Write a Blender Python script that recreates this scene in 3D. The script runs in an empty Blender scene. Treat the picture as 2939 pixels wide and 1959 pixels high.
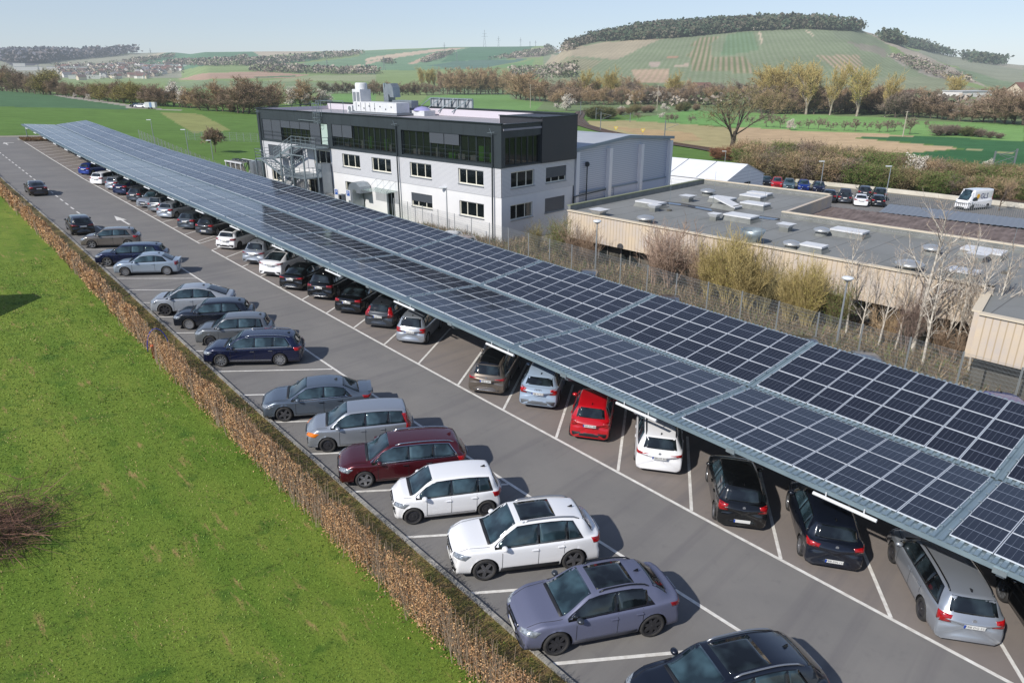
import bpy, bmesh, math, random
import numpy as np
from mathutils import Vector, Matrix
from mathutils.bvhtree import BVHTree
random.seed(7)
SC = bpy.context.scene
COL = SC.collection

# ------------------------------------------------------------------ colour and material helpers
def lin(c):
    c /= 255.0
    return c / 12.92 if c <= 0.04045 else ((c + 0.055) / 1.055) ** 2.4
def C(r, g, b, k=1.0):
    return (lin(r) * k, lin(g) * k, lin(b) * k, 1.0)

MATS = {}
def mat(name, col, rough=0.6, metal=0.0, var=None, scale=3.0, coat=0.0, bump=0.0, bscale=20.0, spec=None, detail=4.0, stretch=None, trans=0.0, thr=(0.3, 0.7)):
    """principled material; var = second colour mixed in by noise in object space"""
    if name in MATS: return MATS[name]
    m = bpy.data.materials.new(name); m.use_nodes = True
    nt = m.node_tree; b = nt.nodes['Principled BSDF']
    b.inputs['Base Color'].default_value = col
    b.inputs['Roughness'].default_value = rough
    b.inputs['Metallic'].default_value = metal
    if coat: b.inputs['Coat Weight'].default_value = coat; b.inputs['Coat Roughness'].default_value = 0.04
    if spec is not None: b.inputs['Specular IOR Level'].default_value = spec
    if trans: b.inputs['Transmission Weight'].default_value = trans
    if var is not None or bump:
        tc = nt.nodes.new('ShaderNodeTexCoord'); mp = nt.nodes.new('ShaderNodeMapping')
        nt.links.new(tc.outputs['Object'], mp.inputs['Vector'])
        if stretch: mp.inputs['Scale'].default_value = stretch
        if var is not None:
            n = nt.nodes.new('ShaderNodeTexNoise'); n.inputs['Scale'].default_value = scale; n.inputs['Detail'].default_value = detail
            nt.links.new(mp.outputs['Vector'], n.inputs['Vector'])
            r = nt.nodes.new('ShaderNodeMapRange'); r.inputs['From Min'].default_value = thr[0]; r.inputs['From Max'].default_value = thr[1]
            nt.links.new(n.outputs['Fac'], r.inputs['Value'])
            mx = nt.nodes.new('ShaderNodeMix'); mx.data_type = 'RGBA'
            mx.inputs['A'].default_value = col; mx.inputs['B'].default_value = var
            nt.links.new(r.outputs['Result'], mx.inputs['Factor'])
            nt.links.new(mx.outputs['Result'], b.inputs['Base Color'])
        if bump:
            n2 = nt.nodes.new('ShaderNodeTexNoise'); n2.inputs['Scale'].default_value = bscale; n2.inputs['Detail'].default_value = 3
            nt.links.new(mp.outputs['Vector'], n2.inputs['Vector'])
            bp = nt.nodes.new('ShaderNodeBump'); bp.inputs['Strength'].default_value = bump; bp.inputs['Distance'].default_value = 0.02
            nt.links.new(n2.outputs['Fac'], bp.inputs['Height']); nt.links.new(bp.outputs['Normal'], b.inputs['Normal'])
    MATS[name] = m
    return m

def ribbed(name, col, dark, axis, freq, rough=0.5, metal=0.0, duty=0.5, var=None):
    """stripes from a sine along one object axis (corrugation, cladding joints) with a bump to match"""
    m = mat(name, col, rough, metal, var=var, scale=0.8)
    nt = m.node_tree; b = nt.nodes['Principled BSDF']
    tc = nt.nodes.new('ShaderNodeTexCoord'); sx = nt.nodes.new('ShaderNodeSeparateXYZ')
    nt.links.new(tc.outputs['Object'], sx.inputs['Vector'])
    mu = nt.nodes.new('ShaderNodeMath'); mu.operation = 'MULTIPLY'; mu.inputs[1].default_value = freq
    nt.links.new(sx.outputs[axis], mu.inputs[0])
    fr = nt.nodes.new('ShaderNodeMath'); fr.operation = 'FRACT'; nt.links.new(mu.outputs[0], fr.inputs[0])
    gt = nt.nodes.new('ShaderNodeMath'); gt.operation = 'GREATER_THAN'; gt.inputs[1].default_value = duty
    nt.links.new(fr.outputs[0], gt.inputs[0])
    mx = nt.nodes.new('ShaderNodeMix'); mx.data_type = 'RGBA'
    mx.inputs['A'].default_value = col; mx.inputs['B'].default_value = dark
    if b.inputs['Base Color'].links:
        nt.links.new(b.inputs['Base Color'].links[0].from_socket, mx.inputs['A'])
    nt.links.new(gt.outputs[0], mx.inputs['Factor']); nt.links.new(mx.outputs['Result'], b.inputs['Base Color'])
    return m

# ------------------------------------------------------------------ object helpers
def tag(o, label=None, cat=None, group=None, kind=None):
    if label: o['label'] = label
    if cat: o['category'] = cat
    if group: o['group'] = group
    if kind: o['kind'] = kind
    return o
def empty(name, label, cat, loc=(0, 0, 0), group=None, mw=None):
    o = bpy.data.objects.new(name, None); COL.objects.link(o); o.empty_display_size = 0.3
    if mw is not None: o.matrix_world = mw
    else: o.location = loc
    return tag(o, label, cat, group)
def link(name, me, parent=None):
    o = bpy.data.objects.new(name, me); COL.objects.link(o)
    if parent is not None: o.parent = parent
    return o
def mesh_np(name, V, F, mats, mi=None, smooth=False):
    """fast mesh from numpy arrays, all faces with the same corner count"""
    V = np.asarray(V, dtype=np.float32); F = np.asarray(F, dtype=np.int32)
    me = bpy.data.meshes.new(name); n, k = F.shape
    me.vertices.add(len(V)); me.vertices.foreach_set('co', V.ravel())
    me.loops.add(n * k); me.loops.foreach_set('vertex_index', F.ravel())
    me.polygons.add(n)
    me.polygons.foreach_set('loop_start', np.arange(0, n * k, k, dtype=np.int32))
    if mi is not None: me.polygons.foreach_set('material_index', np.asarray(mi, dtype=np.int32))
    me.polygons.foreach_set('use_smooth', np.full(n, bool(smooth)))
    for m in (mats if isinstance(mats, (list, tuple)) else [mats]): me.materials.append(m)
    me.update(calc_edges=True)
    return me

class MB:
    """collects boxes, tubes, quads into one mesh"""
    def __init__(s): s.v = []; s.f = []; s.mi = []; s.m = 0
    def face(s, pts):
        n = len(s.v); s.v += [tuple(p) for p in pts]; s.f.append(tuple(range(n, n + len(pts)))); s.mi.append(s.m)
    def box(s, c, d, M=None):
        x, y, z = d[0] / 2, d[1] / 2, d[2] / 2
        P = [Vector((c[0] + i * x, c[1] + j * y, c[2] + k * z)) for i in (-1, 1) for j in (-1, 1) for k in (-1, 1)]
        if M is not None: P = [M @ p for p in P]
        s.hexa([P[0], P[4], P[6], P[2], P[1], P[5], P[7], P[3]])
    def hexa(s, P):
        n = len(s.v); s.v += [tuple(p) for p in P]
        for q in ((3, 2, 1, 0), (4, 5, 6, 7), (0, 1, 5, 4), (1, 2, 6, 5), (2, 3, 7, 6), (3, 0, 4, 7)):
            s.f.append(tuple(n + i for i in q)); s.mi.append(s.m)
    def slab(s, quad, th):
        """quad extruded by vector th"""
        th = Vector(th); q = [Vector(p) for p in quad]
        s.hexa(q + [p + th for p in q])
    def bar(s, a, b, w, h=None, up=(0, 0, 1)):
        a, b = Vector(a), Vector(b); h = h or w; d = (b - a).normalized(); u = Vector(up)
        if abs(d.dot(u)) > 0.98: u = Vector((1, 0, 0))
        e = d.cross(u).normalized(); u = e.cross(d); e *= w / 2; u *= h / 2
        s.hexa([a - e - u, a + e - u, b + e - u, b - e - u, a - e + u, a + e + u, b + e + u, b - e + u])
    def tube(s, pts, r, n=8, cap=True):
        pts = [Vector(p) for p in pts]; rs = r if isinstance(r, (list, tuple)) else [r] * len(pts)
        base = len(s.v); prev = None
        for i, p in enumerate(pts):
            d = (pts[min(i + 1, len(pts) - 1)] - pts[max(i - 1, 0)]).normalized()
            u = Vector((0, 0, 1)) if abs(d.z) < 0.9 else Vector((1, 0, 0))
            if prev is not None: u = prev
            e = d.cross(u)
            if e.length < 1e-4: e = d.cross(Vector((0, 1, 0)))
            e.normalize(); u = e.cross(d).normalized(); prev = u
            for k in range(n):
                a = 2 * math.pi * k / n
                s.v.append(tuple(p + (e * math.cos(a) + u * math.sin(a)) * rs[i]))
        for i in range(len(pts) - 1):
            for k in range(n):
                a = base + i * n + k; b = base + i * n + (k + 1) % n
                s.f.append((a, b, b + n, a + n)); s.mi.append(s.m)
        if cap:
            s.f.append(tuple(base + k for k in reversed(range(n)))); s.mi.append(s.m)
            e = base + (len(pts) - 1) * n
            s.f.append(tuple(e + k for k in range(n))); s.mi.append(s.m)
    def lathe(s, prof, c=(0, 0, 0), n=16, ax='z'):
        base = len(s.v)
        for r, z in prof:
            for k in range(n):
                a = 2 * math.pi * k / n
                p = (r * math.cos(a), r * math.sin(a), z)
                if ax == 'y': p = (p[0], p[2], p[1])
                s.v.append((p[0] + c[0], p[1] + c[1], p[2] + c[2]))
        for i in range(len(prof) - 1):
            for k in range(n):
                a = base + i * n + k; b = base + i * n + (k + 1) % n
                q = (a, b, b + n, a + n)
                s.f.append(q if ax != 'y' else q[::-1]); s.mi.append(s.m)
    def mesh(s, name, mats, smooth=False):
        me = bpy.data.meshes.new(name); me.from_pydata(s.v, [], s.f)
        for m in (mats if isinstance(mats, (list, tuple)) else [mats]): me.materials.append(m)
        me.polygons.foreach_set('material_index', s.mi)
        if smooth: me.polygons.foreach_set('use_smooth', [True] * len(s.f))
        me.update(); return me
    def build(s, name, mats, parent=None, smooth=False):
        return link(name, s.mesh(name, mats, smooth), parent)

# ------------------------------------------------------------------ camera geometry (used to read positions off the ground)
F_PX, CX, CY, HOR, CAM_H = 2040.0, 1469.5, 979.5, 207.0, 13.6
PITCH = math.atan((CY - HOR) / F_PX); CP, SP = math.cos(PITCH), math.sin(PITCH)
def ray(x, y):
    u, v = x - CX, CY - y
    return (u, F_PX * CP + v * SP, -F_PX * SP + v * CP)
def at_z(x, y, z):
    d = ray(x, y); t = (z - CAM_H) / d[2]
    return Vector((d[0] * t, d[1] * t, z))
def at_dist(x, y, D):
    d = ray(x, y); t = D / math.hypot(d[0], d[1])
    return Vector((d[0] * t, d[1] * t, CAM_H + d[2] * t))
def pix(p):
    z = p[2] - CAM_H; zc = p[1] * CP - z * SP; yc = p[1] * SP + z * CP
    return CX + F_PX * p[0] / zc, CY - F_PX * yc / zc

# ------------------------------------------------------------------ ground heights
GA, GB = -0.0410, -0.0121                      # the car park is a plane tilted to the right
AZ = math.radians(-41.5)
RV = (math.sin(AZ), math.cos(AZ)); QV = (math.cos(AZ), -math.sin(AZ))
DEV_S = [-60, 60, 80, 105, 125, 146, 170, 260]; DEV_Z = [0, 0, -.13, -.27, 0, .44, .8, .8]
HD = np.exp(np.linspace(math.log(600), math.log(4600), 90))
def _col(x, prof):
    D = [600.0]; Z = [-3.2]
    for d, k, v in prof:
        if k == 'z': z = v
        else:
            r = ray(x, v); z = CAM_H + d * r[2] / math.hypot(r[0], r[1])
        D.append(float(d)); Z.append(z)
    D.append(4600.0); Z.append(Z[-1] - 25)
    zz = np.interp(np.log(HD), np.log(D), Z)
    k = np.array([1, 2, 3, 2, 1.0]); k /= k.sum()
    zp = np.pad(zz, 2, mode='edge'); zz = sum(k[i] * zp[i:i + 90] for i in range(5))
    return zz
def _L(sky): return [(1700, 'z', -3), (1950, 'y', 226), (2450, 'y', 190), (3500, 'y', sky)]
def _Mid(y1, sky): return [(900, 'z', -2), (1500, 'y', y1), (2100, 'y', (y1 + sky) / 2 + 8), (3000, 'y', sky)]
def _Hill(yb, sky): return [(780, 'z', -4), (900, 'y', yb), (1150, 'y', yb * .55 + sky * .45), (1700, 'y', sky)]
HCOLS = [(-700, _L(163)), (0, _L(161)), (128, _L(158)), (255, _L(159)), (383, _L(151)), (510, _L(149)), (600, _Mid(214, 148)), (800, _Mid(212, 146)),
    (1000, _Mid(214, 145)), (1180, _Mid(212, 138)), (1310, _Mid(208, 133)), (1480, _Mid(206, 132)), (1560, _Mid(205, 130)),
    (1640, _Hill(228, 122)), (1750, _Hill(226, 98)), (1850, _Hill(226, 80)), (1939, _Hill(226, 74)), (2152, _Hill(228, 60)), (2309, _Hill(228, 60)), (2420, _Hill(230, 72)),
    (2479, _Hill(232, 92) + [(2000, 'y', 122), (2500, 'y', 108)]), (2543, _Hill(236, 116) + [(2000, 'y', 140), (2500, 'y', 112)]),
    (2619, _Hill(238, 145) + [(2000, 'y', 160), (2500, 'y', 130)]), (2726, _Hill(242, 184) + [(2000, 'y', 190), (2600, 'y', 160)]),
    (2800, [(780, 'z', -4), (1000, 'y', 238), (1300, 'y', 222), (2700, 'y', 172)]), (2875, [(780, 'z', -4), (1200, 'y', 240), (2800, 'y', 182)]),
    (2939, [(780, 'z', -4), (1200, 'y', 240), (2900, 'y', 187)]), (3500, [(780, 'z', -4), (1200, 'y', 240), (2900, 'y', 195)])]
HAZ = np.array([math.atan2(x - CX, F_PX / CP) for x, _ in HCOLS])
HT = np.array([_col(x, p) for x, p in HCOLS])
def groundv(X, Y):
    X = np.asarray(X, float); Y = np.asarray(Y, float)
    p = GA * X + GB * Y
    s = X * RV[0] + Y * RV[1]
    p = p + np.interp(s, DEV_S, DEV_Z) * np.clip(1 - np.abs(X * QV[0] + Y * QV[1] - 22) / 60, 0, 1)
    p = np.where(p > 2.8, 2.8 + 1.3 * np.tanh((p - 2.8) / 1.3), p)
    p = np.where(p < -2.2, -2.2 - 1.8 * np.tanh((-2.2 - p) / 1.8), p)
    D = np.hypot(X, Y); az = np.arctan2(X, Y)
    w = np.clip((D - 550) / 350, 0, 1); w = w * w * (3 - 2 * w)
    ci = np.interp(az, HAZ, np.arange(len(HAZ))); i0 = np.clip(ci.astype(int), 0, len(HAZ) - 2); fx = ci - i0
    fx = fx * fx * (3 - 2 * fx) * .5 + fx * .5
    di = np.interp(np.log(np.clip(D, 601, 4590)), np.log(HD), np.arange(90)); j0 = np.clip(di.astype(int), 0, 88); fy = di - j0
    h = (HT[i0, j0] * (1 - fx) + HT[i0 + 1, j0] * fx) * (1 - fy) + (HT[i0, j0 + 1] * (1 - fx) + HT[i0 + 1, j0 + 1] * fx) * fy
    return p * (1 - w) + h * w
def gz(X, Y): return float(groundv(X, Y))
_TS = np.exp(np.linspace(math.log(8), math.log(4500), 700))
def at(x, y, h=0.0):
    """the ground point (plus h) seen in direction x, y"""
    d = ray(x, y); hl = math.hypot(d[0], d[1]); dx, dy, dz = d[0] / hl, d[1] / hl, d[2] / hl
    zz = CAM_H + _TS * dz - groundv(_TS * dx, _TS * dy) - h
    k = np.nonzero(zz < 0)[0]
    if len(k) == 0: D = 4400
    else:
        k = int(k[0]); lo, hi = _TS[max(k - 1, 0)], _TS[k]
        for _ in range(30):
            m = (lo + hi) / 2
            if CAM_H + m * dz - gz(m * dx, m * dy) - h < 0: hi = m
            else: lo = m
        D = (lo + hi) / 2
    return Vector((D * dx, D * dy, gz(D * dx, D * dy)))
def xy(s, t): return s * RV[0] + t * QV[0], s * RV[1] + t * QV[1]
def ST(s, t, h=0.0):
    X, Y = xy(s, t); return Vector((X, Y, gz(X, Y) + h))
def stof(p): return p[0] * RV[0] + p[1] * RV[1], p[0] * QV[0] + p[1] * QV[1]
def tK(s): return float(np.interp(s, [-20, 9, 19, 29, 39, 51, 70, 112, 160], [9.75, 9.75, 9.83, 9.96, 10.22, 10.55, 11.1, 12.0, 12.9]))
def tR(s): return float(np.interp(s, [-20, 11, 24, 31, 41, 60, 80, 100, 120, 150], [18.36, 18.34, 18.42, 18.5, 18.65, 18.95, 19.5, 20.0, 20.45, 20.9]))
def tL(s): return float(np.interp(s, [0, 11, 20, 30, 38, 54, 60], [14.6, 14.58, 14.62, 14.77, 15.02, 15.19, 15.3]))
def tF(s): return float(np.interp(s, [-20, 4, 22, 31, 49, 66, 103, 156], [19.4, 19.41, 19.62, 19.75, 20.0, 20.3, 21.15, 21.95]))
def tV(s): return float(np.interp(s, [-20, 4, 22, 31, 40, 57, 74, 110, 156], [24.5, 24.5, 24.75, 24.9, 25.0, 25.4, 25.8, 26.4, 27.0]))
def tB(s): return float(np.interp(s, [-20, 4, 22, 31, 39, 65, 87, 115, 156], [29.75, 29.8, 29.85, 29.95, 30.05, 30.5, 30.95, 31.4, 32.0]))
def s_head(deg): # direction in the lot frame (degrees from the road towards the building) to world angle of +x axis
    a = math.radians(deg); sx, tx = math.cos(a), math.sin(a)
    return math.atan2(sx * RV[1] + tx * QV[1], sx * RV[0] + tx * QV[0])
# ------------------------------------------------------------------ camera, sun, sky
cam = bpy.data.cameras.new('camera'); cam.sensor_width = 36.0; cam.lens = 36.0 * F_PX / 2939.0
cam.clip_start = 0.3; cam.clip_end = 9000
co = bpy.data.objects.new('camera', cam); COL.objects.link(co)
co.location = (0, 0, CAM_H); co.rotation_euler = (math.pi / 2 - PITCH, 0, 0)
SC.camera = co
SUN_AZ, SUN_EL = math.radians(225), math.radians(39)
sl = bpy.data.lights.new('sun', 'SUN'); sl.energy = 4.7; sl.angle = math.radians(0.9); sl.color = (1.0, 0.955, 0.89)
so = bpy.data.objects.new('sun', sl); COL.objects.link(so); so.location = (-60, -60, 90)
sd = Vector((math.sin(SUN_AZ) * math.cos(SUN_EL), math.cos(SUN_AZ) * math.cos(SUN_EL), math.sin(SUN_EL)))
so.rotation_euler = (-sd).to_track_quat('-Z', 'Y').to_euler()
W = bpy.data.worlds.new('World'); SC.world = W; W.use_nodes = True
nt = W.node_tree; bg = nt.nodes['Background']
sky = nt.nodes.new('ShaderNodeTexSky'); sky.sky_type = 'NISHITA'; sky.sun_disc = False
sky.sun_elevation = SUN_EL; sky.sun_rotation = SUN_AZ; sky.air_density = 1.0; sky.dust_density = 0.25; sky.ozone_density = 2.5; sky.altitude = 200
hs = nt.nodes.new('ShaderNodeHueSaturation'); hs.inputs['Saturation'].default_value = 0.72; hs.inputs['Value'].default_value = 1.0
tn = nt.nodes.new('ShaderNodeMix'); tn.data_type = 'RGBA'; tn.blend_type = 'MULTIPLY'; tn.inputs['Factor'].default_value = 1.0; tn.inputs['B'].default_value = (0.93, 1.0, 1.17, 1)
nt.links.new(sky.outputs['Color'], hs.inputs['Color']); nt.links.new(hs.outputs['Color'], tn.inputs['A']); nt.links.new(tn.outputs['Result'], bg.inputs['Color'])
bg.inputs['Strength'].default_value = 0.105
SC.view_settings.view_transform = 'Standard'; SC.view_settings.look = 'None'; SC.view_settings.exposure = 0; SC.view_settings.gamma = 1
SC.cycles.max_bounces = 6; SC.cycles.transparent_max_bounces = 8; SC.cycles.caustics_reflective = False; SC.cycles.caustics_refractive = False

# thin haze filling the valley (a real volume around the whole scene)
hm = bpy.data.materials.new('valley haze'); hm.use_nodes = True; hn = hm.node_tree; hn.nodes.remove(hn.nodes['Principled BSDF'])
va = hn.nodes.new('ShaderNodeVolumeAbsorption'); va.inputs['Color'].default_value = (0, 0, 0, 1); va.inputs['Density'].default_value = HAZE = 0.0001
ve = hn.nodes.new('ShaderNodeEmission'); ve.inputs['Color'].default_value = (0.60, 0.695, 0.80, 1); ve.inputs['Strength'].default_value = HAZE
vs_ = hn.nodes.new('ShaderNodeAddShader'); hn.links.new(va.outputs[0], vs_.inputs[0]); hn.links.new(ve.outputs[0], vs_.inputs[1]); hn.links.new(vs_.outputs[0], hn.nodes['Material Output'].inputs['Volume'])
mb = MB(); mb.box((0, 1900, 150), (9000, 5600, 500)); hz = mb.build('haze', hm); tag(hz, 'thin pale blue haze over the whole valley', kind='structure')

# ------------------------------------------------------------------ terrain with its fields
LAWN = C(98, 130, 50, .86); LAWN2 = C(104, 136, 66, .86)
def zoomer(x0, y0, s): return lambda pts: [(x0 + a / s, y0 + b / s) for a, b in pts]
Z1 = zoomer(0, 0, 2.351); ZM = zoomer(480, 130, 3.922); ZG = zoomer(1050, 80, 3.922); Z4 = zoomer(1939, 0, 2.351)
ZN = zoomer(1600, 150, 3.922); ZP = zoomer(2150, 150, 2.982); ZL = zoomer(0, 130, 4.525); ZD = lambda p: [(a * 1.25, b * 1.25) for a, b in p]
FIELDS = [  # (pixel outline in the photo, colour, vineyard row strength)
 (ZL([(0, 300), (0, 175), (900, 160), (2353, 130), (2353, 420), (0, 420)]), C(150, 152, 122), .0),
 (ZL([(0, 150), (1100, 135), (1500, 150), (800, 190), (450, 265), (150, 262), (0, 190)]), C(82, 80, 88), 0),
 (ZL([(700, 230), (1150, 165), (1650, 118), (2353, 100), (2353, 150), (1600, 225), (1300, 250)]), C(158, 158, 128), .1),
 (ZL([(1400, 250), (1900, 150), (2353, 95), (2353, 135), (1900, 225)]), C(190, 178, 138), 0),
 (Z1([(880, 430), (1000, 400), (1280, 352), (1600, 348), (1790, 398), (1740, 428), (1500, 430), (1380, 445)]), C(84, 138, 92), 0),
 (Z1([(1500, 425), (1690, 395), (1850, 392), (2190, 347), (2240, 375), (2100, 412), (1900, 430)]), C(82, 136, 88), 0),
 (Z1([(1610, 350), (2200, 341), (2180, 349), (1800, 380), (1750, 378)]), C(188, 172, 138), 0),
 (Z1([(2210, 349), (2351, 341), (2351, 373), (2270, 375)]), C(168, 156, 126), 0),
 (Z1([(1700, 446), (2000, 432), (2230, 405), (2351, 390), (2351, 410), (2250, 440), (2050, 480), (1800, 470)]), C(112, 152, 96), 0),
 (Z1([(1200, 530), (1400, 495), (1750, 482), (2090, 505), (1950, 530), (1640, 530), (1350, 545)]), C(184, 146, 112), 0),
 (Z1([(1700, 520), (1990, 510), (2000, 520), (1740, 528)]), C(104, 134, 82), 0),
 (ZM([(1690, 340), (2353, 330), (2353, 410), (1800, 400), (1000, 420), (1200, 390)]), C(152, 164, 104), 0),
 (ZM([(1360, 270), (1700, 190), (2353, 92), (2353, 330), (1780, 285)]), C(108, 150, 96), 0),
 (ZM([(1790, 270), (2353, 145), (2353, 165), (1830, 275)]), C(204, 182, 136), 0), (ZM([(2100, 240), (2353, 180), (2353, 205), (2150, 243)]), C(192, 160, 120), 0),
 (ZG([(-60, 400), (-60, 262), (600, 245), (1100, 215), (1900, 215), (1100, 470), (-60, 480)]), C(104, 150, 98), 0),
 (ZG([(0, 385), (560, 262), (900, 234), (1150, 224), (1000, 250), (770, 272), (200, 360), (0, 418)]), C(202, 176, 138), 0),
 (ZG([(0, 345), (480, 262), (640, 252), (420, 300), (0, 372)]), C(116, 150, 98), 0), (ZG([(60, 330), (700, 250), (860, 240), (300, 318), (0, 378), (0, 350)]), C(206, 180, 140), 0),
 (ZG([(440, 408), (760, 285), (820, 285), (540, 408)]), C(194, 162, 124), 0), (ZG([(820, 290), (1000, 262), (900, 325), (640, 395)]), C(104, 100, 96), 0),
 (ZG([(1160, 226), (1440, 212), (2080, 212), (1800, 270), (1370, 365), (1000, 375), (820, 395), (980, 290)]), C(74, 130, 84), 0),
 (ZG([(690, 425), (990, 376), (1810, 350), (1350, 450), (1170, 465), (900, 450)]), C(86, 128, 104), 0),
 (ZG([(1370, 450), (1890, 352), (1880, 425), (1700, 455)]), C(106, 156, 70), 0),
 (ZG([(1560, 330), (1760, 285), (2100, 255), (1960, 330), (1700, 345)]), C(150, 138, 116), 0),
 # the vineyard hill
 ([(1560, 145), (1700, 100), (1939, 80), (2152, 66), (2309, 64), (2466, 78), (2560, 150), (2700, 230), (2760, 262), (1560, 262)], C(134, 148, 104), .35),
 (ZN([(-150, 150), (-60, 20), (300, -70), (1200, -160), (850, 0), (650, 90), (0, 130)]), C(176, 160, 124), .15),
 (ZN([(0, 190), (0, 130), (500, 100), (350, 200), (100, 230)]), C(158, 150, 112), .5),
 (ZN([(825, 200), (1260, 200), (1240, 352), (905, 352)]), C(192, 160, 122), .25), (ZN([(1030, 110), (1160, 105), (1140, 165), (1040, 160)]), C(180, 160, 138), 0),
 (ZN([(1230, 55), (1350, 55), (1340, 70), (1240, 70)]), C(196, 140, 100), 0), (ZN([(1310, 140), (1470, 130), (1470, 165), (1330, 170)]), C(186, 164, 134), 0),
 (Z4([(80, 320), (165, 255), (315, 240), (200, 318)]), C(168, 150, 110), 1), (Z4([(65, 385), (130, 318), (243, 315), (243, 383)]), C(168, 150, 110), 1),
 (Z4([(105, 390), (268, 390), (268, 482), (105, 475)]), C(168, 150, 110), 1), (Z4([(272, 388), (470, 385), (545, 490), (290, 485)]), C(168, 150, 110), 1),
 (Z4([(950, 378), (1240, 378), (1260, 440), (1210, 510), (1150, 508)]), C(190, 164, 128), .8),
 (Z4([(350, 230), (520, 215), (560, 340), (300, 380)]), C(112, 146, 96), .5),
 (Z4([(555, 217), (572, 217), (592, 300), (580, 300)]), C(206, 184, 146), 0), (Z4([(865, 200), (880, 200), (940, 245), (925, 245)]), C(206, 184, 146), 0),
 (Z4([(1060, 205), (1260, 220), (1400, 300), (1240, 300), (1080, 260)]), C(128, 140, 104), .4), (Z4([(1160, 285), (1420, 330), (1420, 390), (1240, 330)]), C(146, 138, 116), .2),
 (Z4([(1265, 212), (1290, 215), (1600, 340), (1900, 460), (2120, 595), (2000, 560), (1500, 330)]), C(176, 162, 136), 0),
 (Z4([(1430, 378), (1560, 385), (1700, 420), (1880, 500), (1880, 560), (1640, 490)]), C(160, 152, 132), 0), (Z4([(1540, 400), (1660, 430), (1640, 490), (1560, 460)]), C(132, 140, 104), .3),
 (Z4([(1230, 640), (1300, 520), (1800, 530), (2050, 600), (2130, 620)]), C(142, 150, 108), .2),
 (Z4([(1500, 300), (1850, 350), (2351, 440), (2351, 620), (2150, 600), (1900, 450)]), C(150, 154, 122), .25), (Z4([(1880, 460), (2000, 480), (2300, 560), (2351, 620), (2150, 600)]), C(124, 148, 98), .1),
 (Z4([(1950, 395), (2351, 430), (2351, 470), (2200, 450)]), C(164, 160, 130), 0),
 # valley floor
 (ZD([(980, 200), (1500, 190), (2352, 240), (2352, 300), (1400, 262), (980, 235)]), C(116, 140, 80), 0),
 (ZG([(700, 765), (1220, 745), (1610, 752), (1640, 800), (2000, 842), (1900, 940), (1000, 920), (600, 860)]), C(108, 158, 62), 0),
 (ZM([(1800, 550), (2353, 535), (2353, 640), (1800, 640)]), C(112, 164, 66), 0), (ZM([(150, 490), (700, 510), (700, 600), (300, 560)]), C(120, 160, 78), 0),
 (ZM([(0, 400), (500, 400), (1800, 420), (2353, 500), (2353, 540), (1700, 540), (0, 480)]), C(126, 150, 92), 0),
 (ZN([(700, 775), (1230, 690), (1560, 650), (1900, 700), (2353, 740), (2353, 880), (1600, 812), (1230, 800), (800, 790)]), C(106, 168, 62), 0),
 (ZP([(-40, 660), (-40, 520), (500, 535), (1150, 560), (1480, 590), (2353, 610), (2353, 760), (1580, 722), (1480, 722), (700, 694)]), C(116, 170, 66), 0),
 (ZN([(330, 772), (830, 772), (1500, 812), (2353, 885), (2600, 960), (2353, 1200), (1640, 1100), (1290, 1040), (600, 900), (380, 830)]), C(178, 164, 98), 0),
 (ZN([(560, 830), (1500, 905), (1640, 990), (1290, 1010), (800, 900)]), C(190, 158, 98), 0),
 (ZP([(-100, 640), (560, 680), (1000, 692), (1480, 718), (1000, 735), (860, 730), (1340, 776), (1830, 822), (1340, 865), (900, 840), (-100, 800)]), C(200, 168, 116), 0),
 (ZP([(860, 727), (1480, 720), (2353, 760), (2700, 780), (2700, 900), (2353, 872), (1900, 828), (1790, 816), (1340, 770)]), C(46, 112, 54), 0),
 (ZP([(1340, 864), (1830, 830), (1930, 832), (2353, 880), (2700, 905), (2700, 1080), (2353, 1050), (1500, 890)]), C(40, 110, 50), 0),
 (ZP([(1790, 818), (1940, 832), (2353, 872), (2353, 880), (1930, 838), (1800, 826)]), C(172, 168, 104), 0),
 # fields beyond the far end of the car park
 (ZL([(-300, 590), (0, 590), (620, 642), (1700, 800), (1650, 835), (800, 815), (0, 800), (-300, 800)]), C(76, 122, 72), 0),
 (ZL([(620, 636), (700, 640), (1750, 782), (1800, 800), (1700, 800), (900, 690)]), C(170, 164, 150), 0), (ZL([(1640, 795), (2353, 842), (2353, 852), (1640, 812)]), C(176, 168, 156), 0),
 (Z1([(1080, 760), (1350, 770), (1560, 880), (1300, 900)]), C(146, 152, 66), 0),
]
def inside(poly, X, Y):
    r = np.zeros(X.shape, bool); n = len(poly)
    for i in range(n):
        x1, y1 = poly[i]; x2, y2 = poly[(i + 1) % n]
        if y1 == y2: continue
        c = (y1 > Y) != (y2 > Y)
        r ^= c & (X < (x2 - x1) * (Y - y1) / (y2 - y1) + x1)
    return r
azs = np.radians(np.concatenate([np.arange(-85, -46, 1.5), np.arange(-46, 46, 0.115), np.arange(46, 86, 1.5)]))
rad = np.concatenate([[3.0], np.exp(np.linspace(math.log(7), math.log(4500), 330))])
AA, RR = np.meshgrid(azs, rad)
TX, TY = np.sin(AA) * RR, np.cos(AA) * RR
TZ = groundv(TX, TY)
S_, T_ = TX * RV[0] + TY * RV[1], TX * QV[0] + TY * QV[1]
lot = (T_ > np.interp(S_, [-20, 160], [9.0, 11.5])) & (T_ < 38.5) & (S_ < 163)
TZ = TZ - np.where(lot, .08, 0)
col = np.zeros(TX.shape + (4,)); col[:] = LAWN2; rows = np.zeros(TX.shape)
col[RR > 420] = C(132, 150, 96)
col[(T_ < 9) & (RR < 110)] = LAWN
dirt = (T_ > 35) & (S_ < 60) & (RR < 110); col[dirt] = C(150, 138, 108, .8)
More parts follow.
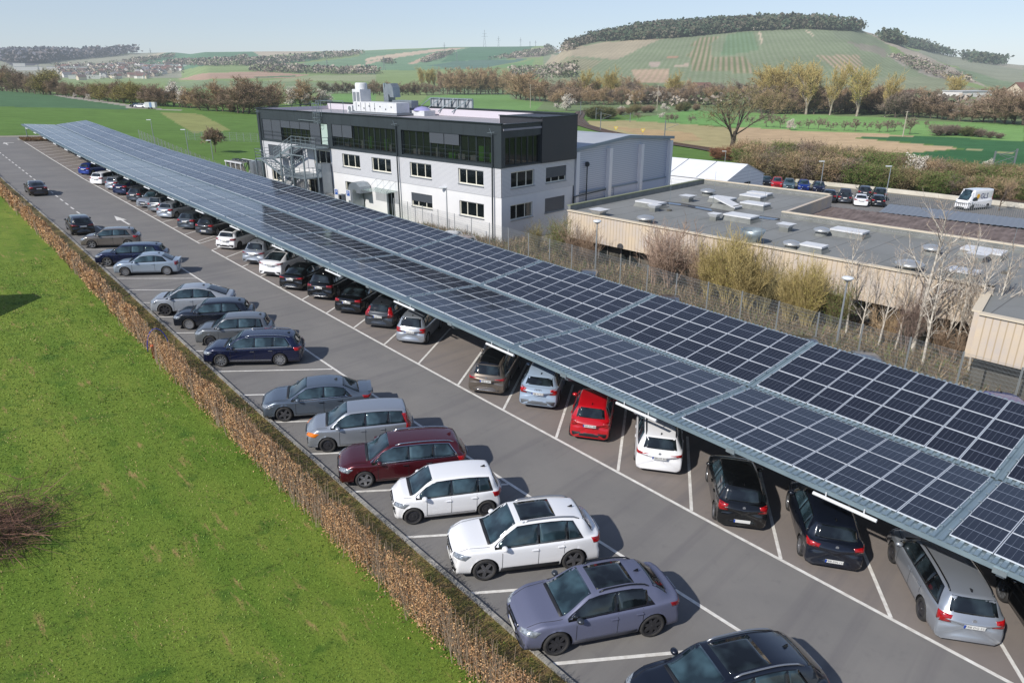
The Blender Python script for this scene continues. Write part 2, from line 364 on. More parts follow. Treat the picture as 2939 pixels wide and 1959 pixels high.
yard = (T_ > 44) & (RR < 125) & (TX > -5); col[yard] = C(150, 146, 136, .8)
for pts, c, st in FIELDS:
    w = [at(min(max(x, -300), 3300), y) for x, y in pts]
    poly = [(p.x, p.y) for p in w]
    cx = sum(p[0] for p in poly) / len(poly); cyy = sum(p[1] for p in poly) / len(poly)
    k = inside(poly, TX, TY); lu = .3 * c[0] + .55 * c[1] + .15 * c[2]; ds = .30 if min(p.length for p in w) > 500 else .26  # all field colours greyed; far ones more, as haze put into the colour
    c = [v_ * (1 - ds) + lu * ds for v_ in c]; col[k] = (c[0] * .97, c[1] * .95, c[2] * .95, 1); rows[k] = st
na, nr = len(azs), len(rad)
idx = np.arange(na * nr).reshape(nr, na)
F = np.stack([idx[:-1, :-1].ravel(), idx[:-1, 1:].ravel(), idx[1:, 1:].ravel(), idx[1:, :-1].ravel()], 1)

TM = bpy.data.materials.new('terrain'); TM.use_nodes = True
nt = TM.node_tree; b = nt.nodes['Principled BSDF']; b.inputs['Roughness'].default_value = 0.95; b.inputs['Specular IOR Level'].default_value = 0.15
N = nt.nodes.new; Lk = nt.links.new
ca = N('ShaderNodeVertexColor'); ca.layer_name = 'field'
ra = N('ShaderNodeAttribute'); ra.attribute_name = 'rows'
tc = N('ShaderNodeTexCoord')
def noise(scale, det, vec=None, rough=.6):
    n = N('ShaderNodeTexNoise'); n.inputs['Scale'].default_value = scale; n.inputs['Detail'].default_value = det; n.inputs['Roughness'].default_value = rough
    Lk(vec or tc.outputs['Object'], n.inputs['Vector']); return n.outputs['Fac']
def math_(op, a, b_=None):
    n = N('ShaderNodeMath'); n.operation = op
    for i, v in enumerate((a, b_)):
        if v is None: continue
        if isinstance(v, (int, float)): n.inputs[i].default_value = v
        else: Lk(v, n.inputs[i])
    return n.outputs[0]
def rng(v, a, b_, c, d):
    n = N('ShaderNodeMapRange'); n.inputs['From Min'].default_value = a; n.inputs['From Max'].default_value = b_; n.inputs['To Min'].default_value = c; n.inputs['To Max'].default_value = d
    Lk(v, n.inputs['Value']); return n.outputs[0]
def mix(a, b_, f, bt='MIX'):
    n = N('ShaderNodeMix'); n.data_type = 'RGBA'; n.blend_type = bt
    for k, v in (('A', a), ('B', b_), ('Factor', f)):
        if isinstance(v, (int, float, tuple)): n.inputs[k].default_value = v
        else: Lk(v, n.inputs[k])
    return n.outputs['Result']
mp = N('ShaderNodeMapping'); mp.inputs['Rotation'].default_value = (0, 0, math.radians(15)); Lk(tc.outputs['Object'], mp.inputs['Vector'])
sx = N('ShaderNodeSeparateXYZ'); Lk(mp.outputs['Vector'], sx.inputs['Vector'])
wv = math_('ADD', math_('MULTIPLY', math_('SINE', math_('MULTIPLY', sx.outputs['X'], 2 * math.pi / 7.0)), .5), .5)
rowf = math_('MULTIPLY', wv, ra.outputs['Fac'])
big = rng(noise(0.012, 5), .3, .7, .86, 1.12)
mid_ = rng(noise(.22, 6), .25, .75, .82, 1.16)
fine = rng(noise(6.0, 5, rough=.75), .2, .8, .66, 1.32)
v = math_('MULTIPLY', math_('MULTIPLY', big, mid_), fine)
cm = N('ShaderNodeVectorMath'); cm.operation = 'SCALE'; Lk(ca.outputs['Color'], cm.inputs[0]); Lk(v, cm.inputs['Scale'])
c1 = mix(cm.outputs[0], C(92, 112, 66), math_('MULTIPLY', rowf, .85))
Lk(c1, b.inputs['Base Color'])
bp = N('ShaderNodeBump'); bp.inputs['Strength'].default_value = .35; bp.inputs['Distance'].default_value = .05
Lk(noise(9, 4), bp.inputs['Height']); Lk(bp.outputs['Normal'], b.inputs['Normal'])
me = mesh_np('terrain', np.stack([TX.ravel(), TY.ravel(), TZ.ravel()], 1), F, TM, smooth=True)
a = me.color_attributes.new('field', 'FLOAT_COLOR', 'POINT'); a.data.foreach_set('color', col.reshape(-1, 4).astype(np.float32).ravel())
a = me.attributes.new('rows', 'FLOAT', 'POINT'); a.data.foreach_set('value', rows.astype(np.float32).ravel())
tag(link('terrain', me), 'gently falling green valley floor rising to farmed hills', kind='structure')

# ------------------------------------------------------------------ lawn beside the hedge, asphalt, kerb, markings
def sheet(name, m, s0, s1, ds, tl, tr, nt_, h, kind='structure', label=None):
    ss = np.arange(s0, s1 + ds * .5, ds); V = []
    for s in ss:
        a, b_ = tl(s), tr(s)
        for k in range(nt_ + 1): V.append(ST(s, a + (b_ - a) * k / nt_, h))
    n = nt_ + 1; F = [(i * n + k, i * n + k + 1, (i + 1) * n + k + 1, (i + 1) * n + k) for i in range(len(ss) - 1) for k in range(nt_)]
    V = np.array([tuple(p) for p in V])
    o = link(name, mesh_np(name, V, np.array(F), m, smooth=True)); return tag(o, label, kind=kind)
def grassmat():
    m = bpy.data.materials.new('lawn grass'); m.use_nodes = True
    global nt, N, Lk, tc
    nt = m.node_tree; N = nt.nodes.new; Lk = nt.links.new; tc = N('ShaderNodeTexCoord')
    b = nt.nodes['Principled BSDF']; b.inputs['Roughness'].default_value = .9; b.inputs['Specular IOR Level'].default_value = .15
    mp = N('ShaderNodeMapping'); mp.inputs['Rotation'].default_value = (0, 0, AZ); Lk(tc.outputs['Object'], mp.inputs['Vector'])
    st = N('ShaderNodeMapping'); st.inputs['Scale'].default_value = (1, .18, 1); Lk(mp.outputs['Vector'], st.inputs['Vector'])
    c = mix(C(102, 130, 46, .98), C(134, 150, 62, .98), rng(noise(.55, 6, st.outputs['Vector']), .35, .68, 0, 1))
    c = mix(c, C(64, 104, 38, .85), rng(noise(1.1, 5), .55, .72, 0, .75))
    c = mix(c, C(66, 92, 34, .8), rng(noise(14, 6, rough=.8), .48, .7, 0, .85))
    c = mix(c, C(140, 154, 84, .92), rng(noise(24, 5, rough=.8), .56, .74, 0, .6))
    trk = N('ShaderNodeMapping'); trk.inputs['Scale'].default_value = (.05, 2.2, 1); Lk(mp.outputs['Vector'], trk.inputs['Vector'])
    c = mix(c, C(86, 92, 40, .8), math_('MULTIPLY', rng(noise(1.0, 4, trk.outputs['Vector']), .56, .68, 0, 1), rng(noise(7, 5, rough=.8), .45, .62, 0, .8)))
    straw = math_('MULTIPLY', rng(noise(.45, 3), .44, .58, 0, 1), rng(noise(3.0, 6, st.outputs['Vector'], .72), .57, .66, 0, .9))
    c = mix(c, C(178, 152, 100, .85), straw)
    Lk(c, b.inputs['Base Color'])
    bp = N('ShaderNodeBump'); bp.inputs['Strength'].default_value = .8; bp.inputs['Distance'].default_value = .05
    Lk(noise(22, 6, rough=.8), bp.inputs['Height']); Lk(bp.outputs['Normal'], b.inputs['Normal'])
    return m
GM = grassmat()
sheet('lawn', GM, -10, 62, 1.0, lambda s: -34.0, lambda s: tK(s) - .05, 30, .012, label='mown lawn left of the hedge')
sheet('lawn', GM, 62.02, 158, 3.0, lambda s: tK(s) - 60, lambda s: tK(s) - .05, 20, .012, label='mown lawn left of the hedge')
def asphalt(name, k=1.0, warm=0):
    m = bpy.data.materials.new(name); m.use_nodes = True
    global nt, N, Lk, tc
    nt = m.node_tree; N = nt.nodes.new; Lk = nt.links.new; tc = N('ShaderNodeTexCoord')
    b = nt.nodes['Principled BSDF']; b.inputs['Roughness'].default_value = .82; b.inputs['Specular IOR Level'].default_value = .3
    c = mix(C(129 + warm, 127, 125 - warm * .5, .84 * k), C(142 + warm, 139, 135 - warm * .5, .84 * k), rng(noise(.35, 6), .3, .7, 0, 1))
    c = mix(c, C(104, 102, 104, .85 * k), rng(noise(1.7, 6, rough=.7), .58, .8, 0, .45))
    mp = N('ShaderNodeMapping'); mp.inputs['Rotation'].default_value = (0, 0, -AZ); Lk(tc.outputs['Object'], mp.inputs['Vector'])
    s2 = N('ShaderNodeMapping'); s2.inputs['Scale'].default_value = (1.6, .035, 1); Lk(mp.outputs['Vector'], s2.inputs['Vector'])
    c = mix(c, C(112, 109, 111, .86 * k), rng(noise(1.2, 3, s2.outputs['Vector']), .5, .72, 0, .5))
    c = mix(c, C(176, 172, 168, .9 * k), rng(noise(170, 2, rough=.5), .62, .8, 0, .55))
    c = mix(c, C(178, 168, 156, .9 * k), rng(noise(2.6, 8, rough=.85), .7, .76, 0, .55))
    Lk(c, b.inputs['Base Color'])
    bp = N('ShaderNodeBump'); bp.inputs['Strength'].default_value = .25; bp.inputs['Distance'].default_value = .01
    Lk(noise(140, 3), bp.inputs['Height']); Lk(bp.outputs['Normal'], b.inputs['Normal'])
    return m
ASP = asphalt('asphalt'); ASB = asphalt('asphalt of the bays', 1.0, 6)
sheet('parking_lot', ASP, -12, 158, 1.0, lambda s: tK(s) + .1, lambda s: 37.6, 14, .0, label='dark grey asphalt car park with white bay lines')
sheet('bay_paving', ASB, -12, 153.5, 1.0, lambda s: tR(s) + .05, lambda s: 31.0, 8, .006, label='slightly warmer paving of the covered bays')
PATHM = mat('path concrete', C(172, 164, 150, .8), .9, var=C(150, 144, 132, .8), scale=1.5)
sheet('path', PATHM, 158.0, 161.5, 1.0, lambda s: 8.0, lambda s: 39.0, 6, .03, label='pale path across the end of the car park')
VERGE = mat('mossy verge', C(118, 112, 58, .95), .95, var=C(142, 118, 78, .95), scale=3.2, bump=.9, bscale=25, detail=8, thr=(.38, .62))
sheet('verge', VERGE, -10, 156, 1.0, lambda s: tK(s) - 1.5, lambda s: tK(s) - .04, 3, .035, label='mossy strip between hedge and kerb')
KERB = mat('kerb stone', C(186, 182, 174, .85), .85, var=C(140, 138, 130, .8), scale=2.5, bump=.2)
mb = MB(); s = -10.0
while s < 156:
    L = 1.0 if s < 60 else 3.0
    a, c_ = tK(s), tK(s + L - .012)
    P = [ST(s, a - .06, -.1), ST(s, a + .07, -.1), ST(s + L - .012, c_ + .07, -.1), ST(s + L - .012, c_ - .06, -.1)]
    h = .1 + random.uniform(-.004, .004)
    mb.hexa(P + [p + Vector((0, 0, .1 + h)) for p in P]); s += L
tag(mb.build('kerb', KERB), 'pale kerb stones along the hedge side', kind='structure')
PAINT = mat('road paint', C(244, 242, 236, .92), .7, var=C(218, 213, 204, .86), scale=5, detail=8)
mk = MB()
def line(p, q, w=.12, h=.012):
    (s0, t0), (s1, t1) = p, q; d = math.hypot(s1 - s0, t1 - t0); n = max(1, int(d / 2.0)); ns, ntt = -(t1 - t0) / d * w / 2, (s1 - s0) / d * w / 2
    for i in range(n):
        f0, f1 = i / n, (i + 1) / n
        a = (s0 + (s1 - s0) * f0, t0 + (t1 - t0) * f0); b_ = (s0 + (s1 - s0) * f1, t0 + (t1 - t0) * f1)
        mk.face([ST(a[0] - ns, a[1] - ntt, h), ST(b_[0] - ns, b_[1] - ntt, h), ST(b_[0] + ns, b_[1] + ntt, h), ST(a[0] + ns, a[1] + ntt, h)])
def poly_line(fn, s0, s1, w=.12, h=.012):
    n = max(1, int((s1 - s0) / 2))
    for i in range(n):
        a = s0 + (s1 - s0) * i / n; b_ = s0 + (s1 - s0) * (i + 1) / n; line((a, fn(a)), (b_, fn(b_)), w, h)
poly_line(tR, -9, 57.55, .13); poly_line(tR, 60.35, 150.0, .13)
sr = [4.85 + 3.318 * k for k in range(-3, 45)]
RIGHT_BAYS = sr
for s in sr:
    if s > 149: continue
    if 57 < s < 60: 
        line((57.6, tR(57.6) + .05), (60.8, tR(58) + 4.6), .11, .014); continue
    line((s, tR(s) + .06), (s + 3.4, tR(s) + 4.6), .11, .014)
line((60.35, tR(60)), (63.7, tR(62) + 4.6), .11, .014)
sl_ = [9.61 + 3.318 * k for k in range(-2, 17)]
for s in sl_:
    t0 = tK(s) + .1 if s > 60 else 9.9 + (tK(s) - 9.78) * .7
    line((s, t0), (s - 2.93, t0 + 4.6), .11, .013)
poly_line(tL, -2, 53.7, .12)
for s0 in np.arange(64.5, 150, 2.93):
    t = float(np.interp(s0, [64, 80, 96, 108, 122, 134, 155], [13.85, 14.22, 14.75, 15.03, 15.32, 15.48, 15.6])); line((s0, t), (s0 + 1.45, t + .015), .14)
def arrow(s0, t0, ln, turn=0):
    d = 1
    pts = [(0, -.09), (ln * .52, -.09), (ln * .5, -.42), (ln, 0), (ln * .5, .42), (ln * .52, .09), (0, .09)]
    mk.face([ST(s0 + a, t0 + b_, .016) for a, b_ in (pts[0], pts[1], pts[5], pts[6])]); mk.face([ST(s0 + a, t0 + b_, .016) for a, b_ in (pts[2], pts[3], pts[4])])
arrow(71.3, 16.55, 5.2)
a0 = stof(at(14, 411)); arrow(a0[0] - 3, a0[1], 4.0)
mk.face([ST(a0[0] - 1 + x, a0[1] + y, .016) for x, y in ((1.4, .1), (1.4, 1.3), (1.0, 1.3), (1.0, .1))])
# worn pictogram painted in the gap between the two groups of covered bays
for (s, t), (s2, t2) in (((58.3, 19.7), (60.2, 20.9)), ((58.9, 20.5), (59.6, 19.9)), ((59.6, 21.0), (60.2, 20.3))): line((s, t), (s2, t2), .14, .014)
tag(mk.build('road_markings', PAINT), 'white painted bay lines, dashes and arrows', kind='structure')
# planted island at the far end of the covered bays
isl = MB(); A_ = [(152.3, 20.6), (154.9, 20.7), (153.6, 25.5), (151.4, 25.5)]
isl.hexa([ST(s, t, -.05) for s, t in A_] + [ST(s, t, .13) for s, t in A_])
tag(isl.build('traffic_island', KERB), 'kerbed planting island at the far end of the carport', 'traffic island')
# ------------------------------------------------------------------ solar carport
PITCH_S, SEC0, NPAN = 8.868, 4.43, 8
HF, HV, HB = 2.46, 2.36, 3.16
GALV = mat('galvanised steel', C(176, 188, 192, .8), .42, .55, var=C(150, 164, 170, .8), scale=2.5)
SHEETM = mat('carport sheet steel', C(158, 178, 186, .8), .35, .35, var=C(140, 160, 170, .8), scale=1.2)
STEELW = mat('white light housing', C(232, 234, 234, .85), .4)
def panelmat():
    m = bpy.data.materials.new('solar panel'); m.use_nodes = True
    global nt, N, Lk
    nt = m.node_tree; N = nt.nodes.new; Lk = nt.links.new
    b = nt.nodes['Principled BSDF']
    uv = N('ShaderNodeUVMap'); uv.uv_map = 'panel'; sp = N('ShaderNodeSeparateXYZ'); Lk(uv.outputs['UV'], sp.inputs['Vector'])
    U, V = sp.outputs['X'], sp.outputs['Y']
    def near(v, n, half):      # 1 near the n+1 grid lines of a coordinate
        f = math_('FRACT', math_('ADD', math_('MULTIPLY', v, n), .5)); return math_('LESS_THAN', math_('ABSOLUTE', math_('SUBTRACT', f, .5)), half)
    U2 = rng(U, .022, .978, 0, 1); V2 = rng(V, .014, .986, 0, 1)
    thin = math_('MAXIMUM', near(U2, 6, .022), math_('MULTIPLY', near(V2, 20, .03), .28))
    bus = math_('MULTIPLY', near(U2, 54, .16), .10)
    halfc = math_('LESS_THAN', math_('ABSOLUTE', math_('SUBTRACT', V, .5)), .0065)
    fr = math_('MAXIMUM', math_('GREATER_THAN', math_('ABSOLUTE', math_('SUBTRACT', U, .5)), .481), math_('GREATER_THAN', math_('ABSOLUTE', math_('SUBTRACT', V, .5)), .4885))
    lines = math_('MAXIMUM', math_('MAXIMUM', math_('MULTIPLY', thin, .42), math_('MULTIPLY', bus, .5)), halfc)
    oi = N('ShaderNodeObjectInfo')
    tcl = N('ShaderNodeTexCoord')
    tcl = N("ShaderNodeTexCoord"); cell = mix(C(15, 18, 30, 1), C(21, 24, 38, 1), rng(noise(.35, 2, tcl.outputs["Object"]), .3, .7, 0, 1))
    c = mix(cell, C(160, 168, 182), lines); c = mix(c, C(208, 213, 219), fr)
    Lk(c, b.inputs['Base Color'])
    Lk(rng(fr, 0, 1, .12, .4), b.inputs['Roughness']); b.inputs['Specular IOR Level'].default_value = .5
    Lk(rng(fr, 0, 1, 0, .15), b.inputs['Metallic'])
    return m
tc = None
PANM = None
def mk_panelmat():
    global tc, PANM
    m0 = bpy.data.materials.new('tmp'); m0.use_nodes = True
    PANM = panelmat(); bpy.data.materials.remove(m0)
class _V: pass
mk_panelmat()
carport = empty('solar_carport', 'long steel carport roofed with two facing slopes of dark blue solar panels', 'carport', ST(40, 24.9))
cpi = carport.matrix_world.inverted() if False else Matrix.Translation(-Vector(carport.location))
def edge(fn, h): return lambda s: ST(s, fn(s), h)
EF, EV, EB = edge(tF, HF), edge(tV, HV), edge(tB, HB)
def panel_verts(P):
    """four corners (A near-front, B far-front, C far-back, D near-back) -> a framed module with thickness"""
    up = (P[1] - P[0]).cross(P[3] - P[0]).normalized()
    if up.z < 0: up = -up
    j = [random.gauss(0, .0035) for _ in range(2)]; j = [j[0], j[1], -j[0], -j[1]]
    return [p + up * (.095 + q) for p, q in zip(P, j)] + [p + up * .055 for p in P]
def add_uv(me, n):
    uvl = me.uv_layers.new(name='panel'); d = []
    for _ in range(n):
        d += [0, 0, 1, 0, 1, 1, 0, 1]
        for _k in range(4): d += [.005, .003] * 4
    uvl.data.foreach_set('uv', d)
PF = [(0, 1, 2, 3), (0, 4, 5, 1), (1, 5, 6, 2), (2, 6, 7, 3), (3, 7, 4, 0)]
pans = []
for k in range(-2, 17):
    s0 = SEC0 + k * PITCH_S; s1 = s0 + PITCH_S
    if k == 16: s1 = min(s1, 155.0)
    g = .15
    for lo, hi, fa, fb in ((EF, EV, .045, .965), (EV, EB, .045, .99)):
        A_, B_, C_, D_ = lo(s0 + g), lo(s1 - g), hi(s1 - g), hi(s0 + g)
        for i in range(NPAN):
            for j in range(3):
                def Q(u, v):
                    v = fa + (fb - fa) * v
                    return (A_ * (1 - u) + B_ * u) * (1 - v) + (D_ * (1 - u) + C_ * u) * v
                e = .0035; u0, u1, v0, v1 = i / NPAN + e * .4, (i + 1) / NPAN - e * .4, j / 3 + e, (j + 1) / 3 - e
                pans.append([Q(u0, v0), Q(u1, v0), Q(u1, v1), Q(u0, v1)])
def score(P):
    c = (P[0] + P[2]) / 2; x, y = pix(c)
    vis = -40 < x < 2980 and -40 < y < 2000
    return (0 if vis else 1, c.length)
pans.sort(key=score)
o0 = Vector(carport.location)
for P in pans[:100]:
    c = (P[0] + P[2]) / 2; V = panel_verts([p - c for p in P])
    me = mesh_np('solar_panel', [tuple(v) for v in V], PF, PANM); add_uv(me, 1)
    o = link('solar_panel', me, carport); o.location = c - o0
V, F_ = [], []
for i, P in enumerate(pans[100:]):
    V += [tuple(v - o0) for v in panel_verts(P)]; F_ += [tuple(a + 8 * i for a in f) for f in PF]
me = mesh_np('solar_panel_field', V, F_, PANM); add_uv(me, len(pans) - 100)
tag(link('solar_panel_field', me, carport), kind='stuff')
# trapezoidal sheet under the panels
def corr(lo, hi, ext0, ext1):
    V, F_ = [], []; s = SEC0 - 2 * PITCH_S; p = PITCH_S / 42
    prof = [(0, .0), (.30, .0), (.42, .05), (.88, .05)]
    while s < 155.05:
        for f, z in prof:
            a, b_ = lo(s + f * p), hi(s + f * p); d = (b_ - a)
            V.append(tuple(a - d * ext0 + Vector((0, 0, z)) - o0)); V.append(tuple(b_ + d * ext1 + Vector((0, 0, z)) - o0))
        s += p
    n = len(V) // 2
    return V, [(2 * i, 2 * i + 2, 2 * i + 3, 2 * i + 1) for i in range(n - 1)]
for lo, hi, e0, e1 in ((EF, EV, .035, -.025), (EV, EB, .0, .02)):
    V, F_ = corr(lo, hi, e0, e1); link('roof_sheet', mesh_np('roof_sheet', V, F_, SHEETM), carport)
# edge trims, valley gutter, clamps
def run(name, fn, h, dt, w, hh, m, s0=SEC0 - 2 * PITCH_S, s1=155.0, step=PITCH_S / 2):
    mb = MB(); s = s0
    while s < s1 - .1:
        e = min(s + step, s1)
        mb.bar(ST(s, fn(s) + dt, h) - o0, ST(e, fn(e) + dt, h) - o0, w, hh); s = e
    return mb.build(name, m, carport)
run('edge_trim', tF, HF - .045, -.17, .05, .15, SHEETM); run('edge_trim', tB, HB - .05, .1, .05, .12, SHEETM)
run('valley_gutter', tV, HV - .06, .02, .22, .1, mat('gutter steel', C(120, 136, 140, .8), .45, .4))
run('purlin', tF, HF - .12, 1.2, .1, .14, GALV); run('purlin', tF, HF - .14, 3.4, .1, .14, GALV)
for k in range(-1, 17):
    s = SEC0 + k * PITCH_S
    if s > 60: continue
    for lo, hi in ((EF, EV), (EV, EB)):
        A_, D_ = lo(s), hi(s); al = (lo(s + .1) - A_).normalized()
        for f in (.1, .26, .4, .57, .71, .88):
            for sg in (-.13, .13):
                p = A_.lerp(D_, f) + al * sg + Vector((0, 0, .115)) - o0
                cl = MB(); cl.bar(p - al * .05, p + al * .05, .05, .03); cl.build('panel_clamp', GALV, carport)
# tapered girders on central columns, with the light battens between them
for i in range(-1, 20):
    s = 2.9 + 7.9 * i
    if s > 153: break
    g = MB(); fw, vw, bw = ST(s, tF(s) - .1, HF - .06) - o0, ST(s, tV(s), HV - .12) - o0, ST(s, tB(s) - .1, HB - .1) - o0
    up = Vector((0, 0, 1)); al = Vector((RV[0], RV[1], 0)) * .07
    for a, b_, h0, h1 in ((fw, vw, .18, .46), (vw, bw, .46, .2)):
        g.hexa([a - al - up * h0, a + al - up * h0, b_ + al - up * h1, b_ - al - up * h1, a - al, a + al, b_ + al, b_ - al])
    g.build('girder', GALV, carport)
    b_ = MB(); f2 = ST(s, tF(s) - .24, HF - .02) - o0
    qv = Vector((QV[0], QV[1], 0)); al2 = Vector((RV[0], RV[1], 0)) * .16
    b_.hexa([f2 - al2 - up * .16, f2 + al2 - up * .16, f2 + al2 + qv * .2 - up * .16, f2 - al2 + qv * .2 - up * .16, f2 - al2, f2 + al2, f2 + al2 + qv * .2, f2 - al2 + qv * .2])
    f3 = f2 + qv * .12 - up * .16
    b_.hexa([f3 - al2 * .6 - up * .2 + qv * .12, f3 + al2 * .6 - up * .2 + qv * .12, f3 + al2 * .6 + qv * .55 - up * .34, f3 - al2 * .6 + qv * .55 - up * .34, f3 - al2 * .6, f3 + al2 * .6, f3 + al2 * .6 + qv * .6, f3 - al2 * .6 + qv * .6])
    b_.build('girder_bracket', GALV, carport)
    c_ = MB(); c_.bar(ST(s, tV(s) - .1, -.1) - o0, ST(s, tV(s), HV - .4) - o0, .3, .26, (RV[0], RV[1], 0)); c_.build('column', GALV, carport)
    if s + 4 < 152:
        m_ = s + 4.0; lt = MB()
        a, e = ST(m_ - .95, tF(m_) - .28, HF - .2) - o0, ST(m_ + .95, tF(m_) - .28, HF - .2) - o0
        lt.tube([a, e], .055, 10)
        for f in (.2, .8): p = a.lerp(e, f); lt.bar(p, p + Vector((0, 0, .2)), .03)
        lt.build('light_batten', STEELW, carport)

p_ = MB(); p_.tube([ST(154.4, 22.2, -.1) - o0, ST(154.4, 22.2, HF - .1) - o0], .07, 8); p_.build('end_post', GALV, carport)
# ------------------------------------------------------------------ cars
TYRE = mat('tyre rubber', C(44, 44, 46, .9), .85, var=C(62, 60, 58, .9), scale=9)
BLK = mat('black plastic trim', C(40, 41, 44, .9), .55)
GLOSSB = mat('gloss black', C(14, 15, 17, 1), .12, coat=.6)
WELL = mat('wheel well', C(9, 9, 10, 1), .9)
SEAM = mat('panel gap', C(30, 30, 33, .8), .8)
CHROME = mat('bright trim', C(214, 216, 220, .95), .18, 1.0)
ALLOY = mat('alloy rim', C(186, 188, 192, .85), .3, .8)
ALLOYD = mat('dark alloy rim', C(120, 120, 124, .8), .35, .6)
ALLOYB = mat('black alloy rim', C(58, 58, 62, 1), .35, .3)
REDL = mat('red tail lamp', C(196, 16, 22, .9), .15, coat=.8, var=C(120, 8, 14, .9), scale=9)
REDD = mat('dark red tail lamp', C(132, 22, 30, .9), .15, coat=.8)
HEADL = mat('headlamp glass', C(206, 214, 222, .8), .12, .3, coat=.9, var=C(110, 118, 126, .8), scale=14)
AMBER = mat('amber lamp', C(236, 130, 30, .9), .15, coat=.6)
PLATE = mat('number plate white', C(236, 236, 232, .85), .5)
PLBLUE = mat('number plate blue band', C(20, 70, 170, .9), .5)
INK = mat('black lettering', C(22, 22, 26, 1), .6)
GREYTXT = mat('silver emblem', C(190, 194, 200, .9), .25, .8)
def glassmat(name, col, refl=.5):
    m = mat(name, col, .04, coat=.5, spec=refl)
    nt = m.node_tree; b = nt.nodes['Principled BSDF']
    tc = nt.nodes.new('ShaderNodeTexCoord'); n = nt.nodes.new('ShaderNodeTexNoise'); n.inputs['Scale'].default_value = 1.7; n.inputs['Detail'].default_value = 2
    nt.links.new(tc.outputs['Object'], n.inputs['Vector'])
    r = nt.nodes.new('ShaderNodeMapRange'); r.inputs['From Min'].default_value = .42; r.inputs['From Max'].default_value = .66; nt.links.new(n.outputs['Fac'], r.inputs['Value'])
    mx = nt.nodes.new('ShaderNodeMix'); mx.data_type = 'RGBA'; mx.inputs['A'].default_value = col
    mx.inputs['B'].default_value = (col[0] * 3 + .012, col[1] * 3 + .02, col[2] * 3 + .022, 1)
    nt.links.new(r.outputs['Result'], mx.inputs['Factor']); nt.links.new(mx.outputs['Result'], b.inputs['Base Color'])
    return m
GLASS = glassmat('car glass', C(34, 48, 54, .85)); GLASSD = glassmat('tinted car glass', C(16, 20, 23, .8)); GLASSW = glassmat('windscreen glass', C(28, 42, 48, .85))
def paint(name, rgb, metal=.45, rough=.32, k=.9, coat=1.0): return mat('paint ' + name, C(*rgb, k), rough, metal, coat=coat)
P_WHITE = paint('white', (244, 244, 245), 0, .35, .92); P_SILVER = paint('silver', (176, 182, 190), .6, .35); P_BLACK = paint('black', (10, 11, 13), .0, .25)
P_NAVY = paint('navy', (12, 22, 58), .3, .25); P_RED = paint('red', (190, 12, 26), .0, .3); P_WINE = paint('wine red', (86, 20, 30), .4, .28)

def pchip(xs, ys, x):
    n = len(xs); h = [xs[i + 1] - xs[i] for i in range(n - 1)]; d = [(ys[i + 1] - ys[i]) / h[i] for i in range(n - 1)]
    m = [d[0]] + [0 if d[i - 1] * d[i] <= 0 else 2 * d[i - 1] * d[i] / (d[i - 1] + d[i]) for i in range(1, n - 1)] + [d[-1]]
    if x <= xs[0]: return ys[0]
    if x >= xs[-1]: return ys[-1]
    i = max(k for k in range(n - 1) if xs[k] <= x); t = (x - xs[i]) / h[i]
    return (ys[i] * (1 + 2 * t) * (1 - t) ** 2 + m[i] * h[i] * t * (1 - t) ** 2 + ys[i + 1] * t * t * (3 - 2 * t) + m[i + 1] * h[i] * t * t * (t - 1))
def sstep(a, b, x):
    t = min(1, max(0, (x - a) / (b - a))); return t * t * (3 - 2 * t)

